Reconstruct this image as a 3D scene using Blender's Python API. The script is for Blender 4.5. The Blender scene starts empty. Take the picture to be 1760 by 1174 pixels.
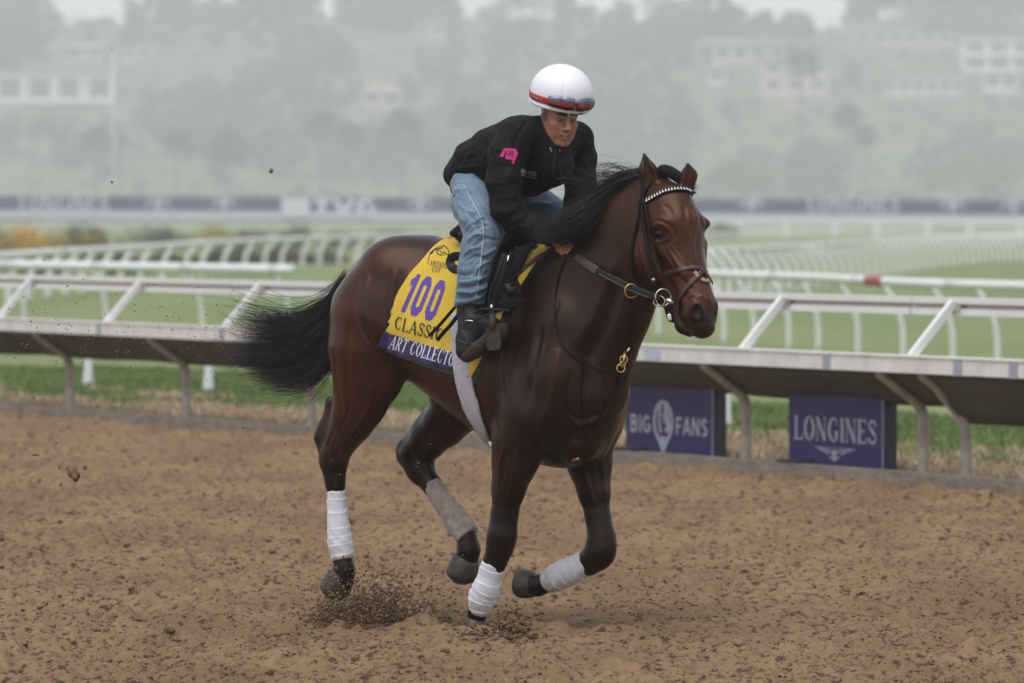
import bpy, bmesh, math, random
import numpy as np
from mathutils import Vector, Matrix
from mathutils.bvhtree import BVHTree

random.seed(7)
rng = np.random.default_rng(7)
scene = bpy.context.scene
COL = scene.collection
R = math.radians

# ------------------------------------------------------------------ camera, light, exposure
FPX = 9750.0                    # focal length in photograph pixels (1760 wide)
CX, CY, HORIZON, CAMZ = 880.0, 587.0, 370.0, 1.82
PITCH = math.atan((CY - HORIZON) / FPX)
cam_d = bpy.data.cameras.new("camera")
cam_d.sensor_width = 36.0
cam_d.lens = FPX / 1760.0 * 36.0
cam_d.clip_start, cam_d.clip_end = 0.5, 20000
cam_d.dof.use_dof = True
cam_d.dof.focus_distance = 24.75
cam_d.dof.aperture_fstop = 4.2
cam_d.dof.aperture_blades = 9
cam = bpy.data.objects.new("camera", cam_d)
COL.objects.link(cam)
cam.location = (0, 0, CAMZ)
cam.rotation_euler = (R(90) - PITCH, 0, 0)
scene.camera = cam

SUN_EL, SUN_AZ = 68.0, 205.0     # azimuth: degrees clockwise from +Y; the sun stands behind the camera's left
world = bpy.data.worlds.new("World")
scene.world = world
world.use_nodes = True
wt = world.node_tree
bg = wt.nodes["Background"]
sky = wt.nodes.new("ShaderNodeTexSky")
sky.sky_type = 'NISHITA'
sky.sun_disc = False
sky.sun_elevation = R(SUN_EL)
sky.sun_rotation = R(SUN_AZ)
sky.air_density, sky.dust_density, sky.ozone_density = 1.0, 1.0, 1.0
hsv = wt.nodes.new("ShaderNodeHueSaturation")
hsv.inputs['Saturation'].default_value = 0.40
wt.links.new(sky.outputs[0], hsv.inputs['Color'])
wt.links.new(hsv.outputs[0], bg.inputs['Color'])
bg.inputs['Strength'].default_value = 0.11
sun_d = bpy.data.lights.new("sun", 'SUN')
sun_d.energy = 1.5
sun_d.angle = R(60)
sun_d.color = (1.0, 0.985, 0.955)
sun = bpy.data.objects.new("sun", sun_d)
COL.objects.link(sun)
_az, _el = R(SUN_AZ), R(SUN_EL)
_sd = Vector((math.sin(_az) * math.cos(_el), math.cos(_az) * math.cos(_el), math.sin(_el)))
sun.rotation_euler = _sd.to_track_quat('Z', 'Y').to_euler()
sun.location = (-20, -20, 40)

scene.view_settings.view_transform = 'Standard'
scene.view_settings.look = 'None'
scene.view_settings.gamma = 1.0
scene.view_settings.use_curve_mapping = False
scene.view_settings.exposure = 0.76
scene.render.engine = 'CYCLES'
cy = scene.cycles
cy.use_denoising = True
cy.max_bounces = 6
cy.diffuse_bounces = 3
cy.glossy_bounces = 3
cy.transmission_bounces = 4
cy.transparent_max_bounces = 8
cy.volume_bounces = 3
cy.caustics_reflective = False
cy.caustics_refractive = False

# ------------------------------------------------------------------ geometry of the view
def P(px, py, Y):
    """world point seen at photograph pixel (px,py), at distance Y in front of the camera"""
    u, v = (px - CX) / FPX, (CY - py) / FPX
    ca, sa = math.cos(PITCH), math.sin(PITCH)
    dy = ca + v * sa
    dz = -sa + v * ca
    t = Y / dy
    return Vector((u * t, Y, CAMZ + dz * t))

def G(px, py, z=0.0):
    """world point at height z seen at pixel"""
    a = P(px, py, 1.0)
    Y = (z - CAMZ) / (a.z - CAMZ)
    return P(px, py, Y)

def dist_of(py, z=0.0):
    return G(880, py, z).y

# ------------------------------------------------------------------ object helpers
def link(o, parent=None):
    COL.objects.link(o)
    if parent is not None:
        o.parent = parent
    return o

def mesh_obj(name, verts, faces, mat=None, parent=None, smooth=True):
    me = bpy.data.meshes.new(name)
    if isinstance(verts, np.ndarray) and isinstance(faces, np.ndarray):
        n, m = len(verts), faces.shape[1]
        me.vertices.add(n)
        me.vertices.foreach_set('co', verts.astype(np.float32).ravel())
        me.loops.add(faces.size)
        me.loops.foreach_set('vertex_index', faces.astype(np.int32).ravel())
        me.polygons.add(len(faces))
        me.polygons.foreach_set('loop_start', np.arange(0, faces.size, m, dtype=np.int32))
        try:
            me.polygons.foreach_set('loop_total', np.full(len(faces), m, dtype=np.int32))
        except Exception:
            pass
        me.update(calc_edges=True)
        me.validate()
    else:
        me.from_pydata([tuple(v) for v in verts], [], [tuple(int(i) for i in f) for f in faces])
    if smooth:
        me.polygons.foreach_set('use_smooth', np.ones(len(me.polygons), dtype=bool))
    if mat is not None:
        me.materials.append(mat)
    me.update()
    return link(bpy.data.objects.new(name, me), parent)

def tag(o, label=None, cat=None, group=None, kind=None):
    if label: o['label'] = label
    if cat: o['category'] = cat
    if group: o['group'] = group
    if kind: o['kind'] = kind
    return o

def empty(name, loc=(0, 0, 0), rz=0.0):
    o = bpy.data.objects.new(name, None)
    o.empty_display_size = 0.1
    o.location = loc
    o.rotation_euler = (0, 0, rz)
    return link(o)

def copy_tree(o, parent=None):
    c = o.copy()
    COL.objects.link(c)
    c.parent = parent
    for ch in list(o.children):
        copy_tree(ch, c)
    return c

class MB:
    """mesh builder"""
    def __init__(s): s.v, s.f = [], []
    def add(s, v, f):
        n = len(s.v)
        s.v += [tuple(p) for p in v]
        s.f += [tuple(i + n for i in q) for q in f]
    def box(s, a, b):
        (x0, y0, z0), (x1, y1, z1) = a, b
        v = [(x, y, z) for x in (x0, x1) for y in (y0, y1) for z in (z0, z1)]
        s.add(v, [(0, 1, 3, 2), (4, 6, 7, 5), (0, 4, 5, 1), (2, 3, 7, 6), (0, 2, 6, 4), (1, 5, 7, 3)])
    def bar(s, p, q, w, h, up=(0, 0, 1), w2=None, h2=None):
        p, q = Vector(p), Vector(q)
        d = (q - p).normalized()
        up = Vector(up)
        sd = d.cross(up)
        if sd.length < 1e-4: sd = d.cross(Vector((1, 0, 0)))
        sd.normalize()
        u = sd.cross(d).normalized()
        w2 = w if w2 is None else w2
        h2 = h if h2 is None else h2
        v = []
        for c, ww, hh in ((p, w, h), (q, w2, h2)):
            for a, b in ((-1, -1), (1, -1), (1, 1), (-1, 1)):
                v.append(c + sd * a * ww / 2 + u * b * hh / 2)
        s.add(v, [(3, 2, 1, 0), (4, 5, 6, 7), (0, 1, 5, 4), (1, 2, 6, 5), (2, 3, 7, 6), (3, 0, 4, 7)])
    def tube(s, pts, rad, n=8, cap=True):
        pts = [Vector(p) for p in pts]
        if not hasattr(rad, '__len__'): rad = [rad] * len(pts)
        ref = Vector((0, 0, 1))
        d0 = (pts[1] - pts[0]).normalized()
        if abs(d0.dot(ref)) > 0.95: ref = Vector((1, 0, 0))
        sd = d0.cross(ref).normalized()
        base = len(s.v)
        for i, p in enumerate(pts):
            d = (pts[min(i + 1, len(pts) - 1)] - pts[max(i - 1, 0)]).normalized()
            sd = (sd - d * sd.dot(d)).normalized()
            u = d.cross(sd)
            for k in range(n):
                a = 2 * math.pi * k / n
                s.v.append(tuple(p + (sd * math.cos(a) + u * math.sin(a)) * rad[i]))
        for i in range(len(pts) - 1):
            for k in range(n):
                a, b = base + i * n + k, base + i * n + (k + 1) % n
                s.f.append((a, b, b + n, a + n))
        if cap:
            s.f.append(tuple(base + k for k in range(n - 1, -1, -1)))
            e = base + (len(pts) - 1) * n
            s.f.append(tuple(e + k for k in range(n)))
    def build(s, name, mat, parent=None, smooth=False):
        return mesh_obj(name, s.v, s.f, mat, parent, smooth)

def spline(pts, n):
    """Catmull-Rom through pts (numpy rows), n samples"""
    p = np.asarray(pts, float)
    if len(p) < 3:
        t = np.linspace(0, 1, n)[:, None]
        return p[0] * (1 - t) + p[-1] * t
    q = np.vstack([2 * p[0] - p[1], p, 2 * p[-1] - p[-2]])
    L = np.concatenate([[0], np.cumsum(np.linalg.norm(np.diff(p[:, :3], axis=0), axis=1))])
    s = np.linspace(0, L[-1], n)
    k = np.clip(np.searchsorted(L, s, side='right') - 1, 0, len(p) - 2)
    t = ((s - L[k]) / np.maximum(L[k + 1] - L[k], 1e-9))[:, None]
    a, b, c, d = q[k], q[k + 1], q[k + 2], q[k + 3]
    return 0.5 * ((2 * b) + (c - a) * t + (2 * a - 5 * b + 4 * c - d) * t ** 2 + (3 * b - a - 3 * c + d) * t ** 3)

# ------------------------------------------------------------------ materials
def mat(name, color, rough=0.6, spec=0.5, metal=0.0, noise=None, bump=None, attr=None, sheen=0.0,
        coat=0.0, coat_rough=0.2, scale_vec=None, emission=None, detail=6.0):
    """noise=(scale, amount, colour2) tints the colour; bump=(scale, strength, distance)"""
    m = bpy.data.materials.new(name)
    m.use_nodes = True
    t = m.node_tree
    b = t.nodes["Principled BSDF"]
    b.inputs['Base Color'].default_value = (*color, 1)
    b.inputs['Roughness'].default_value = rough
    b.inputs['Specular IOR Level'].default_value = spec
    b.inputs['Metallic'].default_value = metal
    if sheen:
        b.inputs['Sheen Weight'].default_value = sheen
        b.inputs['Sheen Roughness'].default_value = 0.5
    if coat:
        b.inputs['Coat Weight'].default_value = coat
        b.inputs['Coat Roughness'].default_value = coat_rough
    tc = t.nodes.new("ShaderNodeTexCoord")
    vec = tc.outputs['Object']
    if scale_vec:
        mp = t.nodes.new("ShaderNodeMapping")
        mp.inputs['Scale'].default_value = scale_vec
        t.links.new(vec, mp.inputs['Vector'])
        vec = mp.outputs[0]
    src = None
    if attr:
        a = t.nodes.new("ShaderNodeAttribute")
        a.attribute_name = attr
        src = a.outputs['Color']
    if noise:
        ns = t.nodes.new("ShaderNodeTexNoise")
        ns.inputs['Scale'].default_value = noise[0]
        ns.inputs['Detail'].default_value = detail
        ns.inputs['Roughness'].default_value = 0.65
        t.links.new(vec, ns.inputs['Vector'])
        rp = t.nodes.new("ShaderNodeMapRange")
        rp.inputs['From Min'].default_value = 0.35
        rp.inputs['From Max'].default_value = 0.65
        rp.inputs['To Max'].default_value = noise[1]
        t.links.new(ns.outputs['Fac'], rp.inputs['Value'])
        mx = t.nodes.new("ShaderNodeMix")
        mx.data_type = 'RGBA'
        t.links.new(rp.outputs[0], mx.inputs['Factor'])
        if src is not None: t.links.new(src, mx.inputs['A'])
        else: mx.inputs['A'].default_value = (*color, 1)
        mx.inputs['B'].default_value = (*noise[2], 1)
        src = mx.outputs['Result']
    if src is not None:
        t.links.new(src, b.inputs['Base Color'])
    if bump:
        nb = t.nodes.new("ShaderNodeTexNoise")
        nb.inputs['Scale'].default_value = bump[0]
        nb.inputs['Detail'].default_value = 5.0
        t.links.new(vec, nb.inputs['Vector'])
        bn = t.nodes.new("ShaderNodeBump")
        bn.inputs['Strength'].default_value = bump[1]
        bn.inputs['Distance'].default_value = bump[2]
        t.links.new(nb.outputs['Fac'], bn.inputs['Height'])
        t.links.new(bn.outputs[0], b.inputs['Normal'])
    return m

def set_colors(o, cols, name='Col'):
    a = o.data.color_attributes.new(name, 'FLOAT_COLOR', 'POINT')
    c = np.ones((len(cols), 4), np.float32)
    c[:, :3] = cols
    a.data.foreach_set('color', c.ravel())

# ------------------------------------------------------------------ value noise in numpy
def _hash(ix, iy, iz, seed):
    h = (ix.astype(np.int64) * 374761393 + iy.astype(np.int64) * 668265263 + iz.astype(np.int64) * 2147483647 + seed * 974711) & 0xffffffff
    h = ((h ^ (h >> 13)) * 1274126177) & 0xffffffff
    h = h ^ (h >> 16)
    return (h & 0xffff).astype(np.float32) / 65535.0
def vnoise(x, y, z=None, seed=0):
    """smooth value noise in 0..1"""
    if z is None: z = np.zeros_like(x)
    ix, iy, iz = np.floor(x), np.floor(y), np.floor(z)
    fx, fy, fz = x - ix, y - iy, z - iz
    fx, fy, fz = [f * f * (3 - 2 * f) for f in (fx, fy, fz)]
    out = 0
    for a in (0, 1):
        for b in (0, 1):
            for c in (0, 1):
                w = (fx if a else 1 - fx) * (fy if b else 1 - fy) * (fz if c else 1 - fz)
                out = out + w * _hash(ix + a, iy + b, iz + c, seed)
    return out

# ------------------------------------------------------------------ stroke lettering (blade widths in glyph units)
def arc(cx, cy, rx, ry, a0, a1, n=10):
    return [(cx + rx * math.cos(R(a0 + (a1 - a0) * i / n)), cy + ry * math.sin(R(a0 + (a1 - a0) * i / n))) for i in range(n + 1)]
K, T_, S_ = .15, .06, .05      # thick, thin, serif
def _srf(x, y, w=.13): return ([(x - w, y), (x + w, y)], S_)
SERIF = {
 'A': (.86, [([(.08, 0), (.41, 1)], T_), ([(.41, 1), (.76, 0)], K), ([(.2, .33), (.6, .33)], T_), _srf(.08, .02), _srf(.76, .02)]),
 'R': (.86, [([(.16, 0), (.16, 1)], K), ([(.16, .97), (.42, .97)] + arc(.42, .74, .2, .23, 90, -90, 8) + [(.16, .51)], T_), (arc(.44, .74, .2, .2, 60, -60, 6), K), ([(.4, .5), (.74, .02)], K), _srf(.16, .02), _srf(.1, .98, .06), _srf(.78, .02, .08)]),
 'T': (.78, [([(.39, 0), (.39, 1)], K), ([(.04, .97), (.74, .97)], T_), ([(.05, .97), (.05, .78)], S_), ([(.73, .97), (.73, .78)], S_), _srf(.39, .02)]),
 'C': (.82, [(arc(.46, .5, .36, .48, 55, 305, 16), T_), (arc(.43, .5, .31, .42, 110, 250, 10), K), ([(.7, .97), (.7, .7)], S_), ([(.7, .3), (.7, .12)], S_)]),
 'O': (.88, [(arc(.44, .5, .37, .48, 0, 360, 24), T_), (arc(.42, .5, .31, .42, 115, 245, 10), K), (arc(.46, .5, .31, .42, -65, 65, 10), K)]),
 'L': (.72, [([(.16, 0), (.16, 1)], K), ([(.16, .03), (.68, .03)], T_), ([(.68, .03), (.68, .26)], S_), _srf(.16, .98), _srf(.12, .02, .1)]),
 'E': (.76, [([(.16, 0), (.16, 1)], K), ([(.16, .03), (.68, .03)], T_), ([(.16, .97), (.66, .97)], T_), ([(.16, .51), (.5, .51)], T_), ([(.68, .03), (.68, .24)], S_), ([(.66, .97), (.66, .78)], S_), ([(.5, .42), (.5, .6)], S_), _srf(.12, .02, .1), _srf(.12, .98, .1)]),
 'S': (.66, [([(.57, .74), (.54, .88)] + arc(.33, .75, .22, .22, 50, 200, 8) + [(.3, .56), (.42, .46)] + arc(.34, .26, .23, .24, 30, -150, 8) + [(.08, .24)], .085), ([(.2, .66), (.5, .38)], K), ([(.57, .96), (.57, .72)], S_), ([(.08, .06), (.08, .28)], S_)]),
 'I': (.36, [([(.18, 0), (.18, 1)], K), _srf(.18, .02), _srf(.18, .98)]),
 'N': (.9, [([(.14, 0), (.14, 1)], T_), ([(.14, 1), (.74, .0)], K), ([(.74, 0), (.74, 1)], T_), _srf(.14, .02, .1), _srf(.1, .98, .09), _srf(.74, .98, .1)]),
 'G': (.9, [(arc(.46, .5, .36, .48, 50, 300, 16), T_), (arc(.43, .5, .31, .42, 110, 250, 10), K), ([(.7, .95), (.7, .7)], S_), ([(.7, .08), (.7, .42)], K), _srf(.7, .42)]),
 'B': (.8, [([(.16, 0), (.16, 1)], K), ([(.16, .97)] + arc(.4, .76, .2, .21, 90, -90, 8) + [(.16, .53)], T_), ([(.16, .53)] + arc(.42, .28, .24, .25, 90, -90, 8) + [(.16, .03)], T_), (arc(.42, .28, .2, .2, 60, -60, 6), K)]),
 'D': (.86, [([(.16, 0), (.16, 1)], K), ([(.16, .97), (.35, .97)] + arc(.4, .5, .37, .47, 85, -85, 12) + [(.16, .03)], T_), (arc(.42, .5, .3, .4, 60, -60, 8), K)]),
 'U': (.84, [([(.16, 1), (.16, .3)] + arc(.4, .28, .24, .25, 180, 270, 6), K), (arc(.4, .28, .28, .25, 270, 360, 6) + [(.68, 1)], T_), _srf(.16, .98), _srf(.68, .98)]),
 'P': (.74, [([(.16, 0), (.16, 1)], K), ([(.16, .97)] + arc(.4, .73, .22, .24, 90, -90, 8) + [(.16, .49)], T_), _srf(.16, .02)]),
}
W_ = .17
SANS = {
 'B': (.74, [([(.14, 0), (.14, 1)], W_), ([(.14, .93)] + arc(.4, .74, .17, .19, 90, -90, 6) + [(.14, .54)], W_), ([(.14, .54)] + arc(.42, .29, .19, .22, 90, -90, 6) + [(.14, .07)], W_)]),
 'I': (.3, [([(.15, 0), (.15, 1)], W_)]),
 'G': (.8, [(arc(.42, .5, .3, .42, 45, 330, 16), W_), ([(.42, .45), (.7, .45)], W_ * .8), ([(.68, .45), (.68, .2)], W_)]),
 'F': (.66, [([(.14, 0), (.14, 1)], W_), ([(.14, .92), (.62, .92)], W_), ([(.14, .5), (.54, .5)], W_)]),
 'A': (.82, [([(.08, 0), (.41, 1)], W_), ([(.41, 1), (.74, 0)], W_), ([(.2, .3), (.62, .3)], W_ * .8)]),
 'N': (.84, [([(.14, 0), (.14, 1)], W_), ([(.14, 1), (.7, 0)], W_), ([(.7, 0), (.7, 1)], W_)]),
 'S': (.7, [([(.58, .78)] + arc(.36, .73, .21, .2, 30, 200, 8) + [(.36, .52)] + arc(.36, .27, .21, .2, 60, -150, 8), W_)]),
 'T': (.74, [([(.37, 0), (.37, 1)], W_), ([(.04, .92), (.7, .92)], W_)]),
 'V': (.82, [([(.08, 1), (.41, 0)], W_), ([(.41, 0), (.74, 1)], W_)]),
 'C': (.76, [(arc(.42, .5, .3, .42, 45, 315, 14), W_)]),
 'R': (.76, [([(.14, 0), (.14, 1)], W_), ([(.14, .93)] + arc(.4, .73, .17, .2, 90, -90, 6) + [(.14, .53)], W_), ([(.36, .52), (.66, 0)], W_)]),
 'E': (.68, [([(.14, 0), (.14, 1)], W_), ([(.14, .92), (.62, .92)], W_), ([(.14, .5), (.56, .5)], W_), ([(.14, .08), (.62, .08)], W_)]),
 'D': (.8, [([(.14, 0), (.14, 1)], W_), ([(.14, .93), (.3, .93)] + arc(.36, .5, .3, .43, 80, -80, 8) + [(.14, .07)], W_)]),
 'L': (.64, [([(.14, 0), (.14, 1)], W_), ([(.14, .08), (.6, .08)], W_)]),
 'Q': (.84, [(arc(.42, .5, .3, .42, 0, 360, 16), W_), ([(.5, .26), (.76, 0)], W_)]),
 'O': (.84, [(arc(.42, .5, .3, .42, 0, 360, 16), W_)]),
 'K': (.76, [([(.14, 0), (.14, 1)], W_), ([(.68, 1), (.2, .45)], W_), ([(.3, .55), (.7, 0)], W_)]),
 'P': (.74, [([(.14, 0), (.14, 1)], W_), ([(.14, .93)] + arc(.4, .7, .18, .23, 90, -90, 6) + [(.14, .47)], W_)]),
 "'": (.24, [([(.12, .75), (.12, 1)], .12)]),
 '1': (.56, [([(.38, 0), (.38, 1)], .24), ([(.38, .9), (.1, .74)], .16)]),
 '0': (.84, [([(.2, .22), (.2, .78), (.32, .9), (.54, .9), (.66, .78), (.66, .22), (.54, .1), (.32, .1), (.2, .22)], .22)]),
}
def text_width(s, font, gap=.08):
    return sum((font[c][0] if c in font else .4) + gap for c in s) - gap
def strip2d(pts, w, step):
    """2-D ribbon polygons along a polyline: list of quads, mitred, finely cut"""
    p = [Vector((a, b)) for a, b in pts]
    closed = (p[0] - p[-1]).length < 1e-4
    dense = [p[0]]
    for a, b in zip(p, p[1:]):
        n = max(1, int((b - a).length / step))
        dense += [a + (b - a) * (i + 1) / n for i in range(n)]
    L = []
    for i, q in enumerate(dense):
        if closed:
            a, b = dense[(i - 1) % (len(dense) - 1)], dense[(i + 1) % (len(dense) - 1)]
        else:
            a, b = dense[max(i - 1, 0)], dense[min(i + 1, len(dense) - 1)]
        d1, d2 = (q - a), (b - q)
        if d1.length < 1e-6: d1 = d2
        if d2.length < 1e-6: d2 = d1
        n1 = Vector((-d1.y, d1.x)).normalized(); n2 = Vector((-d2.y, d2.x)).normalized()
        n = n1 + n2
        n = n / max(n.dot(n1), .3) if n.length > 1e-4 else n1
        L.append((q + n * w / 2, q - n * w / 2))
    return L
def text_mesh(s, font, fn, gap=.08, step=.12, weight=1.0, cross=1):
    """lettering laid through fn(u,v)->point, u across in letter heights, v 0..1"""
    V, F = [], []
    x = 0.0
    for c in s:
        if c in font:
            wd, strokes = font[c]
            for si, (pts, w) in enumerate(strokes):
                L = strip2d([(x + a, b) for a, b in pts], w * weight, step)
                base = len(V)
                m = cross + 1
                for a, b in L:
                    for k in range(m):
                        q = a + (b - a) * k / cross
                        V.append(fn(q.x, q.y, si))
                for i in range(len(L) - 1):
                    for k in range(cross):
                        o = base + i * m + k
                        F.append((o, o + 1, o + m + 1, o + m))
            x += wd + gap
        else:
            x += .4 + gap
    return V, F
# ================================================================== SETTING
M = {}
M['white'] = mat("white_rail_plastic", (.74, .74, .72), .45, noise=(3, .4, (.62, .61, .57)), bump=(40, .1, .002))
M['white_dirty'] = mat("dusty_white_rail", (.74, .73, .70), .55, noise=(5, .6, (.52, .46, .40)), bump=(40, .2, .002))
M['post_mud'] = mat("mud_dusted_post", (.46, .40, .33), .8, noise=(7, .75, (.24, .175, .125)), bump=(60, .4, .003))
M['fascia'] = mat("shaded_mud_brown_cover", (.115, .09, .066), .85, noise=(2.5, .8, (.075, .055, .04)), bump=(30, .5, .004))  # mud brown; shade of its ground-facing side is put into the colour
M['web'] = mat('rail_web', (.45, .40, .34), .6)
M['joint'] = mat("grey_joint_tape", (.33, .34, .38), .5)
M['blue_mark'] = mat("blue_sticker", (.33, .40, .55), .6, noise=(14, .9, (.6, .6, .58)))
M['timber'] = mat("weathered_timber", (.27, .225, .18), .9, noise=(6, .9, (.14, .11, .085)), bump=(50, .8, .006), scale_vec=(1, 1, 4))
M['sign_purple'] = mat("purple_sign_print", (.030, .019, .115), .6, noise=(30, .15, (.05, .04, .14)))
M['sign_side'] = mat("dark_sign_edge", (.022, .024, .03), .6)
M['sign_letter'] = mat("pale_sign_print", (.5, .49, .58), .6)
M['black'] = mat("black_foot", (.012, .012, .012), .6)
M['red_band'] = mat("red_band", (.38, .07, .08), .6)
M['far_white'] = mat("far_white_rail", (.72, .73, .70), .5)
M['far_purple'] = mat("far_banner_purple", (.05, .045, .14), .6)
M['far_letter'] = mat("far_banner_white", (.62, .62, .68), .6)
M['far_grey'] = mat("far_banner_base", (.62, .62, .70), .6)

# ---- ground sheet to the horizon, with the hill rising behind
BS = 3.0          # the hillside stands this much farther off than the first survey
def hill_z(X, Y): return BS * hill_z0(X / BS, Y / BS)
def hill_z0(X, Y):
    t = np.clip((Y - 525.0) / 215.0, 0, 1)
    z = 24.0 * (t * t * (3 - 2 * t)) ** .85
    z = z + np.where(Y > 530, (vnoise(X / 26 + 9, Y / 30, seed=3) - .5) * 7 * np.clip((Y - 530) / 60, 0, 1), 0)
    return z
def turf_material():
    m = mat("turf", (.11, .15, .05), .9, bump=(3, .6, .03))
    t = m.node_tree
    b = t.nodes["Principled BSDF"]
    g = t.nodes.new("ShaderNodeNewGeometry")
    sx = t.nodes.new("ShaderNodeSeparateXYZ")
    t.links.new(g.outputs['Position'], sx.inputs[0])
    def noise(scale, sc=(1, 1, 1)):
        mp = t.nodes.new("ShaderNodeMapping"); mp.inputs['Scale'].default_value = sc
        n = t.nodes.new("ShaderNodeTexNoise"); n.inputs['Scale'].default_value = scale; n.inputs['Detail'].default_value = 6
        t.links.new(g.outputs['Position'], mp.inputs[0]); t.links.new(mp.outputs[0], n.inputs['Vector'])
        return n.outputs['Fac']
    def mix(f, a, c, lo=.4, hi=.6):
        r = t.nodes.new("ShaderNodeMapRange"); r.inputs['From Min'].default_value = lo; r.inputs['From Max'].default_value = hi
        t.links.new(f, r.inputs['Value'])
        x = t.nodes.new("ShaderNodeMix"); x.data_type = 'RGBA'
        t.links.new(r.outputs[0], x.inputs['Factor'])
        for k, val in (('A', a), ('B', c)):
            if isinstance(val, tuple): x.inputs[k].default_value = (*val, 1)
            else: t.links.new(val, x.inputs[k])
        return x.outputs['Result']
    c1 = mix(noise(.25, (1, .25, 1)), (.125, .175, .045), (.195, .21, .075), .35, .65)
    c2 = mix(noise(3.0), c1, (.15, .175, .062), .45, .75)
    c3 = mix(noise(.09, (1, .35, 1)), c2, (.29, .225, .14), .62, .70)
    # beyond the course: dry brush and earth
    c4 = mix(noise(.08), (.075, .085, .045), (.16, .13, .09), .4, .62)
    c5 = mix(sx.outputs['Y'], c3, c4, 1200, 1300)
    t.links.new(c5, b.inputs['Base Color'])
    return m
M['turf'] = turf_material()
ys = np.concatenate([np.linspace(15, 60, 24), np.linspace(64, 400, 60), np.linspace(405, 2360, 260), [2500, 3000, 6000]])
xs = np.concatenate([[-3000, -1100, -700], np.linspace(-520, 520, 161), [700, 1100, 3000]])
XX, YY = np.meshgrid(xs, ys)
ZZ = hill_z(XX, YY) - 0.03
vv = np.stack([XX, YY, ZZ], -1).reshape(-1, 3)
nx_, ny_ = len(xs), len(ys)
ii = np.arange((ny_ - 1) * nx_).reshape(ny_ - 1, nx_)[:, :-1].ravel()
gf = np.stack([ii, ii + 1, ii + nx_ + 1, ii + nx_], -1)
tag(mesh_obj('ground', vv, gf, M['turf']), kind='structure')

# ---- near rail frame: s along, h away from the track
RA, RB = G(120, 713), G(1587, 829)
RU = (RB - RA); RLEN = RU.length; RU = RU.normalized()
RN = Vector((-RU.y, RU.x, 0))                      # pointing away from the track
def RP(s, h, z): return RA + RU * s + RN * h + Vector((0, 0, z))
def s_at(px, h=0.0, z=0.0):
    a = P(px, CY, 1.0); a = Vector((a.x, a.y, 0))
    o = RP(0, h, z)
    # solve o + RU s parallel to a
    return (o.y * a.x - o.x * a.y) / (RU.x * a.y - RU.y * a.x)

# ---- dirt track: real relief
def dirt_height(X, Y, fine=1.0):
    z = (vnoise(X / .9, Y / 1.4, seed=11) - .5) * .022
    z = z + (vnoise(X / .28, Y / .34, seed=12) - .5) * .020
    m = .4 + vnoise(X / .7 + 2, Y / .9, seed=19) * 1.2
    n = vnoise(X / .16, Y / .19, seed=13)
    z = z + np.clip((n - .60) * 4, 0, 1) * .020 * m
    n = vnoise(X / .075 + 3, Y / .085, seed=14)
    z = z + np.clip((n - .55) * 4, 0, 1) * .016 * m - np.clip((.36 - n) * 4, 0, 1) * .014
    n = vnoise(X / .042 + 7, Y / .05, seed=15)
    z = z + np.clip((n - .5) * 4, -.6, 1) * .0085 * fine
    n = vnoise(X / .024 + 7, Y / .028, seed=18)
    z = z + (n - .5) * .010 * fine
    n = vnoise(X / .19 + 5, Y / .19, seed=16)
    z = z + np.maximum(n - .76, 0) * .19                       # clods
    n = vnoise(X / .33 + 5, Y / .27, seed=17)
    z = z - np.maximum(n - .66, 0) * .13                       # hoof scuffs
    return z
ys, y = [3.0, 6.0, 9.0, 11.0, 13.0, 15.0, 17.0], 19.0
while y < 60:
    ys.append(y); y += 0.00062 * y if y > 21 else .03
ys = np.array(ys + [62, 66, 72, 80, 90, 100])
NX = 620
_w = np.array([.13, .15, .18, .22, .27, .33, .4, .5, .65, .85, 1.1])
uu = np.concatenate([-_w[::-1], np.linspace(-.118, .118, NX), _w]); NX = len(uu)
YY = np.repeat(ys[:, None], NX, 1); XX = YY * uu[None, :]
ZZ = dirt_height(XX, YY, np.clip((48 - YY) / 14, .15, 1))
# a scuffed hollow with a crater rim at the planted fore hoof
fh = G(823, 1078)
dd = np.hypot(XX - fh.x, (YY - fh.y) / 1.6)
ZZ += .018 * np.exp(-((dd - .24) / .07) ** 2) - .055 * np.exp(-(dd / .15) ** 2)
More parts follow.
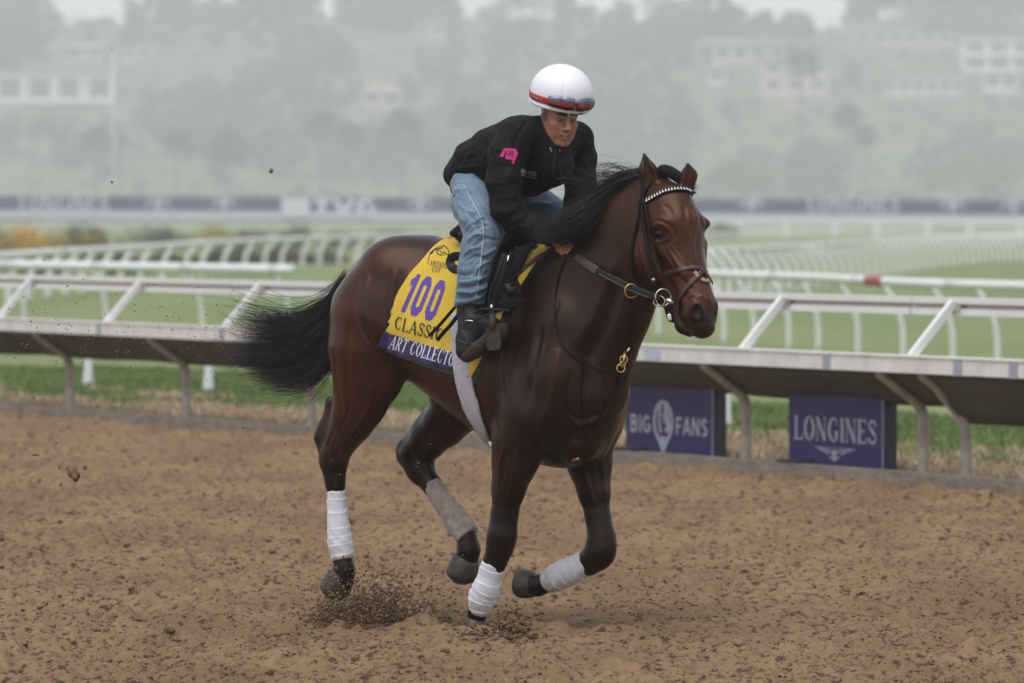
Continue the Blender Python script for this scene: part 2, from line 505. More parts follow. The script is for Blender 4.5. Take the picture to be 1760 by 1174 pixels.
# trim beyond the timber kerb: sink under the verge
HH_ = (XX - RA.x) * RN.x + (YY - RA.y) * RN.y
ZZ = np.where(HH_ > -.32, np.minimum(ZZ, -.09), ZZ)
vv = np.stack([XX, YY, ZZ], -1).reshape(-1, 3)
ii = np.arange((len(ys) - 1) * NX).reshape(len(ys) - 1, NX)[:, :-1].ravel()
gf = np.stack([ii, ii + 1, ii + NX + 1, ii + NX], -1)
keep = (HH_[:-1, :-1].ravel() < -.22)
gf = gf[keep]
def dirt_material(name='track_dirt', k=1.0):
    m = mat(name, (.3, .19, .115), .95, spec=.2, bump=(120, 1.0, .012))
    t = m.node_tree; b = t.nodes["Principled BSDF"]
    g = t.nodes.new("ShaderNodeNewGeometry")
    def noise(scale, sc=(1, 1, 1), det=8):
        mp = t.nodes.new("ShaderNodeMapping"); mp.inputs['Scale'].default_value = sc
        n = t.nodes.new("ShaderNodeTexNoise"); n.inputs['Scale'].default_value = scale; n.inputs['Detail'].default_value = det
        t.links.new(g.outputs['Position'], mp.inputs[0]); t.links.new(mp.outputs[0], n.inputs['Vector'])
        return n.outputs['Fac']
    def mix(f, a, c, lo, hi):
        r = t.nodes.new("ShaderNodeMapRange"); r.inputs['From Min'].default_value = lo; r.inputs['From Max'].default_value = hi
        t.links.new(f, r.inputs['Value'])
        x = t.nodes.new("ShaderNodeMix"); x.data_type = 'RGBA'
        t.links.new(r.outputs[0], x.inputs['Factor'])
        for q, val in (('A', a), ('B', c)):
            if isinstance(val, tuple): x.inputs[q].default_value = (*val, 1)
            else: t.links.new(val, x.inputs[q])
        return x.outputs['Result']
    a = (.268 * k, .171 * k, .096 * k); c = (.188 * k, .117 * k, .064 * k); d = (.072 * k, .045 * k, .027 * k)
    c1 = mix(noise(1.1, (1, .5, 1)), a, c, .4, .68)
    c2 = mix(noise(11), c1, c, .45, .75)
    c3 = mix(noise(22, det=4), c2, d, .56, .66)
    c4 = mix(noise(60, det=3), c3, (.345 * k, .225 * k, .135 * k), .62, .8)
    t.links.new(c4, b.inputs['Base Color'])
    return m
M['dirt'] = dirt_material()
M['clod'] = dirt_material('damp_clod', .86)
tag(mesh_obj('dirt_track', vv, gf, M['dirt']), kind='structure')

# loose crumbs lying on the track: one uncountable mass
def rock_base(seed):
    r = random.Random(seed)
    bm = bmesh.new(); bmesh.ops.create_icosphere(bm, subdivisions=1, radius=1)
    v = np.array([tuple(x.co * (1 + r.uniform(-.35, .35))) for x in bm.verts]); f = np.array([[q.index for q in p.verts] for p in bm.faces])
    bm.free(); return v, f
rocks = [rock_base(i) for i in range(6)]
def scatter(name, pts, size, matl, kind='stuff', squash=.7):
    V, F, n = [], [], 0
    for i, p in enumerate(pts):
        v, f = rocks[i % 6]
        a = rng.uniform(0, 6.28); c, s = math.cos(a), math.sin(a)
        sc = size[i] * rng.uniform(.7, 1.3, 3); sc[2] *= squash
        w = v * sc
        w = np.stack([w[:, 0] * c - w[:, 1] * s, w[:, 0] * s + w[:, 1] * c, w[:, 2]], -1) + p
        V.append(w); F.append(f + n); n += len(v)
    o = mesh_obj(name, np.vstack(V), np.vstack(F), matl, smooth=False)
    if kind: tag(o, kind=kind)
    return o
N = 5200
Yr = 20.5 + 30 * rng.random(N) ** 1.6; Xr = Yr * rng.uniform(-.105, .105, N)
hh = (Xr - RA.x) * RN.x + (Yr - RA.y) * RN.y
ok = hh < -.45
Xr, Yr = Xr[ok], Yr[ok]
sz = .0055 + .02 * rng.random(len(Xr)) ** 5
zz = dirt_height(Xr, Yr, np.clip((48 - Yr) / 14, .15, 1)) + sz * .2
o = scatter('loose_dirt_crumbs', np.stack([Xr, Yr, zz], -1), sz, M['dirt'])
tag(o, 'small crumbs of brown earth lying all over the track surface', 'dirt')

N = 64000
Yr = 21.2 + 19 * rng.random(N) ** 1.7; Xr = Yr * rng.uniform(-.1, .1, N)
cl_ = vnoise(Xr / .35, Yr / .5, seed=61) * .6 + vnoise(Xr / .1, Yr / .14, seed=62) * .4
ok = ((Xr - RA.x) * RN.x + (Yr - RA.y) * RN.y < -.42) & (rng.random(N) < np.clip((cl_ - .3) * 3.2, .08, 1))
Xr, Yr = Xr[ok], Yr[ok]; n = len(Xr)
sz = .0028 + .0085 * rng.random(n) ** 2.2
zz = dirt_height(Xr, Yr, np.clip((48 - Yr) / 14, .15, 1)) + sz * .25
oc = np.array([[1, 0, 0], [0, 1, 0], [-1, 0, 0], [0, -1, 0], [0, 0, .9], [0, 0, -.9]], float)
of = np.array([[0, 1, 4], [1, 2, 4], [2, 3, 4], [3, 0, 4], [1, 0, 5], [2, 1, 5], [3, 2, 5], [0, 3, 5]])
vv = oc[None] * sz[:, None, None] * rng.uniform(.55, 1.35, (n, 6, 1)) + rng.normal(0, .12, (n, 6, 3)) * sz[:, None, None]
aa = rng.uniform(0, 6.28, n)[:, None]
vv = np.stack([vv[..., 0] * np.cos(aa) - vv[..., 1] * np.sin(aa), vv[..., 0] * np.sin(aa) + vv[..., 1] * np.cos(aa), vv[..., 2]], -1) + np.stack([Xr, Yr, zz], -1)[:, None]
o = mesh_obj('loose_dirt_grains', vv.reshape(-1, 3), (of[None] + (np.arange(n) * 6)[:, None, None]).reshape(-1, 3), M['dirt'], smooth=False)
tag(o, 'finest loose grains of brown earth strewn over the near track', 'dirt', kind='stuff')

# ---- timber kerb along the foot of the rail
def rail_s(a, b, step):
    s = a
    while s < b: yield s, min(s + step, b); s += step
kerb = tag(empty('timber_kerb', RP(0, -.3, 0)), 'low weathered grey timber kerb between brown dirt and dry verge', 'kerb')
for i, (a, b) in enumerate(rail_s(-26.4, 31.6, 2.9)):
    mb = MB()
    r = random.Random(i)
    h0 = -.30 + r.uniform(-.015, .015)
    z1 = .085 + r.uniform(-.012, .012)
    base = kerb.location
    n = 8
    for k in range(n):
        p0, p1 = a + (b - a - .012) * k / n, a + (b - a - .012) * (k + 1) / n
        w = .12
        mb.bar(RP(p0, h0, z1 / 2 - .03) - base, RP(p1, h0 + r.uniform(-.004, .004), z1 / 2 - .03) - base, w, z1 + .06)
    mb.build('timber_beam', M['timber'], kerb)

# ---- near safety rail
rail = tag(empty('safety_rail', RP(0, 0, 0)), 'long white topped running rail with brown underside and bent posts beside the dirt', 'running rail')
RB0 = rail.location.copy()
def rp(s, h, z): return RP(s, h, z) - RB0
_p0 = s_at(120) - s_at(-80)
sposts = [s_at(-290) - _p0 * k for k in (7, 6, 5, 4, 3, 2, 1)] + [s_at(px) for px in (-290, -80, 120, 320, 535)]
step = (s_at(1587) - s_at(535)) / 4
sposts += [s_at(535) + step * k for k in range(1, 5)] + [s_at(1587) + step * 1.03, s_at(1687, h=.12), s_at(1587) + step * 2.0] + [s_at(1587) + step * k for k in (3, 4, 5, 6)]
post_me = None
for sp in sposts:
    if post_me is None:
        mb = MB()
        pts = [(0, -.1), (0, .15), (0, .42), (-.008, .47), (-.035, .52), (-.09, .565), (-.2, .64), (-.36, .755)]
        ps = spline([(0, h, z) for h, z in pts], 22)
        mb.tube([Vector((0, 0, 0)) + RN * p[1] + Vector((0, 0, p[2])) for p in ps], [.041 if p[2] < .5 else .033 for p in ps], 12)
        post = mb.build('post', M['post_mud'], rail, True); post_me = post.data
        post.location = rp(sp, 0, 0)
        mb = MB()
        mb.bar(RN * -.40 + Vector((0, 0, .865)), RN * -.06 + Vector((0, 0, 1.235)), .052, .05, up=RU)
        st = mb.build('strut', M['white'], rail); strut_me = st.data
    else:
        for nm, me in (('post', post_me), ('strut', strut_me)):
            if nm == 'strut': continue
            o = link(bpy.data.objects.new(nm, me), rail); o.location = rp(sp, 0, 0)
_sa, _sb, _sc, _sd2 = [s_at(px, -.40, .87) for px in (182, 385, 1275, 1565)]
_k = int(round((_sc - _sb) / ((_sb - _sa + _sd2 - _sc) / 2)))
ss = [_sa - (_sb - _sa) * 2, _sa - (_sb - _sa), _sa] + [_sb + (_sc - _sb) * i / _k for i in range(_k)] + [_sc, _sd2, _sd2 + (_sd2 - _sc), _sd2 + 2 * (_sd2 - _sc)]
ss = [ss[0] - (_sb - _sa) * k for k in (7, 6, 5, 4, 3, 2, 1)] + ss + [ss[-1] + (_sd2 - _sc) * k for k in (1, 2, 3)]
st.location = rp(ss[0], 0, 0)
for sp in ss[1:]:
    o = link(bpy.data.objects.new('strut', strut_me), rail); o.location = rp(sp, 0, 0)
lip_joints = [-26, -17, -8, s_at(-200, -.37, .8), s_at(182, -.37, .8), s_at(394, -.37, .8), s_at(900, -.37, .8), s_at(1435, -.37, .8), s_at(1661, -.37, .8), s_at(1757, -.37, .8), 24, 31]
for i, (a, b) in enumerate(zip(lip_joints, lip_joints[1:])):
    mb = MB()
    mb.bar(rp(a + .015, -.40, .815), rp(b - .015, -.40, .815), .07, .105)
    mb.bar(rp(a + .015, -.375, .874), rp(b - .015, -.375, .874), .14, .012)
    mb.build('lip_rail', M['white_dirty'], rail)
    if i:
        mb = MB(); mb.bar(rp(a - .05, -.40, .815), rp(a + .05, -.40, .815), .082, .112)
        mb.build('joint_sleeve', M['joint'], rail)
mb = MB(); s0 = s_at(1122, -.37, .8); mb.bar(rp(s0, -.437, .815), rp(s0 + .24, -.437, .815), .006, .07)
mb.build('faded_sticker', M['blue_mark'], rail)
# upper double rail, cut in lengths
upj = [-26, -17, -8, s_at(400, -.04, 1.2), s_at(935, -.04, 1.2), s_at(1568, -.04, 1.2), 24, 31]
for a, b in zip(upj, upj[1:]):
    for z0 in (1.168, 1.246):
        mb = MB(); mb.bar(rp(a + .02, -.03, z0), rp(b - .02, -.03, z0), .05, .044)
        mb.build('top_rail', M['white'], rail)
    mb = MB(); mb.bar(rp(a + .02, -.012, 1.207), rp(b - .02, -.012, 1.207), .02, .038)
    mb.build('rail_web', M['web'], rail)
for sp in ss:
    mb = MB(); mb.bar(rp(sp + .045, -.065, 1.205), rp(sp + .085, -.065, 1.205), .03, .05)
    mb.build('bracket', M['post_mud'], rail)
# brown cover panels under the lip
def fascia(a, b, zb0, zb1, hb0=.02, hb1=.02):
    n = 14; V, F = [], []
    for i in range(n + 1):
        t = i / n; s = a + (b - a) * t
        sag = -.018 * math.sin(math.pi * ((t * 3) % 1))
        hb = hb0 + (hb1 - hb0) * t; zb = zb0 + (zb1 - zb0) * t + sag
        for k in range(4):
            q = k / 3
            V.append(rp(s, -.345 + (hb + .345) * q, .775 + (zb - .775) * q - .006 * math.sin(math.pi * q)))
        V.append(rp(s, hb + .012, zb + .004))
        for k in range(3):
            q = 1 - k / 3
            V.append(rp(s, -.333 + (hb + .345) * q, .787 + (zb - .775) * q))
    for i in range(n):
        for k in range(8):
            o = i * 8 + k; o2 = i * 8 + (k + 1) % 8
            F.append((o, o2, o2 + 8, o + 8))
    F.append(tuple(range(7, -1, -1))); F.append(tuple(n * 8 + k for k in range(8)))
    return mesh_obj('cover_panel', V, F, M['fascia'], rail)
fj = [-26, -17, -8, s_at(60), s_at(640), s_at(1050), s_at(1655)]
for a, b in zip(fj, fj[1:]): fascia(a + .01, b - .01, .53, .53, .08, .08)
fascia(s_at(1657), 24, .415, .66, .01, .02)
mb = MB(); s0 = s_at(1657); mb.bar(rp(s0, -.02, .44), rp(s0, -.30, .74), .05, .012, up=RU)
mb.build('end_strip', M['white_dirty'], rail)

# ---- purple signs hanging between kerb and posts
def sign(pxa, pxb, label, draw, h0=.03, zt=.60, z0=.0):
    a, b = s_at(pxa, h0), s_at(pxb, h0)
    root = tag(empty('advertising_sign', RP(a, h0, 0)), label, 'sign', 'purple signs under the running rail')
    o = RP(a, h0, 0)
    w = b - a
    mb = MB(); mb.bar(RP(a, h0 + .05, (zt + z0) / 2) - o, RP(b, h0 + .05, (zt + z0) / 2) - o, .09, zt - z0)
    mb.build('side_panel', M['sign_side'], root)
    mb = MB(); mb.bar(RP(a, h0 - .001, (zt + z0) / 2) - o, RP(b, h0 - .001, (zt + z0) / 2) - o, .008, zt - z0)
    mb.build('front_panel', M['sign_purple'], root)
    mb = MB(); mb.bar(RP(b - .03, h0 - .006, (zt + z0) / 2) - o, RP(b - .015, h0 - .006, (zt + z0) / 2) - o, .006, zt - z0)
    mb.build('edge_trim', M['joint'], root)
    def fn(u, v, k=0): return RP(a + u, h0 - .0075 - .0004 * k, v) - o
    draw(root, fn, w)
    mb = MB(); c = (a + b) / 2 - .05 * w
    mb.bar(RP(c - .14, -.27, .098) - o, RP(c + .14, -.27, .098) - o, .14, .022)
    mb.build('foot', M['black'], root)
def put_text(root, fn, s, font, x0, x1, z0, z1, gap=.08, name='lettering', m='sign_letter', weight=1.0):
    tw = text_width(s, font, gap)
    V, F = text_mesh(s, font, lambda u, v, k: fn(x0 + (x1 - x0) * u / tw, z0 + (z1 - z0) * v, k), gap, weight=weight)
    return mesh_obj(name, V, F, M[m], root)
def polys(root, fn, strokes, x0, z0, sx, sz, name='emblem', m='sign_letter'):
    V, F = [], []
    for k, (pts, w) in enumerate(strokes):
        L = strip2d(pts, w, .1); base = len(V)
        for p, q in L: V += [fn(x0 + p.x * sx, z0 + p.y * sz, k), fn(x0 + q.x * sx, z0 + q.y * sz, k)]
        F += [(base + 2 * i, base + 2 * i + 1, base + 2 * i + 3, base + 2 * i + 2) for i in range(len(L) - 1)]
    return mesh_obj(name, V, F, M[m], root)
def draw_fans(root, fn, w):
    put_text(root, fn, "BIG", SANS, .05 * w, .29 * w, .205, .335, .06)
    put_text(root, fn, "FANS", SANS, .57 * w, .93 * w, .205, .335, .06)
    # round donkey-head badge with a pointed foot
    ring = arc(0, .1, .48, .8, 235, -55, 26)
    st = [(ring, .13), ([(-.28, -.5), (0, -1.05), (.28, -.5)], .16), ([(-.15, .75), (-.22, .2), (-.12, -.35)], .12),
          ([(.1, .8), (.24, .3), (.3, -.1), (.16, -.3)], .2), ([(.0, .45), (.1, .05)], .1), ([(-.1, -.55), (.1, -.55)], .16), ([(0, -.5), (0, -.9)], .18)]
    polys(root, fn, st, .43 * w, .275, .21 * w, .185)
def draw_longines(root, fn, w):
    put_text(root, fn, "LONGINES", SERIF, .06 * w, .92 * w, .235, .40, .05, weight=1.15)
    st = []
    for k, q in enumerate((1.0, .78, .55)):
        st.append(([(-q, .5 - k * .22), (-.28, .3 - k * .24)], .09)); st.append(([(q, .5 - k * .22), (.28, .3 - k * .24)], .09))
    st += [([(-.95, .5), (.95, .5)], .06), ([(-.16, .1), (.16, .1)], .1), ([(0, .3), (0, -.75)], .12), ([(-.22, -.35), (0, -.8), (.22, -.35)], .1), ([(-.3, .32), (0, -.2), (.3, .32)], .08)]
    polys(root, fn, st, .49 * w, .155, .21 * w, .065)
sign(1077, 1229, 'purple sign reading BIG FANS beneath the rail beside the horse chest', draw_fans)
sign(1357, 1522, 'purple sign reading LONGINES beneath the rail at right', draw_longines)

# ---- verge: dry straw by the kerb, green behind; uncountable blades
def blades(name, n, s0, s1, h0, h1, hgt, cols, label, matn, dens=None):
    s = rng.uniform(s0, s1, n); h = h0 + (h1 - h0) * rng.random(n)
    cl = vnoise(s / .55, h / .35, seed=21) * .7 + vnoise(s / .16, h / .14, seed=22) * .3
    H = hgt * (.35 + 1.3 * cl) * rng.uniform(.6, 1.2, n)
    if dens is not None:
        k = rng.random(n) < dens(s, h, cl); s, h, H, cl = s[k], h[k], H[k], cl[k]; n = len(s)
    bx = RA.x + RU.x * s + RN.x * h; by = RA.y + RU.y * s + RN.y * h
    a = rng.uniform(0, 6.28, n); w = rng.uniform(.006, .012, n)
    lx, ly = rng.normal(0, .4, n) * H, rng.normal(0, .4, n) * H
    dx, dy = np.cos(a) * w, np.sin(a) * w
    V = np.empty((n, 5, 3), np.float32)
    V[:, 0] = np.stack([bx - dx, by - dy, -.04 + 0 * bx], -1); V[:, 1] = np.stack([bx + dx, by + dy, -.04 + 0 * bx], -1)
    V[:, 2] = np.stack([bx + dx * .7 + lx * .4, by + dy * .7 + ly * .4, H * .6], -1); V[:, 3] = np.stack([bx - dx * .7 + lx * .4, by - dy * .7 + ly * .4, H * .6], -1)
    V[:, 4] = np.stack([bx + lx, by + ly, H], -1)
    i = np.arange(n)[:, None] * 5
    F = np.vstack([i + [[0, 1, 2]], i + [[0, 2, 3]], i + [[3, 2, 4]]])
    o = mesh_obj(name, V.reshape(-1, 3), F, M[matn], smooth=False)
    c0, c1 = np.array(cols[0]), np.array(cols[1]); t = np.clip(cl * 1.4 - .2 + rng.normal(0, .2, n), 0, 1)[:, None]
    set_colors(o, np.repeat(c0 * (1 - t) + c1 * t, 5, 0))
    tag(o, label, 'grass', kind='stuff')
M['blade'] = mat("grass_blade", (.1, .12, .04), .7, attr='Col')
blades('dry_grass', 115000, -14, 24, .12, 2.7, .088, ((.30, .205, .125), (.50, .37, .235)), 'dry tan straw tufts between the timber kerb and green turf', 'blade',
       lambda s, h, c: np.where(h < 1.1, 1.0, np.clip((vnoise(s / 1.3, h / .7, seed=77) - .30 - (h - 1.1) * .12) * 4, 0, 1)) * np.clip((vnoise(s / .5, h / .4, seed=78) - .1) * 3, .25, 1))
def green_d(s, h, c):
    q = vnoise(s / 1.1 + 3, h / .6, seed=31)
    return np.where(h < .5, 0.0, np.where(h < 2.4, np.clip((q - .62 + .14 * h) * 4, 0, 1), 1.0))
blades('green_grass', 180000, -14, 24, .3, 6.5, .07, ((.075, .13, .025), (.17, .225, .06)), 'lush uneven green grass behind the dry straw verge', 'blade', green_d)
# a darker leafy weed clump at the right end
blades('weed_clump', 9000, 16.2, 20, .25, 1.0, .17, ((.05, .09, .02), (.11, .16, .04)), 'dark green weeds growing by the rail post at right', 'blade')

# ---- short white turf stakes behind the near rail
for k, (px, py, lb) in enumerate(((151, 667, 'short white stake in green turf, leftmost behind the near rail'),
                              (358, 678, 'short white stake in green turf, nearest the horse tail'),
                              (1246, 740, 'short white stake in turf beside the BIG FANS sign'))):
    g0 = G(px, py)
    mb = MB()
    mb.tube([g0 * 0 + Vector((0, 0, -.05)), Vector((0, 0, .06)), Vector((.01, 0, .3)), Vector((.015, 0, .56))], [.062, .058, .045, .042], 10)
    o = mb.build('turf_stake', M['white'], None, True); o.location = g0
    tag(o, lb, 'stake', 'short white stakes in the turf')

# ---- a plastic running rail along a set of world points
def running_rail(name, label, pts, ztop, rad, post_pts, lean, prad=.035, group='distant white running rails', span=.42, mats=('far_white', 'far_white'), square=False, seg=6):
    root = tag(empty(name, (pts[0][0], pts[0][1], 0)), label, 'running rail', group)
    o = Vector((pts[0][0], pts[0][1], 0))
    cur = spline([(p[0], p[1], ztop) for p in pts], max(8, len(pts) * 8))
    n = len(cur); k = max(1, n // seg)
    for i in range(0, n - 1, k):
        sub = [Vector(c) - o for c in cur[i:min(i + k + 1, n)]]
        if len(sub) < 2: continue
        mb = MB(); mb.tube(sub, rad, 10); mb.build('rail_tube', M[mats[0]], root, True)
    me = {}
    for (x, y) in post_pts:
        mb = MB()
        key = 0
        if key not in me:
            lx = Vector((lean * span, 0, 0))
            b = spline([(0, 0, -.06), (0, 0, ztop * .35), (lean * span * .18, 0, ztop * .62), (lean * span * .55, 0, ztop * .85), (lean * span, 0, ztop)], 9)
            mb.tube([Vector(q) for q in b], prad, 7)
            p = mb.build('post', M[mats[1]], root, True); me[key] = p.data
        else:
            p = link(bpy.data.objects.new('post', me[key]), root)
        p.location = Vector((x, y, 0)) - o - Vector((lean * span, 0, 0))
    return root
def curve_rail(name, label, pix, zt, rad, lean, pxs, prad=.035, **kw):
    pts = []
    for px, pyt in pix:
        Y = (CAMZ - zt) * FPX / (pyt - HORIZON)
        pts.append(P(px, pyt, Y))
    def at(px):
        a = np.interp(px, [p[0] for p in pix], [FPX * (CAMZ - zt) / (p[1] - HORIZON) for p in pix])
        q = P(px, 400, float(a)); return (q.x, q.y)
    return running_rail(name, label, pts, zt, rad, [at(px) for px in pxs], lean, prad, **kw)
curve_rail('turf_rail', 'white turf rail ending near the horse hindquarters at left', [(-260, 448), (0, 455), (250, 459), (500, 463.5)], 1.04, .075, -1,
           [-130, 8, 148, 312, 462], .034, span=.30)
tr = curve_rail('turf_rail', 'white turf rail with a red band, right of the horse head', [(1000, 459), (1100, 463), (1225, 471), (1400, 477), (1560, 486), (1760, 492), (1900, 497)], 1.0, .06, -1,
           [1095, 1150, 1205, 1255, 1315, 1365, 1432, 1508, 1592, 1668, 1750], .038, span=.32)
q0, q1 = P(1491, 482.5, .82 * FPX / 112.5), P(1519, 484, .82 * FPX / 114)
mb = MB(); o0 = tr.location; q0.z = q1.z = 1.0; mb.tube([q0 - o0, q1 - o0], .062, 10); mb.build('red_band', M['red_band'], tr, True)
curve_rail('infield_rail', 'curving white rail in front of the flower beds at left', [(-150, 447), (0, 440), (100, 433), (215, 427), (400, 415), (560, 409), (780, 404), (960, 401)], 1.02, .085, 1,
           [-110, -60, -20, 16, 50, 84, 115, 144, 172, 204, 237, 270, 306, 344, 372, 408, 444, 477, 506, 541, 570, 604, 634, 662, 690, 716, 742, 770, 800, 830, 860], .072, span=.42)
px, l = 1135.0, []
while px < 1775: l.append(px); px += 20 - 9.5 * np.clip((px - 1135) / 560, 0, 1)
curve_rail('infield_rail', 'white rail of closely packed curved posts beyond the horse head', [(1100, 437), (1219, 431), (1391, 422), (1518, 413), (1600, 408), (1677, 404.5), (1800, 403)], 1.05, .06, -1,
           l, .066, span=.5)
px, l = 1120.0, []
while px < 1620: l.append(px); px += 10.5
curve_rail('far_infield_rail', 'faint farther rail just above the densely posted white rail', [(1100, 403), (1250, 400.5), (1400, 398), (1640, 396)], 1.0, .06, -1, l, .03, span=.6)
# plain far fence with square posts
root = tag(empty('far_fence', (0, 480, 0)), 'pale post and rail fence below the long purple banner at right', 'fence')
for x0, x1 in ((1100, 1330), (1330, 1560), (1560, 1790)):
    for z in (1.18, .55):
        mb = MB(); a, b = P(x0, 380, 480), P(x1, 380, 480); a.z = b.z = z; mb.bar(a - root.location, b - root.location, .06, .2 if z > 1 else .12)
        mb.build('fence_rail', M['far_white'], root)
for px in (1190, 1270, 1351, 1435, 1507, 1594, 1668, 1753):
    mb = MB(); a = P(px, 380, 479.8); a.z = 0; a = a - root.location
    mb.bar(a, a + Vector((0, 0, 1.45)), .5, .2, up=(0, 1, 0)); mb.build('post', M['far_white'], root)

# ---- long banner wall
bw = tag(empty('banner_wall', (0, 620, 0)), 'long hazy purple and white banner board crossing the whole background', 'banner')
YB = 620.0
def bfn(px, py, off=0.0):
    bend = (0.0000035 * (px - 650) ** 2)
    p = P(px, py + bend * 0 + (8 * (px / 1760.0) if True else 0), YB - off)
    return p - bw.location
def panel(name, x0, x1, y0, y1, m, off, th=.2):
    n = max(1, int((x1 - x0) / 60)); mb = MB()
    a, b, c, d = bfn(x0, y0, off), bfn(x1, y0, off), bfn(x1, y1, off), bfn(x0, y1, off)
    t = Vector((0, th, 0))
    mb.add([a, b, c, d, a + t, b + t, c + t, d + t], [(3, 2, 1, 0), (4, 5, 6, 7), (0, 1, 5, 4), (1, 2, 6, 5), (2, 3, 7, 6), (3, 0, 4, 7)])
    return mb.build(name, M[m], bw)
for i in range(-1, 8):
    x0 = i * 262 - 30
    panel('banner_board', x0 + .3, x0 + 261.7, 336.5, 361, 'far_purple', .2)
    panel('lower_board', x0 + .3, x0 + 261.7, 361.5, 374.0, 'far_grey', .1)
    panel('base_board', x0 + .3, x0 + 261.7, 374.3, 377.2, 'far_purple', .0)
def btext(s, font, x0, x1, y0, y1, **kw):
    tw = text_width(s, font, .06)
    V, F = text_mesh(s, font, lambda u, v, k: bfn(x0 + (x1 - x0) * u / tw, y1 + (y0 - y1) * v, .25 + .004 * k), .06, **kw)
    mesh_obj('lettering', V, F, M['far_letter'], bw)
btext("LONGINES", SERIF, 34, 186, 336, 364, weight=1.2)
btext("LONGINES", SERIF, 1388, 1546, 332, 358, weight=1.2)
btext("TVG", SANS, 537, 648, 339, 368, weight=1.4)
panel('lettering_block', 484, 532, 338, 369, 'far_letter', .25, .02)
for cx_ in (272, 385, 722, 1292, 1638, 1742):
    st = arc(0, .15, .8, .7, 10, 170, 10)
    V, F = [], []
    for k, (pts, w) in enumerate([(st, .14), ([(-1, -.1), (1, -.1)], .16), ([(-.5, .35), (.5, .35)], .14), ([(0, .8), (0, -.8)], .2)]):
        L = strip2d(pts, w, .2); base = len(V)
        for p, q in L:
            V += [bfn(cx_ + p.x * 24, 350 - p.y * 14 - (3 if cx_ > 1200 else 0), .27 + .004 * k), bfn(cx_ + q.x * 24, 350 - q.y * 14 - (3 if cx_ > 1200 else 0), .27 + .004 * k)]
        F += [(base + 2 * i, base + 2 * i + 1, base + 2 * i + 3, base + 2 * i + 2) for i in range(len(L) - 1)]
    mesh_obj('emblem', V, F, M['far_letter'], bw)
for i in range(18):
    mb = MB(); a = bfn(-150 + i * 118, 374, -.05); mb.bar(Vector((a.x, .2, -.05)), Vector((a.x, .2, a.z)), .14, .14, up=(0, 1, 0)); mb.build('support_post', M['far_grey'], bw)
# ================================================================== VEGETATION, HOUSES
M['leafA'] = mat("leaf_olive", (.07, .085, .035), .7, attr='Col')
M['bark'] = mat("bark", (.13, .105, .085), .9, noise=(4, .6, (.07, .055, .045)))
def leaf_cloud(blobs, n, size, c0, c1, flower=None, seed=0):
    """leaf-sized quads spread through a union of ellipsoids: (x,y,z,rx,ry,rz)"""
    g = np.random.default_rng(seed)
    w = np.array([b[3] * b[4] * b[5] for b in blobs]) ** .7; w = w / w.sum()
    k = g.choice(len(blobs), n, p=w)
    B = np.array(blobs)[k]
    d = g.normal(size=(n, 3)); d /= np.linalg.norm(d, axis=1)[:, None]
    rad = g.random(n) ** .38
    p = B[:, :3] + d * rad[:, None] * B[:, 3:6] * g.uniform(.8, 1.15, (n, 1))
    a = g.normal(size=(n, 3)); a /= np.linalg.norm(a, axis=1)[:, None]
    b = np.cross(a, g.normal(size=(n, 3))); b /= np.linalg.norm(b, axis=1)[:, None]
    s = size * g.uniform(.5, 1.4, (n, 1))
    V = np.stack([p - a * s, p + b * s * .55, p + a * s, p - b * s * .55], 1).reshape(-1, 3)
    F = np.arange(4 * n).reshape(n, 4)
    t = np.clip(g.normal(.5, .3, (n, 1)), 0, 1)
    tone = g.uniform(.0, 1, len(blobs))[k][:, None]
    t = np.clip(.5 * t + .5 * tone, 0, 1)
    C = np.array(c0) * (1 - t) + np.array(c1) * t
    if flower is not None:
        m = g.random(n) < flower[1] * (tone[:, 0] > .35)
        C[m] = np.array(flower[0]) * g.uniform(.7, 1.2, (m.sum(), 1))
    return V, F, np.repeat(C, 4, 0)
def make_bush(name, loc, w, h, c0, c1, label, cat='bush', flower=None, seed=0, n=1500, size=.10, group=None, d=None):
    r = random.Random(seed); d = d or w * .8
    blobs = []
    for i in range(9):
        x = r.uniform(-.36, .36) * w
        hh = h * (1 - (abs(x) / w) ** 1.5 * 1.2) * r.uniform(.65, 1)
        blobs.append((x, r.uniform(-.3, .3) * d, hh * .5, w * r.uniform(.14, .24), d * .2, hh * .5))
    V, F, C = leaf_cloud(blobs, n, size, c0, c1, flower, seed)
    V[:, 2] = np.maximum(V[:, 2], -.1)
    root = empty(name, loc)
    tag(root, label, cat, group)
    o = mesh_obj('foliage', V, F, M['leafA'], root, smooth=False); set_colors(o, C)
    mb = MB()
    for i in range(4):
        mb.tube([Vector((r.uniform(-.1, .1) * w, 0, -.1)), Vector((r.uniform(-.3, .3) * w, r.uniform(-.1, .1) * w, h * .6))], [.03, .012], 5)
    mb.build('stem', M['bark'], root)
    return root
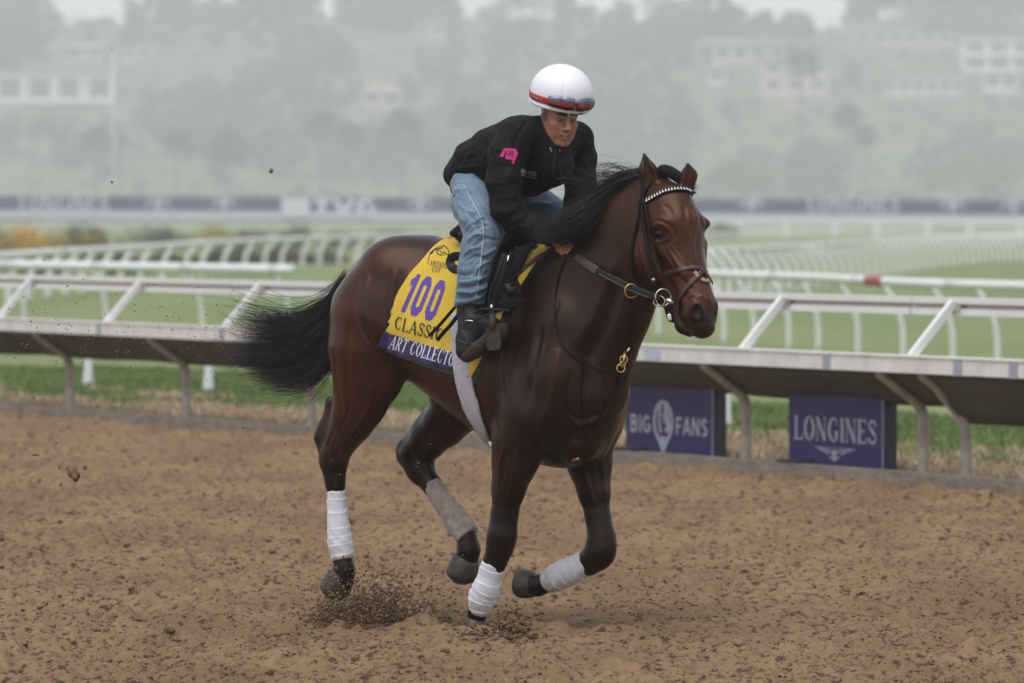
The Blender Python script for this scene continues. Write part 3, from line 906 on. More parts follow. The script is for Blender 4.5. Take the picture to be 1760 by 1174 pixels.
def make_tree(name, loc, h, w, c0, c1, label, trunk=.35, cat='tree', seed=0, n=1500, size=.35, group=None, flat=False, nb=14):
    r = random.Random(seed)
    blobs = []
    zc = h * (trunk + (1 - trunk) / 2)
    for i in range(nb):
        a, q = r.uniform(0, 6.28), r.random() ** .6
        zz = zc + r.uniform(-.36, .36) * h * (1 - trunk)
        if flat: zz = h * (.80 + r.uniform(-.12, .08) - .25 * q * q)
        blobs.append((math.cos(a) * q * w * .36, math.sin(a) * q * w * .36, zz, w * r.uniform(.12, .22), w * r.uniform(.12, .22), (h * (1 - trunk)) * r.uniform(.10, .2)))
    V, F, C = leaf_cloud(blobs, n, size, c0, c1, None, seed)
    root = tag(empty(name, loc), label, cat, group)
    o = mesh_obj('crown', V, F, M['leafA'], root, smooth=False); set_colors(o, C)
    mb = MB()
    mb.tube([Vector((0, 0, -.5)), Vector((r.uniform(-.2, .2), 0, h * trunk * .6)), Vector((r.uniform(-.4, .4), 0, zc))], [h * .028, h * .02, h * .008], 7)
    for b in blobs[:6]:
        mb.tube([Vector((0, 0, h * trunk * .7)), Vector((b[0] * .5, b[1] * .5, (h * trunk * .7 + b[2]) / 2 + .2)), Vector(b[:3])], [h * .012, h * .009, h * .004], 5)
    mb.build('trunk', M['bark'], root, True)
    return root
def make_palm(loc, h, cw, label, seed=0, c0=(.03, .05, .018), c1=(.075, .105, .035)):
    """fan palm: bare trunk, globe of stiff drooping fronds, dead skirt"""
    r = random.Random(seed)
    root = tag(empty('palm_tree', loc), label, 'palm tree', 'palm trees on the hazy hillside')
    mb = MB(); pts = [Vector((0, 0, -.5)), Vector((r.uniform(-.15, .15), 0, h * .4)), Vector((r.uniform(-.25, .25), 0, h * .86))]
    mb.tube(pts, [.5, .4, .34], 8); mb.build('trunk', M['bark'], root, True)
    top = pts[-1]
    V, F, C = [], [], []
    for i in range(52):
        az = r.uniform(0, 6.28); el = r.uniform(-.75, 1.3)
        L = cw * .5 * r.uniform(.75, 1.1)
        d = Vector((math.cos(az) * math.cos(el), math.sin(az) * math.cos(el), math.sin(el)))
        sd = d.cross(Vector((0, 0, 1))).normalized()
        up = sd.cross(d)
        base = top + d * L * .35
        col = [c0[k] + (c1[k] - c0[k]) * r.random() for k in range(3)]
        if el < -.35: col = [.15, .125, .09]
        for j in range(9):
            a = (j - 4) / 4 * 1.05
            dd = (d * math.cos(a) + sd * math.sin(a)).normalized()
            tip = base + dd * L * .75 - Vector((0, 0, L * (.16 + .1 * abs(a))))
            n = len(V)
            V += [base - up * .03 - sd * .05, base + sd * .05, base + dd * L * .4 + sd * .1 * L - Vector((0, 0, .03)), tip, base + dd * L * .4 - sd * .1 * L]
            F.append((n, n + 1, n + 2, n + 3, n + 4)); C += [col] * 5
        n = len(V); V += [top, top + up * .05, base, base - up * .06]; F.append((n, n + 1, n + 2, n + 3)); C += [col] * 4
    o = mesh_obj('crown', V, F, M['leafA'], root, smooth=False); set_colors(o, np.array(C))
    return root
def gz(x, y): return float(hill_z(np.array([x]), np.array([y]))[0])
def on_hill(px, Y):
    Y = Y * BS; p = P(px, 300, Y); return Vector((p.x, p.y, gz(p.x, p.y) - .1))
def hgt_to(px, py, Y, base): return max(P(px, py, Y * BS).z - base.z, 1.0)

def fit_Y(px, ybot):
    for Y in np.arange(732, 530, -2.0):
        p = P(px, ybot, Y * BS)
        if gz(p.x, p.y) <= p.z - .5: return float(Y)
    return 535.0
RECTS = [(-60, 196, 112, 182, 640), (1215, 1352, 62, 108, 690), (1300, 1425, 92, 162, 675), (1650, 1790, 58, 124, 690), (1515, 1660, 132, 162, 665), (1688, 1752, 120, 156, 655),
         (1430, 1640, 52, 76, 715), (708, 768, 30, 64, 715), (618, 694, 146, 184, 650), (108, 182, 72, 104, 700), (1212, 1252, 114, 142, 660), (200, 292, 76, 100, 705)]
RECTS = [(a, b, c, d, fit_Y((a + b) / 2, d - 4)) for a, b, c, d, e in RECTS]
def hides_house(X, Y, w, h, zb):
    px = CX + FPX * X / Y; pr = FPX * w / Y
    yt = HORIZON - FPX * (zb + h - CAMZ) / Y; yb = HORIZON - FPX * (zb - CAMZ) / Y
    return any(Y / BS < r[4] + 4 and px + pr > r[0] and px - pr < r[1] and yt < r[3] - 3 and yb > r[2] for r in RECTS)
# hillside wood: reads as one mass
g = np.random.default_rng(5)
V, F, C, n = [], [], [], 0
protos = []
for k in range(8):
    r = random.Random(100 + k)
    bl = []
    for i in range(9):
        a, q = r.uniform(0, 6.28), r.random() ** .6
        bl.append((math.cos(a) * q * .34, math.sin(a) * q * .34, .5 + r.uniform(-.3, .32), r.uniform(.12, .22), r.uniform(.12, .22), r.uniform(.1, .2)))
    pal = [((.045, .06, .03), (.085, .10, .05)), ((.06, .075, .03), (.12, .13, .06)), ((.05, .06, .04), (.1, .1, .07)), ((.09, .085, .05), (.15, .13, .08))][k % 4]
    protos.append(leaf_cloud(bl, 420, .075, *pal, seed=k))
for k in range(1250):
    Y = 500 + 250 * g.random() ** .9; X = g.uniform(-.2, .2) * Y
    Xs, Ys_ = X * BS, Y * BS
    # clearings for houses and bare slopes
    if vnoise(np.array([X / 19.0 + 40]), np.array([Y / 34.0]), seed=44)[0] > .70: continue
    if Y > 705: s = g.uniform(5, 10.5) * (1.2 if vnoise(np.array([X / 12.0]), np.array([3.0]), seed=9)[0] > .5 else .55)
    else: s = g.uniform(2.5, 7)
    if Y < 560 and s > 3.5: continue
    if hides_house(Xs, Ys_, s * .6 * BS, s * BS, gz(Xs, Ys_)): continue
    v, f, c = protos[k % 8]
    a = g.uniform(0, 6.28); w = s * g.uniform(.8, 1.3)
    vv = np.stack([(v[:, 0] * math.cos(a) - v[:, 1] * math.sin(a)) * w * BS + Xs, (v[:, 0] * math.sin(a) + v[:, 1] * math.cos(a)) * w * BS + Ys_, v[:, 2] * s * BS + gz(Xs, Ys_) - s * .3], -1)
    V.append(vv); F.append(f + n); n += len(v); C.append(c * g.uniform(.75, 1.3))
o = mesh_obj('hillside_wood', np.vstack(V), np.vstack(F), M['leafA'], smooth=False); set_colors(o, np.vstack(C))
tag(o, 'misty grey green wood and brush covering the hillside', 'trees', kind='stuff')
# scrub on the slope
V, F, C, n = [], [], [], 0
for k in range(1500):
    Y = 480 + 250 * g.random() ** 1.1; X = g.uniform(-.12, .12) * Y
    s = g.uniform(.6, 1.6)
    if hides_house(X * BS, Y * BS, s * BS, s * BS, gz(X * BS, Y * BS)): continue
    v, f, c = protos[(k * 3) % 8]
    v = v[:480]; f = f[:120]; c = c[:480]
    V.append(v * [s * 1.7 * BS, s * 1.7 * BS, s * BS] + [X * BS, Y * BS, gz(X * BS, Y * BS) - s * .4]); F.append(f + n); n += len(v); C.append(c * g.uniform(.8, 1.5))
o = mesh_obj('hillside_scrub', np.vstack(V), np.vstack(F), M['leafA'], smooth=False); set_colors(o, np.vstack(C))
tag(o, 'low grey green scrub covering the foot of the hill', 'scrub', kind='stuff')

for k, (px, top, Y, w, lb) in enumerate((
    (165, 205, 520, 55, 'small faint palm left of the tall lamp pole'), (303, 215, 512, 62, 'palm with thick trunk at far left of hillside'), (392, 232, 508, 80, 'short bushy palm right of the thick trunked palm'),
    (553, 178, 530, 62, 'tall hazy palm, left one of the central pair'), (602, 198, 522, 58, 'hazy palm, right one of the central pair'), (690, 185, 515, 82, 'broad palm nearest behind the rider back'),
    (800, 160, 540, 70, 'palm half hidden behind the rider shoulder'), (1378, 62, 560, 68, 'tallest palm standing before the flat roofed house'), (1455, 170, 545, 62, 'dark palm above a lower palm on the right slope'), (1490, 208, 535, 56, 'lower of the two dark palms on the right slope'))):
    b = on_hill(px, Y); h = hgt_to(px, top, Y, b)
    make_palm(b, h * .96, w * BS * Y / FPX * .95, lb, seed=k)
for k, (px, top, Y, w, tr, fl, lb) in enumerate((
    (1275, 258, 500, 150, .45, True, 'wide flat crowned yellow green tree right of the horse ears'), (1690, 250, 498, 225, .35, True, 'broad domed yellow green tree at the right edge'),
    (300, -30, 700, 120, .2, False, 'dark tall tree breaking the skyline at upper left'), (640, -40, 710, 150, .2, False, 'large misty tree mass on the skyline left of the rider'),
    (885, -45, 700, 160, .2, False, 'tall misty tree on the skyline above the rider'), (980, -20, 720, 90, .3, False, 'thin crowned skyline tree right above the white helmet'),
    (60, -20, 690, 130, .2, False, 'misty tree at the upper left corner'), (1180, -30, 720, 180, .2, False, 'wide misty tree above the horse ears on the skyline'),
    (1650, -20, 720, 130, .2, False, 'dark skyline tree above the glass walled house'), (480, -25, 715, 110, .2, False, 'rounded skyline tree in the upper left half'))):
    b = on_hill(px, Y); h = hgt_to(px, top, Y, b)
    ww = w * BS * Y / FPX
    c = ((.10, .11, .035), (.22, .21, .08)) if fl else ((.04, .05, .03), (.08, .09, .055))
    make_tree('tree', b, h, ww, c[0], c[1], lb, tr, seed=k + 50, n=2600 if fl else 2000, size=.4 if fl else .75, flat=fl, group=None, nb=16)

# infield flower beds and shrubs at left, and a low hedge under the rail
shr = [(-20, 366, 215, 105, 1, 'orange flowering shrub at the left edge beyond the rails'), (45, 372, 205, 90, 1, 'golden flowering shrub, second from the left edge'), (95, 375, 210, 85, 2, 'yellow green flowering shrub in the middle of the flower bed'),
       (140, 366, 225, 70, 3, 'dark green shrub at the right end of the flower bed'), (165, 384, 205, 60, 1, 'low orange flowering shrub before the dark green one'),
       (235, 379, 290, 120, 0, 'long grey green shrub right of the flower bed'), (300, 381, 300, 80, 0, 'grey green shrub left of the yellow one'),
       (367, 379, 280, 75, 2, 'rounded yellow topped shrub in the infield'), (440, 384, 290, 85, 4, 'brownish shrub right of the yellow topped one'), (510, 378, 285, 60, 3, 'green shrub left of the tail and behind the rail'),
       (600, 386, 300, 90, 0, 'pale low shrub above the horse croup'), (690, 382, 310, 90, 3, 'green shrub just behind the horse croup'), (770, 383, 310, 70, 2, 'yellow green shrub behind the rider thigh'),
       (1235, 376, 420, 70, 3, 'small green shrub right of the horse forehead'),
       (60, 418, 160, 90, 2, 'low golden shrub seen through the curving rail at left'), (215, 428, 175, 80, 4, 'reddish brown low shrub seen through the curving rail'),
       (300, 424, 185, 100, 3, 'dark green low shrub seen through the curving rail'), (400, 420, 200, 90, 3, 'green hedge shrub seen through the rail, before the brown one'), (490, 420, 215, 80, 4, 'brown low shrub seen through the rail near the tail'), (560, 426, 215, 60, 0, 'grey green low shrub next to the horse croup')]
pal = {0: ((.08, .09, .05), (.13, .14, .08), None), 1: ((.16, .13, .04), (.30, .22, .07), ((.75, .42, .04), .75)), 2: ((.11, .12, .04), (.24, .22, .07), ((.62, .50, .08), .5)), 3: ((.03, .06, .02), (.07, .11, .035), None), 4: ((.075, .055, .04), (.13, .09, .065), None)}
for k, (px, top, Y, w, p, lb) in enumerate(shr):
    a = P(px, 400, Y); h = P(px, top, Y).z
    c0, c1, fl = pal[p]
    make_bush('shrub', (a.x, a.y, -.03), w * Y / FPX * (1.7 if p in (1, 2) else 1.35), h, c0, c1, lb, 'shrub', fl, seed=k + 10, n=1600, size=.07, group='shrubs in the infield beds')

# ---- houses
M['stucco'] = mat("pale_stucco", (.72, .70, .67), .8, noise=(.6, .4, (.6, .57, .53)))
M['stucco_pink'] = mat("pink_stucco", (.60, .47, .42), .8, noise=(.6, .4, (.5, .4, .36)))
M['roof_grey'] = mat("grey_roof", (.3, .31, .33), .8)
M['roof_tan'] = mat("tan_roof", (.42, .33, .26), .8)
M['roof_pale'] = mat("pale_roof", (.8, .8, .82), .6)
M['glass'] = mat("dark_window_glass", (.05, .06, .07), .1, spec=.8)
def house(px0, px1, ytop, ybot, Y, depth, wall, roof, label, floors=1, wins=4, roof_kind='flat', balcony=False, over=.6):
    Y = fit_Y((px0 + px1) / 2, ybot) * BS; depth *= BS; over *= BS
    a, b = P(px0, ytop, Y), P(px1, ybot, Y)
    z1, z0 = a.z, b.z; w = b.x - a.x
    root = tag(empty('house', ((a.x + b.x) / 2, Y, z0)), label, 'house')
    h = z1 - z0
    mb = MB(); mb.box((-w / 2, 0, -6), (w / 2, depth, h * .94)); mb.build('wall', M[wall], root)
    if roof_kind == 'flat':
        mb = MB(); mb.box((-w / 2 - over, -over, h * .94), (w / 2 + over, depth + over, h)); mb.build('roof', M[roof], root)
    else:
        mb = MB(); e = over
        v = [(-w / 2 - e, -e, h * .78), (w / 2 + e, -e, h * .78), (w / 2 + e, depth + e, h * .78), (-w / 2 - e, depth + e, h * .78), (-w / 4, depth / 2, h * 1.12), (w / 4, depth / 2, h * 1.12)]
        mb.add(v, [(0, 1, 5, 4), (1, 2, 5), (2, 3, 4, 5), (3, 0, 4), (3, 2, 1, 0)]); mb.build('roof', M[roof], root)
    fh = h * .9 / floors
    for f in range(floors):
        for i in range(wins):
            ww = w / wins; x = -w / 2 + ww * (i + .5)
            mb = MB(); hw = ww * .36
            mb.bar((x - hw, -.03, f * fh + fh * .5), (x + hw, -.03, f * fh + fh * .5), .1, fh * .66)
            fr = mb.build('window', M['stucco'], root)
            mb = MB(); mb.bar((x - hw * .9, -.09, f * fh + fh * .5), (x + hw * .9, -.09, f * fh + fh * .5), .04, fh * .58)
            mb.build('pane', M['glass'], fr)
        if balcony:
            mb = MB(); mb.box((-w / 2, -2.6, f * fh - .2), (w / 2, -.003, f * fh + .2)); bo = mb.build('balcony', M[wall], root)
            mb = MB(); mb.box((-w / 2, -2.64, f * fh + .2), (w / 2, -2.4, f * fh + 1.1)); mb.build('parapet', M['stucco'], bo)
            for i in range(wins + 1):
                x = -w / 2 + w * i / wins
                mb = MB(); mb.bar((x, -2.3, f * fh + .2), (x, -2.3, (f + 1) * fh - .2), .6, .5); mb.build('pillar', M['stucco'], root)
    return root
house(-60, 196, 118, 178, 640, 8, 'stucco', 'roof_grey', 'white balconied house at the far left of the hillside', 1, 5, balcony=True)
house(1225, 1352, 68, 108, 690, 9, 'stucco_pink', 'roof_pale', 'house with long flat white roof behind the tallest palm', 1, 4, over=1.2)
house(1310, 1425, 95, 160, 675, 7, 'stucco_pink', 'roof_tan', 'pinkish two storey house just behind the tallest palm trunk', 2, 3)
house(1655, 1780, 62, 122, 690, 8, 'stucco', 'roof_grey', 'glass walled house at the upper right edge', 2, 3, balcony=True)
house(1520, 1660, 136, 160, 665, 7, 'stucco', 'roof_pale', 'long low white house left of the brightest one', 1, 6)
house(1692, 1750, 122, 154, 655, 7, 'stucco', 'roof_pale', 'small bright white house below the glass walled house', 1, 2)
house(1438, 1640, 56, 74, 715, 8, 'stucco_pink', 'roof_pale', 'long faint house row high on the right hillside', 1, 7)
house(712, 765, 34, 62, 715, 8, 'stucco_pink', 'roof_tan', 'small tan house high on the hill left of the rider', 1, 2)
house(622, 690, 150, 182, 650, 8, 'stucco_pink', 'roof_tan', 'tan hip roofed house half way up the central hill', 1, 2, 'hip')
house(112, 178, 76, 102, 700, 8, 'stucco', 'roof_grey', 'pale hip roofed house above the balconied house', 1, 2, 'hip')
house(1215, 1250, 118, 140, 660, 6, 'stucco', 'roof_pale', 'tiny pale building left of the pinkish house', 1, 1)
house(205, 290, 80, 98, 705, 8, 'stucco_pink', 'roof_tan', 'faint long house behind the top of the lamp pole', 1, 3, 'hip')
# tall lamp pole
b = on_hill(195, 560); h = hgt_to(195, 92, 560, b)
lp = tag(empty('lamp_pole', b), 'tall thin pale lamp pole on the left hillside', 'lamp pole')
mb = MB(); mb.tube([Vector((0, 0, -1)), Vector((0, 0, h * .6)), Vector((0, 0, h))], [.5, .42, .3], 8); mb.build('pole', M['far_grey'], lp, True)
mb = MB(); mb.tube([Vector((-1.2, 0, h)), Vector((1.2, 0, h))], .06, 6); mb.build('crossarm', M['far_grey'], lp, True)
for x in (-1.1, 1.1):
    mb = MB(); mb.bar((x - .3, -.2, h + .2), (x + .3, -.2, h + .2), .4, .3); mb.build('lamp', M['far_grey'], lp)
for k, (px, y0) in enumerate(((778, 60), (1308 - 640, 110))):
    b = on_hill(px, 650); h = hgt_to(px, y0, 650, b)
    o = MB(); o.tube([Vector((0, 0, -1)), Vector((0, 0, h))], [.3, .22], 6); o.bar((-1, 0, h * .93), (1, 0, h * .93), .12, .12)
    tag(o.build('utility_pole', M['bark'], None), ('faint utility pole left of the rider below the skyline', 'faint utility pole above the tan hip roofed house')[k], 'utility pole').location = b

# ---- haze
hz = MB(); hz.box((-900, -40, -1.2), (900, 2700, 175))
m = bpy.data.materials.new("haze_air"); m.use_nodes = True
nt = m.node_tree
for nn in list(nt.nodes):
    if nn.type != 'OUTPUT_MATERIAL': nt.nodes.remove(nn)
pv = nt.nodes.new("ShaderNodeVolumePrincipled")
pv.inputs['Color'].default_value = (.97, .98, 1.0, 1)
pv.inputs['Density'].default_value = 0.00050
pv.inputs['Anisotropy'].default_value = 0.0
nt.links.new(pv.outputs[0], nt.nodes['Material Output'].inputs['Volume'])
tag(hz.build('haze', m), 'pale morning haze filling the air over the track', 'haze', kind='stuff')
# ================================================================== sculpting by signed distances
class Plane:
    """the upright plane of a figure: f forward, r to the figure's right (towards the camera), z up"""
    def __init__(s, px, py, Y, ang):
        a = P(px, py, Y); s.ox, s.oy = a.x, a.y; s.c, s.s = math.cos(R(ang)), math.sin(R(ang)); s.ang = ang
    def world(s, px, py, r=0.0):
        a = P(px, py, 1.0); u = a.x                      # X = u*Y exactly
        f = (u * (s.oy - r * s.c) - s.ox + r * s.s) / (s.c + u * s.s)
        Y = s.oy - s.s * f - r * s.c
        return P(px, py, Y)
BODY = Plane(860, 1080, 25.0, 40.0)
def to_local(w):
    dx, dy = w.x - BODY.ox, w.y - BODY.oy
    return Vector((dx * BODY.c - dy * BODY.s, dx * BODY.s + dy * BODY.c, w.z))
def to_world(l):
    return Vector((BODY.ox + l[0] * BODY.c + l[1] * BODY.s, BODY.oy - l[0] * BODY.s + l[1] * BODY.c, l[2]))
def H(px, py, r=0.0, plane=BODY): return to_local(plane.world(px, py, r))
CAM_L = to_local(Vector((0, 0, CAMZ)))
def ray_l(px, py):
    d = (to_local(P(px, py, 30.0)) - CAM_L); return CAM_L, d.normalized()
PX = 1 / 375.0                       # metres per photograph pixel at the horse

class Field:
    def __init__(s, lo, hi, h):
        s.lo = np.array(lo, float); s.h = h
        s.n = np.ceil((np.array(hi, float) - s.lo) / h).astype(int) + 1
        s.F = np.full(s.n, 1.0, np.float32)
    def ax(s, i0, i1):
        return [(s.lo[k] + s.h * np.arange(i0[k], i1[k])).astype(np.float32).reshape([-1 if j == k else 1 for j in range(3)]) for k in range(3)]
    def apply(s, fn, lo, hi, k, mode='add'):
        pad = k + 3 * s.h
        i0 = np.clip(np.floor((np.array(lo) - pad - s.lo) / s.h).astype(int), 0, s.n)
        i1 = np.clip(np.ceil((np.array(hi) + pad - s.lo) / s.h).astype(int) + 1, 0, s.n)
        if (i1 <= i0).any(): return
        X, Y, Z = s.ax(i0, i1)
        d = fn(X, Y, Z)
        sl = tuple(slice(a, b) for a, b in zip(i0, i1))
        A = s.F[sl]
        if mode == 'sub':
            d = -d
            if k > 0:
                h = np.clip(.5 - .5 * (d - A) / k, 0, 1); s.F[sl] = A * h * 0 + (A + (d - A) * (1 - h)) + k * h * (1 - h)
            else: s.F[sl] = np.maximum(A, d)
        else:
            if k > 0:
                h = np.clip(.5 + .5 * (A - d) / k, 0, 1); s.F[sl] = A + (d - A) * h - k * h * (1 - h)
            else: s.F[sl] = np.minimum(A, d)
    def cap(s, a, b, ra, rb, k=.02, side=None, sa=1.0, sb=1.0, mode='add'):
        """round cone from a to b; side = unit vector along which the section is scaled by sa..sb"""
        a, b = np.array(a, float), np.array(b, float)
        ba = b - a; L2 = max(ba @ ba, 1e-9)
        rm = max(ra * max(1, sa), rb * max(1, sb))
        def fn(X, Y, Z):
            px, py, pz = X - a[0], Y - a[1], Z - a[2]
            t = np.clip((px * ba[0] + py * ba[1] + pz * ba[2]) / L2, 0, 1)
            qx, qy, qz = px - t * ba[0], py - t * ba[1], pz - t * ba[2]
            r = ra + (rb - ra) * t
            if side is not None:
                sc = sa + (sb - sa) * t
                w = qx * side[0] + qy * side[1] + qz * side[2]
                m = w * (1 / sc - 1)
                qx, qy, qz = qx + m * side[0], qy + m * side[1], qz + m * side[2]
                return (np.sqrt(qx * qx + qy * qy + qz * qz) - r) * np.minimum(sc, 1)
            return np.sqrt(qx * qx + qy * qy + qz * qz) - r
        s.apply(fn, np.minimum(a, b) - rm, np.maximum(a, b) + rm, k, mode)
    def chain(s, pts, k=.02, side=(0, 1, 0), mode='add', bk=None):
        """pts: (Vector, radius, side scale)"""
        for i, (p, q) in enumerate(zip(pts, pts[1:])):
            s.cap(p[0], q[0], p[1], q[1], k if i or bk is None else bk, side, p[2], q[2], mode)
    def ell(s, c, rad, axes=None, k=.02, mode='add'):
        c = np.array(c, float); rad = np.array(rad, float)
        A = np.eye(3) if axes is None else np.array(axes, float)
        rm = rad.max(); mn = rad.min()
        def fn(X, Y, Z):
            x, y, z = X - c[0], Y - c[1], Z - c[2]
            q = 0; g = 0
            for i in range(3):
                w = (x * A[i][0] + y * A[i][1] + z * A[i][2])
                q = q + (w / rad[i]) ** 2; g = g + (w / rad[i] ** 2) ** 2
            q = np.sqrt(q)
            return q * (q - 1) / np.maximum(np.sqrt(g), 1e-6)
        s.apply(fn, c - rm, c + rm, k, mode)
    def mesh(s, name, matl, parent=None):
        V, Fc = surface_nets(s.F, s.lo, s.h)
        return mesh_obj(name, V, Fc, matl, parent)
def surface_nets(F, lo, h):
    S = F < 0
    c = np.zeros(tuple(n - 1 for n in F.shape), np.uint8)
    for a in (0, 1):
        for b in (0, 1):
            for d in (0, 1):
                c += S[a:F.shape[0] - 1 + a, b:F.shape[1] - 1 + b, d:F.shape[2] - 1 + d]
    act = (c > 0) & (c < 8)
    I = np.stack(np.nonzero(act), -1)
    ids = np.full(c.shape, -1, np.int32); ids[act] = np.arange(len(I), dtype=np.int32)
    corners = [(a, b, d) for a in (0, 1) for b in (0, 1) for d in (0, 1)]
    val = {q: F[I[:, 0] + q[0], I[:, 1] + q[1], I[:, 2] + q[2]] for q in corners}
    acc = np.zeros((len(I), 3)); cnt = np.zeros(len(I))
    for q in corners:
        for k in range(3):
            if q[k] == 0:
                w = list(q); w[k] = 1; w = tuple(w)
                v0, v1 = val[q], val[w]; m = (v0 < 0) != (v1 < 0)
                t = v0[m] / (v0[m] - v1[m])
                p = np.repeat(np.array([q], float), m.sum(), 0); p[:, k] += t
                acc[m] += p; cnt[m] += 1
    V = lo + h * (I + acc / cnt[:, None])
    faces = []
    for k in range(3):
        n = [slice(0, None)] * 3
        a = [slice(1, -1)] * 3; b = [slice(1, -1)] * 3
        a[k] = slice(0, -1); b[k] = slice(1, None)
        s0, s1 = S[tuple(a)], S[tuple(b)]
        E = np.stack(np.nonzero(s0 != s1), -1)
        flip = s0[tuple(E.T)]
        off = [1, 1, 1]; off[k] = 0
        E = E + off
        u, v = (k + 1) % 3, (k + 2) % 3
        q = []
        for du, dv in ((-1, -1), (0, -1), (0, 0), (-1, 0)):
            o = E.copy(); o[:, u] += du; o[:, v] += dv
            q.append(ids[tuple(o.T)])
        q = np.stack(q, -1)
        q[~flip] = q[~flip][:, ::-1]
        faces.append(q)
    Fc = np.vstack(faces)
    Fc = Fc[(Fc >= 0).all(1)]
    return V, Fc
def arr(o):
    v = np.empty(len(o.data.vertices) * 3, np.float32); o.data.vertices.foreach_get('co', v); return v.reshape(-1, 3)
def nrm(o):
    v = np.empty(len(o.data.vertices) * 3, np.float32); o.data.vertex_normals.foreach_get('vector', v); return v.reshape(-1, 3)
def put(o, v):
    o.data.vertices.foreach_set('co', v.astype(np.float32).ravel()); o.data.update()
def bvh(o):
    v = arr(o)
    f = np.empty(len(o.data.loops), np.int32); o.data.loops.foreach_get('vertex_index', f)
    if len(f) == 4 * len(o.data.polygons): f = f.reshape(-1, 4).tolist()
    else: f = [list(p.vertices) for p in o.data.polygons]
    return BVHTree.FromPolygons(v.tolist(), f)
def hit(tree, px, py):
    o, d = ray_l(px, py)
    loc, n, i, dist = tree.ray_cast(o, d, 60)
    return loc, n
def seg_dist(V, pts):
    """distance of vertices to a polyline and parameter along it"""
    best = np.full(len(V), 9.0); par = np.zeros(len(V)); n = len(pts) - 1
    for i in range(n):
        a, b = pts[i], pts[i + 1]; ba = b - a
        t = np.clip(((V - a) @ ba) / max(ba @ ba, 1e-9), 0, 1)
        d = np.linalg.norm(V - a - t[:, None] * ba, axis=1)
        m = d < best; best[m] = d[m]; par[m] = (i + t[m]) / n
    return best, par
def ridges(o, tree, lines):
    """raise (amp>0) or sink folds, muscles and veins along pixel polylines laid on the surface: (pixels, width, amplitude)"""
    V = arr(o).astype(float); N = nrm(o).astype(float); D = np.zeros(len(V))
    for pix, w, amp in lines:
        pts = []
        for q in spline([(a, b, 0) for a, b in pix], max(6, len(pix) * 4)):
            loc, n = hit(tree, q[0], q[1])
            if loc is not None: pts.append(np.array(loc))
        if len(pts) < 2: continue
        pts = np.array(pts)
        lo, hi = pts.min(0) - 3 * w, pts.max(0) + 3 * w
        m = np.nonzero(((V > lo) & (V < hi)).all(1))[0]
        if not len(m): continue
        d, t = seg_dist(V[m], pts)
        fade = np.clip(np.minimum(t, 1 - t) * 5, 0, 1) ** .5
        D[m] += amp * np.exp(-(d / w) ** 2) * (.25 + .75 * fade)
    put(o, V + N * D[:, None])
# ================================================================== HORSE
horse = tag(empty('racehorse', (BODY.ox, BODY.oy, 0), -R(BODY.ang)), 'dark bay racehorse galloping with white bandaged legs and braided bridle', 'horse')
hf = Field((-1.25, -.48, -.06), (1.28, .48, 2.22), .0062)
HEADP = None
_poll = BODY.world(1128, 318, 0)
HEAD = Plane(0, 0, 1, 53); HEAD.ox, HEAD.oy = _poll.x, _poll.y
def HH(px, py, r=0.0): return H(px, py, r, HEAD)
_ha = R(HEAD.ang - BODY.ang)                       # head turned relative to the body
HS = (math.sin(_ha) * -1, -math.cos(_ha), 0)        # head's right-hand direction, body-local
HS = (-math.sin(_ha), -math.cos(_ha), 0)
def hp(px, py, r, rad, s=1.0): return (H(px, py, r), rad * PX, s)
def hh(px, py, r, rad, s=1.0): return (HH(px, py, r), rad * PX, s)

# trunk: sections along f
sec = [(596, 470, 560, .03), (612, 446, 600, .12), (640, 425, 612, .19), (680, 404, 628, .24), (722, 399, 648, .265), (770, 405, 684, .27), (820, 416, 726, .28), (870, 424, 758, .28),
       (918, 424, 784, .265), (958, 428, 796, .24), (995, 450, 794, .215), (1028, 530, 768, .16), (1046, 600, 730, .10), (1058, 645, 695, .03)]
fs, zt, zb, hw = [], [], [], []
for px, a, b, w in sec:
    p, q = H(px, a), H(px, b)
    fs.append(p.x); zt.append(p.z); zb.append(q.z); hw.append(w)
fd = np.linspace(fs[0], fs[-1], 120)
cs = spline(np.stack([fs, zt, zb, hw], -1), 200)
o_ = np.argsort(cs[:, 0]); cs = cs[o_]
def trunk(X, Y, Z):
    zt_, zb_, hw_ = [np.interp(X, cs[:, 0], cs[:, k]).astype(np.float32) for k in (1, 2, 3)]
    zc = (zt_ + zb_) / 2 - .02; hh_ = (zt_ - zb_) / 2
    v = (Z - zc) / hh_
    w = hw_ * (1 - .20 * np.clip(v, -1, 1.2)) 
    q = np.sqrt((Y / w) ** 2 + v ** 2)
    d = (q - 1) * np.minimum(w, hh_) * .9
    ex = np.maximum(fs[0] - X, X - fs[-1])
    return np.where(ex > 0, np.maximum(d, ex + .005), d)
hf.apply(trunk, (fs[0] - .02, -.4, .5), (fs[-1] + .02, .4, 1.8), .02)
# neck
hf.chain([hp(992, 590, 0, 92, .62), hp(1020, 530, 0, 88, .58), hp(1042, 485, 0, 80, .52), hp(1066, 430, 0, 68, .52), hp(1092, 385, 0, 55, .56), hp(1118, 350, 0, 40, .7)], k=.09)
hf.chain([hp(1094, 480, 0, 26, 1.0), hp(1070, 540, 0, 27, 1.0), hp(1046, 605, 0, 32, .95), hp(1030, 668, 0, 42, 1.15)], k=.07)
hf.chain([hp(960, 455, 0, 30, .7), hp(1000, 400, 0, 22, .6), hp(1050, 345, 0, 18, .6), hp(1100, 312, 0, 16, .6)], k=.05)
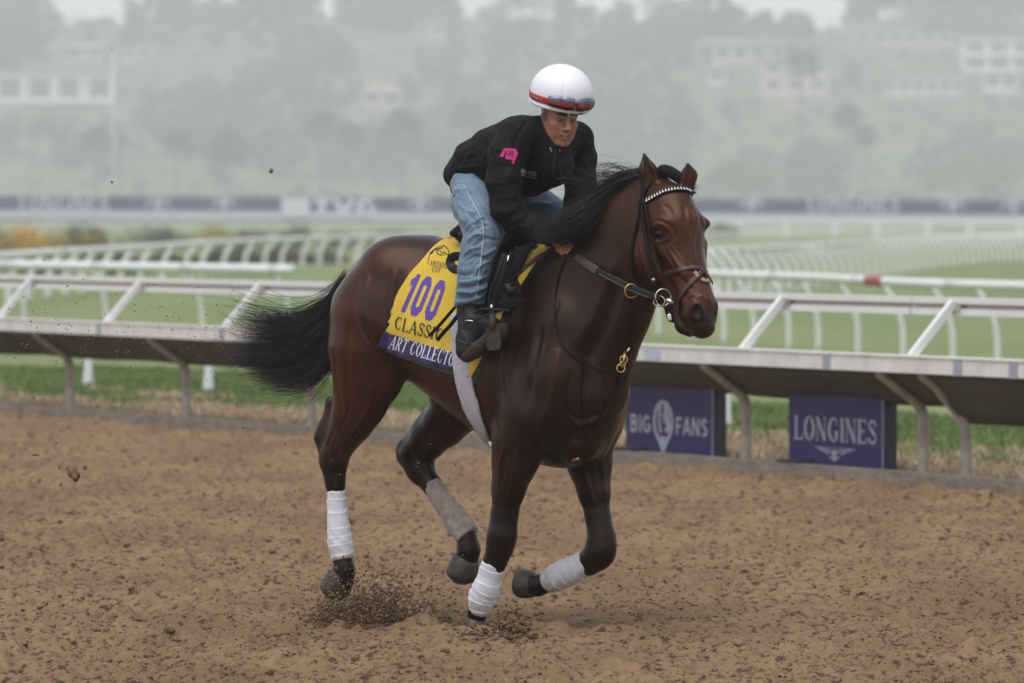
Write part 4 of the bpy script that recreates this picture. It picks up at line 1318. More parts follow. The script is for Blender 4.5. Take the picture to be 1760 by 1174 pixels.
# haunches
for sd in (1, -1):
    if sd > 0:
        ch = [hp(672, 478, .12, 58, .9), hp(645, 540, .15, 76, .85), hp(634, 600, .165, 70, .85), hp(630, 650, .165, 58, .85), hp(618, 692, .165, 46, .8), hp(604, 725, .16, 36, .8), hp(589, 752, .155, 27, .85), hp(577, 778, .155, 22.5, .9), hp(574, 800, .155, 20, .9), hp(576, 828, .155, 15, .9), hp(582, 900, .155, 14, .9), hp(586, 950, .155, 15, .9)]
    else:
        ch = [hp(752, 480, -.12, 60, .9), hp(745, 545, -.15, 76, .85), hp(765, 610, -.165, 66, .85), hp(790, 655, -.165, 56, .85), hp(790, 695, -.165, 46, .8), hp(764, 728, -.165, 37, .8), hp(735, 757, -.165, 31, .85), hp(712, 780, -.165, 24, .9), hp(722, 806, -.165, 22, .9), hp(743, 834, -.165, 15.5, .9), hp(775, 880, -.165, 14, .9), hp(800, 922, -.165, 15, .9)]
    hf.chain(ch, k=.035, bk=.10)
hf.cap(H(560, 738, .155), H(557, 752, .155), 12 * PX, 15 * PX, .03)
hf.cap(H(557, 752, .155), H(566, 790, .155), 14 * PX, 15 * PX, .03)
hf.cap(H(568, 690, .15), H(558, 742, .155), 9 * PX, 8 * PX, .05)
hf.cap(H(694, 772, -.165), H(697, 784, -.165), 12 * PX, 13 * PX, .03)
hf.cap(H(697, 784, -.165), H(724, 818, -.165), 12 * PX, 13 * PX, .03)
hf.cap(H(735, 712, -.165), H(694, 768, -.165), 9 * PX, 8 * PX, .04)
# stifle and flank fold
hf.ell(H(664, 640, .17), (.075, .06, .11), k=.06)
# hind pasterns
hf.chain([hp(588, 958, .155, 18, .9), hp(593, 978, .155, 16, .95), hp(590, 998, .155, 19, 1.0)], k=.02)
hf.chain([hp(803, 925, -.165, 18, .9), hp(806, 945, -.165, 18.5, .95), hp(800, 968, -.165, 20, 1.0)], k=.02)
# shoulders and forelegs
for sd in (1, -1):
    if sd > 0:
        ch = [hp(975, 480, .10, 34, .6), hp(960, 560, .15, 50, .65), hp(945, 640, .175, 58, .7), hp(918, 705, .18, 56, .75), hp(893, 752, .175, 46, .8), hp(884, 795, .17, 37.5, .8), hp(874, 840, .165, 27, .85), hp(867, 885, .165, 21, .85), hp(863, 920, .165, 23, .9), hp(859, 942, .165, 20, .9), hp(849, 968, .165, 17.5, .9), hp(836, 1010, .165, 14, .9), hp(822, 1050, .165, 17, .9)]
    else:
        ch = [hp(1030, 500, -.10, 36, .6), hp(1028, 590, -.14, 42, .6), hp(1035, 670, -.175, 46, .7), hp(1022, 722, -.18, 48, .8), hp(1010, 765, -.175, 41, .8), hp(1014, 800, -.17, 36, .8), hp(1021, 845, -.165, 26, .85), hp(1028, 890, -.165, 19.5, .85), hp(1034, 922, -.165, 21, .9), hp(1031, 948, -.165, 24, .95), hp(1013, 966, -.165, 19, .9), hp(970, 987, -.165, 15, .9), hp(940, 1000, -.165, 16, .9)]
    hf.chain(ch, k=.035, bk=.08)
hf.cap(H(895, 735, .175), H(873, 775, .16), 22 * PX, 14 * PX, .04)          # point of elbow
hf.ell(H(962, 690, .17), (.09, .07, .11), k=.07)                               # point of shoulder
hf.ell(H(1044, 692, -.12), (.075, .08, .12), k=.05)
hf.ell(H(1005, 700, .02), (.12, .13, .13), k=.07)                              # breast muscles
hf.ell(H(1000, 760, .06), (.08, .07, .09), k=.05)
hf.ell(H(1015, 755, -.07), (.08, .07, .09), k=.05)
hf.cap(H(1037, 938, -.165), H(1030, 962, -.165), 19 * PX, 17 * PX, .02)       # folded knee
hf.chain([hp(820, 1052, .165, 14, .95), hp(817, 1072, .165, 13, 1.0)], k=.02)
hf.chain([hp(940, 1001, -.165, 15, .9), hp(925, 1006, -.165, 17, .95), hp(912, 1004, -.165, 19.5, 1.0)], k=.02)

# head
def ha(px, py, r): return HH(px, py, r)
hf.chain([hh(1128, 338, 0, 34, .85), hh(1150, 362, 0, 41, .92), hh(1164, 392, 0, 42, .98), hh(1170, 425, 0, 36, .92), hh(1181, 460, 0, 29, .90), hh(1192, 492, 0, 25, .92), hh(1201, 520, 0, 23.5, 1.02), hh(1205, 545, 0, 21, 1.1)], k=.035, side=HS)
hf.chain([hh(1120, 400, 0, 44, .62), hh(1124, 440, 0, 46, .60), hh(1140, 475, 0, 33, .58), hh(1158, 505, 0, 23, .60), hh(1172, 535, 0, 16, .8)], k=.045, side=HS)
for sd in (1, -1):
    hf.chain([hh(1106 + 18 * (sd < 0) * 3, 395, .075 * sd, 26, .5), hh(1108 + 54 * (sd < 0), 438, .078 * sd, 29, .45), hh(1128 + 50 * (sd < 0), 468, .062 * sd, 18, .5)], k=.03, side=HS)      # cheek
    ex = 1134 if sd > 0 else 1210
    ey = 400 if sd > 0 else 398
    hf.ell(HH(ex + 3 * sd, ey - 14, .092 * sd), (.038, .03, .022), k=.03)      # brow
    hf.chain([hh(ex + (2 if sd > 0 else -2), ey + 22, .088 * sd, 7, 1), hh(1178 if sd > 0 else 1205, 470, .062 * sd, 6, 1)], k=.03, side=HS)    # facial crest
HS_ = np.array(HS); HF_ = np.array([math.cos(_ha), -math.sin(_ha), 0])
# lips, chin, nostrils
hf.chain([hh(1200, 545, 0, 25, 1.12), hh(1207, 562, 0, 19, 1.15)], k=.02, side=HS)
hf.chain([hh(1168, 540, 0, 14, 1.0), hh(1178, 560, 0, 14, 1.2), hh(1186, 570, 0, 9, 1.2)], k=.012, side=HS)
for sd in (1, -1):
    c = HH(1197 if sd > 0 else 1226, 534, .052 * sd)
    hf.ell(c, (.034, .026, .042), k=.02)
    c2 = HH((1196 if sd > 0 else 1236), 537, .078 * sd)
    hf.ell(c2, (.030, .034, .044), k=.008, mode='sub')
for r_ in (.10, .075, .05, .025, 0, -.025, -.05): hf.cap(HH(1163 , 538, r_), HH(1190, 570, r_), 1.8 * PX, 3.2 * PX, .004, mode='sub')     # the slightly open mouth
# ears
def ear(base, mid, tip, open_dir, w0, w1, side):
    b, m_, t_ = [np.array(x) for x in (base, mid, tip)]
    side = np.array(side) / np.linalg.norm(side)
    hf.cap(b, m_, w0 * .9, w1, .012, side, .55, .5)
    hf.cap(m_, t_, w1, .006, .010, side, .5, .8)
    o = np.array(open_dir) / np.linalg.norm(open_dir)
    hf.cap(b * .75 + m_ * .25 + o * w1 * .55, m_ * .35 + t_ * .65 + o * w1 * .35, w1 * .55, w1 * .2, .006, side, .6, .5, mode='sub')
eb = HH(1120, 322, .055); em = HH(1113, 292, .07); et = HH(1107, 264, .075)
ear(eb, em, et, HF_ * .8 + HS_ * .5 + np.array([0, 0, .1]), .042, .037, HF_ * .8 + HS_ * .6)
eb = HH(1180, 326, -.055); em = HH(1184, 301, -.065); et = HH(1182, 281, -.06)
ear(eb, em, et, HF_ * .85 + HS_ * .5, .036, .034, HF_ * .85 + HS_ * .5)
# eye sockets
for sd in (1, -1):
    ex, ey = (1132, 402) if sd > 0 else (1216, 398)
    pass

fur = mat("bay_coat", (.06, .02, .012), .30, spec=.30, noise=(48, .34, (.011, .0055, .0045)), attr='Col', bump=(170, .5, .0025))
fur.node_tree.nodes['Principled BSDF'].inputs['Specular Tint'].default_value = (1.0, .72, .55, 1)
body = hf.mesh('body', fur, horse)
htree = bvh(body)
# veins, muscles and skin folds that the photograph shows
ridges(body, htree, [
    ([(972, 704), (985, 716), (998, 722), (1014, 718), (1034, 706)], .0055, -.006), ([(976, 716), (998, 732), (1030, 718)], .008, .007), 
    ([(866, 604), (862, 640), (868, 676)], .006, -.006), ([(626, 478), (613, 520), (620, 560), (636, 590)], .007, -.006), ([(634, 474), (624, 518), (632, 556)], .009, .006), ([(670, 466), (664, 520), (668, 570)], .006, -.006), ([(680, 468), (676, 520), (680, 565)], .008, .005),
    ([(882, 770), (898, 800), (892, 840), (880, 880)], .005, -.005), ([(868, 760), (858, 800), (856, 850)], .006, .005), ([(1000, 790), (1012, 830), (1022, 870)], .005, .005), ([(1026, 790), (1034, 840), (1038, 880)], .005, -.005),
    ([(640, 700), (624, 728), (608, 752)], .005, -.006), ([(604, 690), (592, 724), (580, 748)], .005, -.006), ([(572, 744), (562, 770), (566, 800)], .004, -.006), ([(588, 764), (592, 790), (586, 812)], .004, .005), ([(700, 770), (716, 786), (734, 816)], .005, -.005), ([(760, 720), (736, 748), (720, 770)], .006, -.006),
    ([(1078, 640), (1062, 670), (1044, 700)], .008, -.006), ([(960, 520), (940, 590), (926, 650)], .010, -.007), ([(1000, 600), (1016, 640), (1020, 690)], .012, .007),
    ([(1172, 396), (1180, 430), (1188, 462)], .010, -.004), ([(1156, 372), (1150, 360), (1142, 352)], .010, -.004), ([(1186, 396), (1190, 430)], .007, .006), ([(1144, 420), (1160, 446), (1176, 470), (1186, 490)], .007, .006),
    ([(1146, 434), (1160, 462), (1172, 484)], .008, -.007), ([(1112, 400), (1106, 440), (1118, 474)], .008, .006), ([(1176, 500), (1184, 520), (1180, 545)], .006, -.005), ([(1206, 470), (1214, 500), (1222, 520)], .006, .004),
    ([(1190, 516), (1206, 510), (1220, 518)], .005, .006), ([(1170, 548), (1180, 556), (1192, 572)], .003, -.006), ([(846, 640), (850, 720), (862, 770)], .02, -.008), ([(872, 620), (876, 690)], .018, .006),
    ([(612, 620), (626, 650), (640, 690)], .012, .005), ([(574, 600), (578, 660), (590, 710)], .012, -.007), ([(690, 540), (688, 600), (686, 640)], .012, -.007),
    ([(690, 470), (672, 540), (668, 600), (675, 640)], .016, -0.0116), ([(716, 470), (700, 560), (695, 620)], .02, 0.0087), ([(740, 500), (735, 560)], .02, 0.0058),
    ([(600, 560), (596, 640), (610, 690)], .02, -0.0072), ([(640, 690), (622, 720), (604, 742)], .010, 0.0072), ([(650, 670), (640, 705)], .012, -0.0072),
    ([(578, 740), (590, 775), (588, 800)], .010, 0.0087), ([(560, 760), (572, 792)], .008, -0.0087),
    ([(930, 560), (915, 640), (905, 700)], .02, -0.0116), ([(960, 600), (950, 680), (925, 740)], .022, 0.0101), ([(980, 640), (975, 700), (990, 760)], .016, -0.0145),
    ([(1006, 640), (1004, 700), (1012, 780)], .012, -0.0145), ([(1030, 650), (1028, 720)], .014, 0.0072), ([(905, 745), (930, 775), (960, 790)], .012, -0.0116),
    ([(890, 770), (880, 820), (872, 870)], .008, 0.0072), ([(870, 780), (862, 830)], .008, -0.0072), ([(1035, 790), (1040, 850)], .007, 0.0072), ([(1010, 800), (1025, 860)], .008, -0.0058),
    ([(1190, 352), (1196, 380), (1190, 420), (1196, 460)], .010, 0.0087), ([(1176, 352), (1180, 385)], .012, -0.0058), ([(1206, 372), (1210, 392)], .010, 0.0058),
    ([(1150, 418), (1166, 440), (1180, 462)], .006, 0.0058), ([(1146, 380), (1158, 395), (1160, 412)], .007, -0.0072), ([(1117, 396), (1124, 388), (1134, 385), (1146, 390), (1152, 402)], .0045, 0.0065), ([(1120, 410), (1130, 416), (1142, 415), (1150, 408)], .004, 0.0058), ([(1116, 380), (1132, 374), (1150, 382)], .007, 0.0087),
    ([(1160, 460), (1172, 485), (1190, 505)], .005, 0.0043), ([(1168, 472), (1190, 486), (1200, 500)], .004, 0.0036), ([(1180, 516), (1192, 512), (1206, 520)], .004, -0.0043), ([(1180, 510), (1196, 506)], .003, 0.0029),
    ([(1100, 420), (1112, 470), (1135, 500)], .007, 0.0087), ([(1070, 470), (1040, 560), (1010, 620)], .03, -0.0174), ([(1060, 440), (1020, 540), (985, 600)], .03, 0.0087),
    ([(820, 650), (824, 720)], .01, 0.0029), ([(790, 640), (800, 720)], .012, -0.0029), ([(1120, 440), (1126, 462)], .005, 0.0036),
])
htree = bvh(body)
V = arr(body).astype(float)
bay = np.array([.056, .0172, .0085]); dark = np.array([.0120, .0058, .0048]); blk = np.array([.0045, .0042, .0044]); tan = np.array([.105, .040, .019])
V = V + 0
n1 = vnoise(V[:, 0] * 6, V[:, 1] * 6, V[:, 2] * 6, 51) * .6 + vnoise(V[:, 0] * 17, V[:, 1] * 17, V[:, 2] * 17, 52) * .4
t = np.clip(.35 + (n1 - .5) * .8, 0, 1)[:, None]
C = bay * (1 - t) + dark * t
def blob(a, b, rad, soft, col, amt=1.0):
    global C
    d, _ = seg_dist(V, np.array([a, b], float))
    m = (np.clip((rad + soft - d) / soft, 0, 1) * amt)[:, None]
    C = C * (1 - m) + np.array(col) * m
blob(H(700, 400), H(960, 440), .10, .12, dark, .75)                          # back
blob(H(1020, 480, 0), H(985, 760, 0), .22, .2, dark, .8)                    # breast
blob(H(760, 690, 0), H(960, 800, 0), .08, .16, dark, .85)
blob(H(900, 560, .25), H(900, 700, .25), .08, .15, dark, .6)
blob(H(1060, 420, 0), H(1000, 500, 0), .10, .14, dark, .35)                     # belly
for ch in ([(884, 850, .165), (866, 900, .165), (850, 968, .165), (816, 1080, .165)], [(1024, 868, -.165), (1032, 945, -.165), (960, 990, -.165), (905, 1005, -.165)],
           [(562, 760, .155), (576, 830, .155), (588, 960, .155), (590, 1000, .155)], [(712, 775, -.165), (742, 830, -.165), (805, 930, -.165), (798, 990, -.165)]):
    for k, (a, b) in enumerate(zip(ch, ch[1:])):
        blob(H(*a), H(*b), .062 if k else .045, .07, blk, 1.0)
blob(H(775, 700, -.165), H(712, 775, -.165), .07, .08, blk, .85)
blob(H(548, 738, .155), H(560, 790, .155), .03, .035, blk, 1.0)
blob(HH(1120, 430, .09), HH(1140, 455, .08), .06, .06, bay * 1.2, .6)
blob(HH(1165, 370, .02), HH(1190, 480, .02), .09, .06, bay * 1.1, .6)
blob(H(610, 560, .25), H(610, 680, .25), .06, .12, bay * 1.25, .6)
for sd in (1, -1):
    blob(HH(1180, 500, .05 * sd), HH(1205, 500, .05 * sd), .045, .07, tan, .55)
    blob(HH(1134 if sd > 0 else 1212, 402, .1 * sd), HH(1140 if sd > 0 else 1210, 410, .1 * sd), .012, .035, (.02, .01, .008), .8)
    blob(HH(1198, 538, .07 * sd), HH(1212, 556, .04 * sd), .034, .03, (.010, .008, .008), .97)
    blob(HH(1176, 560, .03 * sd), HH(1190, 572, .02 * sd), .035, .02, (.016, .012, .012), .9)
    blob(HH(1168, 530, .03 * sd), HH(1150, 512, .03 * sd), .03, .03, (.03, .017, .013), .8)
blob(HH(1186, 574, .0), HH(1196, 578, .03), .008, .006, (.20, .09, .07), .8)
blob(HH(1107, 268, .075), HH(1107, 262, .075), .02, .03, blk, 1)
blob(HH(1182, 281, -.06), HH(1182, 279, -.06), .02, .02, blk, 1)
blob(HH(1110, 325, .06), HH(1104, 290, .075), .02, .02, (.022, .014, .012), .8)
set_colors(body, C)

# eyes
_l, _n = hit(htree, 1134, 402)
_hm = HH(1150, 402, 0)
_e = _l + ray_l(1134, 402)[1] * .0165
_off = (_e - _hm).dot(Vector(HS))
EYE = {1: _e, -1: _e - Vector(HS) * 2 * _off}
eye_m = mat("horse_eye", (.006, .004, .004), .05, spec=.22)
for sd in (1, -1):
    ex, ey = (1133, 402) if sd > 0 else (1215, 398)
    bm = bmesh.new(); bmesh.ops.create_uvsphere(bm, u_segments=24, v_segments=14, radius=.0225)
    me = bpy.data.meshes.new('eye'); bm.to_mesh(me); bm.free(); me.materials.append(eye_m)
    me.polygons.foreach_set('use_smooth', np.ones(len(me.polygons), dtype=bool))
    e = link(bpy.data.objects.new('eye', me), horse); e.location = EYE[sd]; e.scale = (1, 1, .85)

# swept tube with shaped rings (bandages, hooves)
def sweep(name, axis, radii, matl, parent, n=28, wob=0.0, side_s=1.0, cap=True, colors=None):
    A = np.array([list(a) for a in axis], float); m = len(A)
    T = np.gradient(A, axis=0); T /= np.linalg.norm(T, axis=1)[:, None]
    sd = np.array([0, 1.0, 0]); V = []
    for i in range(m):
        s = sd - T[i] * (sd @ T[i]); s /= np.linalg.norm(s); u = np.cross(T[i], s)
        for k in range(n):
            a = 2 * math.pi * k / n
            rr = radii[i] if not callable(radii) else radii(i / (m - 1), a)
            V.append(A[i] + (s * math.cos(a) * side_s + u * math.sin(a)) * rr)
    F = [(i * n + k, i * n + (k + 1) % n, (i + 1) * n + (k + 1) % n, (i + 1) * n + k) for i in range(m - 1) for k in range(n)]
    if cap: F += [tuple(range(n - 1, -1, -1)), tuple((m - 1) * n + k for k in range(n))]
    o = mesh_obj(name, V, F, matl, parent)
    bm = bmesh.new(); bm.from_mesh(o.data); bmesh.ops.recalc_face_normals(bm, faces=bm.faces); bm.to_mesh(o.data); bm.free()
    return o
def bandage_mat(name, c, d, amt):
    return mat(name, c, .9, spec=.2, attr="Col" if "white" in name else None, noise=(22, amt, d), bump=(420, .5, .002), sheen=.3)
Mb = [bandage_mat("bandage_white", (.66, .66, .70), (.50, .46, .44), .5), bandage_mat("bandage_soiled", (.40, .345, .31), (.25, .18, .14), .9)]
def bandage(pix, r, rads, m, wraps, skew, tailm=None, label=None):
    ax = spline([list(H(px, py, r)) for px, py in pix], 90)
    rd = np.interp(np.linspace(0, 1, 90), np.linspace(0, 1, len(rads)), rads) * PX
    R_ = random.Random(int(pix[0][0]))
    wav = [R_.uniform(-.3, .3) for _ in range(12)]
    def rr(t, a):
        ph = (t + .05 * math.sin(t * 9 + pix[0][0])) * wraps + skew * math.cos(a - .6) * .5 + .12 * math.sin(2 * a + wav[int(t * 11)] * 0 + 1)
        f = ph - math.floor(ph)
        step = .0026 * (1 - f) + .0009 * math.sin(a * 3 + math.floor(ph) * 2.1) + .001 * math.sin(a * 7 + ph * 4)
        edge = .0009 * math.exp(-((f - .06) / .05) ** 2)
        end = -.004 * (max(0, .03 - t) + max(0, t - .97)) / .03
        return float(np.interp(t, np.linspace(0, 1, 90), rd)) + step + edge + end
    o = sweep('leg_bandage', ax, rr, m, horse, n=44, side_s=.95)
    vv_ = arr(o).astype(float); tt = np.repeat(np.linspace(0, 1, 90), 44)[:len(vv_)]
    st_ = np.clip((tt - .72) * 3 + (vnoise(vv_[:, 0] * 40, vv_[:, 1] * 40, vv_[:, 2] * 40, 91) - .6) * 1.6, 0, 1)[:, None] * .75
    set_colors(o, np.array([.66, .66, .70]) * (1 - st_) + np.array([.36, .27, .20]) * st_)
    if label: o['label'] = label
    return o
bandage([(578, 843), (580, 880), (584, 925), (590, 962)], .155, [15.5, 16.5, 19, 21.5, 19], Mb[0], 6.2, .35, label='white bandage on the near hind leg')
bandage([(742, 831), (765, 866), (788, 898), (805, 922)], -.165, [17.5, 18.5, 20, 23, 21], Mb[1], 5.5, .5, label='mud stained bandage on the far hind leg')
bandage([(849, 967), (838, 1005), (828, 1030), (822, 1056)], .165, [20.5, 20, 23.5, 22.5, 15.5], Mb[0], 6.5, .4, label='white bandage on the planted foreleg')
bandage([(1014, 965), (990, 977), (962, 990), (940, 1000)], -.165, [21, 21.5, 23, 23, 18], Mb[0], 5.5, .4, label='white bandage on the folded foreleg')

# hooves
hoof_m = mat("muddy_hoof", (.026, .022, .019), .5, noise=(22, .8, (.085, .06, .042)), bump=(90, .5, .003))
sole_m = mat("hoof_sole", (.015, .013, .012), .8, noise=(30, .8, (.12, .08, .05)), bump=(60, .8, .004))
def hoof(pt, pb, r, r0, r1, rs=1.0):
    a, b = H(*pt, r), H(*pb, r)
    ax = [a + (b - a) * t for t in np.linspace(0, 1, 14)]
    def rr(t, an):
        R0 = (r0 + (r1 - r0) * math.sin(min(1, t * 1.35) * math.pi / 2)) * PX
        R0 *= 1 - .42 * max(0, (t - .72) / .28) ** 2.2
        if t < .08: R0 *= .93
        return R0 * (1 + .06 * math.sin(an) + .02 * math.sin(3 * an))
    o = sweep('hoof', ax, rr, hoof_m, horse, n=28, side_s=rs)
    d = (b - a).normalized()
    c = sweep('sole', [b + d * .0005, b + d * .004, b + d * .008], lambda t, an: r1 * PX * (.56 - .12 * t), sole_m, o, n=24, side_s=rs)
    return o
hoof((588, 985), (569, 1022), .155, 21, 27, 1.0)
hoof((801, 955), (790, 998), -.165, 21, 28, .98)
hoof((819, 1063), (813, 1088), .165, 15.5, 21, 1.0)
hoof((920, 1005), (890, 1001), -.165, 20, 24.5, 1.0)
# ================================================================== HAIR
def strands(name, curves, rad, matl, parent, tip=.15):
    """curves (n,m,3) centre lines -> three-sided tapering strands in one mesh"""
    n, m, _ = curves.shape
    T = np.gradient(curves, axis=1); T /= np.maximum(np.linalg.norm(T, axis=2, keepdims=True), 1e-9)
    ref = rng.normal(size=(n, 1, 3)); A = np.cross(T, ref); A /= np.maximum(np.linalg.norm(A, axis=2, keepdims=True), 1e-9)
    B = np.cross(T, A)
    t = np.linspace(0, 1, m)[None, :, None]
    w = rad[:, None, None] * np.clip(1.15 - t ** 2.2 * (1.15 - tip), tip, 1)
    ang = np.arange(3) * 2 * math.pi / 3
    V = curves[:, :, None, :] + (A[:, :, None, :] * np.cos(ang)[None, None, :, None] + B[:, :, None, :] * np.sin(ang)[None, None, :, None]) * w[:, :, None, :]
    V = V.reshape(-1, 3)
    base = (np.arange(n) * m * 3)[:, None, None] + (np.arange(m - 1) * 3)[None, :, None]
    F = []
    for k in range(3):
        k2 = (k + 1) % 3
        F.append(np.stack([base + k, base + k2, base + 3 + k2, base + 3 + k], -1).reshape(-1, 4))
    return mesh_obj(name, V, np.vstack(F), matl, parent)
def guided(guides, n, m, spread0, spread1, clump=.6, wav=.006, nclump=26, lens=(.75, 1.05)):
    """strands between neighbouring guide curves (ordered list of pixel/r polylines)"""
    Gd = np.array([spline([list(H(*q)) for q in g], m) for g in guides])
    k = len(Gd)
    cu = rng.random(nclump) * (k - 1)
    coff = rng.normal(0, 1, (nclump, 3)) * spread1 * .8
    out = np.empty((n, m, 3))
    t = np.linspace(0, 1, m)[:, None]
    for i in range(n):
        c = rng.integers(nclump)
        u = np.clip(cu[c] * clump + (1 - clump) * rng.random() * (k - 1) + rng.normal(0, .25), 0, k - 1.001)
        a = int(u); f = u - a
        L = rng.uniform(*lens)
        g = Gd[a] * (1 - f) + Gd[min(a + 1, k - 1)] * f
        x = np.linspace(0, L, m) * (m - 1)
        g = np.stack([np.interp(x, np.arange(m), g[:, j]) for j in range(3)], -1)
        if L > 1: g[-1] = g[-2] + (g[-2] - g[-3])
        off = rng.normal(0, 1, 3)
        ph = rng.uniform(0, 6.28, 3); fr = rng.uniform(.6, 1.6)
        g = g + off * spread0 * (1 - t) + (off * spread1 * .7 + coff[c]) * t ** 1.3 + np.sin(t * 6.28 * fr + ph) * wav * t
        out[i] = g
    return out
hair_m = mat("black_horsehair", (.0125, .0108, .0105), .42, spec=.4)
tail_g = [
    [(604, 474, 0), (572, 506, 0), (535, 528, .0), (480, 536, .0), (430, 525, 0), (378, 516, 0)],
    [(602, 478, 0), (572, 512, 0), (530, 545, .0), (480, 548, .0), (440, 540, 0), (405, 528, 0)],
    [(600, 482, 0), (570, 522, 0), (532, 552, .02), (480, 568, .02), (430, 570, 0), (415, 556, 0)],
    [(598, 486, 0), (572, 530, 0), (538, 566, .03), (490, 588, .03), (440, 600, .02), (392, 600, 0)],
    [(596, 490, 0), (574, 540, 0), (545, 582, .04), (500, 604, .04), (450, 612, .03), (396, 622, 0)],
    [(595, 494, 0), (575, 550, 0), (552, 598, .04), (505, 622, .05), (455, 624, .04), (405, 618, .02)],
    [(594, 498, 0), (577, 560, 0), (558, 610, .03), (515, 642, .05), (465, 644, .04), (424, 632, .02)],
    [(594, 502, 0), (580, 570, 0), (563, 622, .02), (530, 656, .03), (490, 666, .03), (440, 652, .02)],
    [(594, 506, 0), (582, 580, 0), (568, 630, .0), (548, 656, .01), (520, 668, .01), (478, 664, .0)],
]
tail_curves = guided(tail_g, 1900, 16, .012, .034, .82, .012, 30)
strands('tail', tail_curves, rng.uniform(.0007, .0016, 1900), hair_m, horse)
tw = guided(tail_g[:4] + tail_g[6:], 300, 18, .025, .075, .35, .026, 46, (.85, 1.2))
strands('loose_tail_hair', tw, rng.uniform(.0005, .0010, 300), hair_m, horse)
mane_g = [
    [(1134, 300, .0), (1112, 294, .03), (1085, 296, .05), (1058, 302, .06), (1030, 318, .07)],
    [(1112, 302, .0), (1086, 302, .04), (1055, 312, .07), (1022, 334, .09), (992, 350, .10)],
    [(1090, 308, .0), (1064, 314, .05), (1034, 334, .09), (1000, 362, .13), (968, 376, .16)],
    [(1070, 320, .0), (1048, 332, .06), (1018, 356, .11), (985, 380, .17), (950, 378, .22)],
    [(1050, 336, .0), (1030, 352, .07), (1002, 378, .13), (972, 392, .20), (940, 388, .25)],
    [(1030, 354, .0), (1014, 370, .08), (992, 386, .14), (965, 396, .21), (932, 394, .26)],
    [(1012, 374, .0), (1000, 390, .08), (984, 398, .14), (958, 402, .20), (930, 400, .25)],
    [(995, 396, .0), (988, 410, .07), (978, 408, .12), (960, 406, .16), (938, 404, .2)],
]
mc = guided(mane_g, 3400, 14, .012, .026, .55, .010, 40)
strands('mane', mc, rng.uniform(.0007, .0016, 3400), hair_m, horse)
fly = [[(1020, 350, .02), (1000, 345, .06), (985, 335, .1), (978, 318, .12)], [(1040, 335, .02), (1005, 330, .06), (985, 315, .1), (965, 300, .1)], [(1075, 305, 0), (1045, 296, .03), (1015, 300, .05), (988, 302, .06)],
       [(1100, 296, 0), (1075, 286, .03), (1050, 290, .05), (1028, 300, .06)]]
strands('loose_mane_hair', guided(fly, 170, 14, .02, .035, .3, .012, 14, (.7, 1.15)), rng.uniform(.0005, .0009, 170), hair_m, horse)
fl_g = [[(1128, 300, .02), (1138, 290, .02), (1152, 294, 0), (1168, 308, -.02), (1178, 318, -.02)], [(1134, 300, .0), (1146, 294, .0), (1160, 300, -.02), (1176, 312, -.04), (1190, 322, -.05)],
        [(1142, 300, -.02), (1156, 300, -.03), (1170, 306, -.05), (1184, 316, -.06), (1195, 326, -.06)]]
strands('forelock', guided(fl_g, 800, 12, .010, .010, .4, .004, 12), rng.uniform(.0008, .0016, 800), hair_m, horse)

# ================================================================== TACK helpers
def tack_root(name, label, cat):
    return tag(empty(name, (BODY.ox, BODY.oy, 0), -R(BODY.ang)), label, cat)
def on(tree, px, py, off, r=None):
    """surface point under a pixel, lifted by off; falls back to the plane offset r"""
    if r is None:
        loc, n = hit(tree, px, py)
        if loc is not None:
            if n.dot(ray_l(px, py)[1]) > 0: n = -n
            return loc + n * off, n
    loc = H(px, py, r if r is not None else 0.0)
    return loc, (CAM_L - loc).normalized()
def strap(name, pts, w, th, matl, parent, tree=None, off=.004, n=26, wpx=True, extra=None):
    """leather strap along pixels (px,py[,r]); r given = free point at that side offset; laid on the tree otherwise"""
    tree = tree or htree
    raw = [on(tree, p[0], p[1], off, p[2] if len(p) > 2 else None) for p in pts]
    if len(pts) > 2 and all(len(p) == 2 for p in pts):
        d = spline([(p[0], p[1], 0) for p in pts], n)
        raw = [on(tree, q[0], q[1], off) for q in d]
        C = np.array([list(a) for a, b in raw]); Nn = np.array([list(b) for a, b in raw])
        for _ in range(3):
            C[1:-1] = (C[:-2] + 2 * C[1:-1] + C[2:]) / 4; Nn[1:-1] = (Nn[:-2] + 2 * Nn[1:-1] + Nn[2:]) / 4
    else:
        C = spline([list(a) for a, b in raw], n); Nn = spline([list(b) for a, b in raw], n)
    T = np.gradient(C, axis=0); T /= np.linalg.norm(T, axis=1)[:, None]
    Nn = Nn - T * (Nn * T).sum(1)[:, None]; Nn /= np.linalg.norm(Nn, axis=1)[:, None]
    S = np.cross(T, Nn)
    ws = np.interp(np.linspace(0, 1, n), np.linspace(0, 1, len(w)), w) if hasattr(w, '__len__') else np.full(n, w)
    ws = ws * (PX if wpx else 1)
    V, F = [], []
    prof = [(-.5, 0), (-.5, .7), (-.38, 1), (.38, 1), (.5, .7), (.5, 0)]
    k = len(prof)
    for i in range(n):
        for a, b in prof: V.append(C[i] + S[i] * a * ws[i] + Nn[i] * b * th)
    for i in range(n - 1):
        for j in range(k):
            F.append((i * k + j, i * k + (j + 1) % k, (i + 1) * k + (j + 1) % k, (i + 1) * k + j))
    F += [tuple(range(k - 1, -1, -1)), tuple((n - 1) * k + j for j in range(k))]
    o = mesh_obj(name, V, F, matl, parent)
    return (o, C, Nn, S) if extra else o
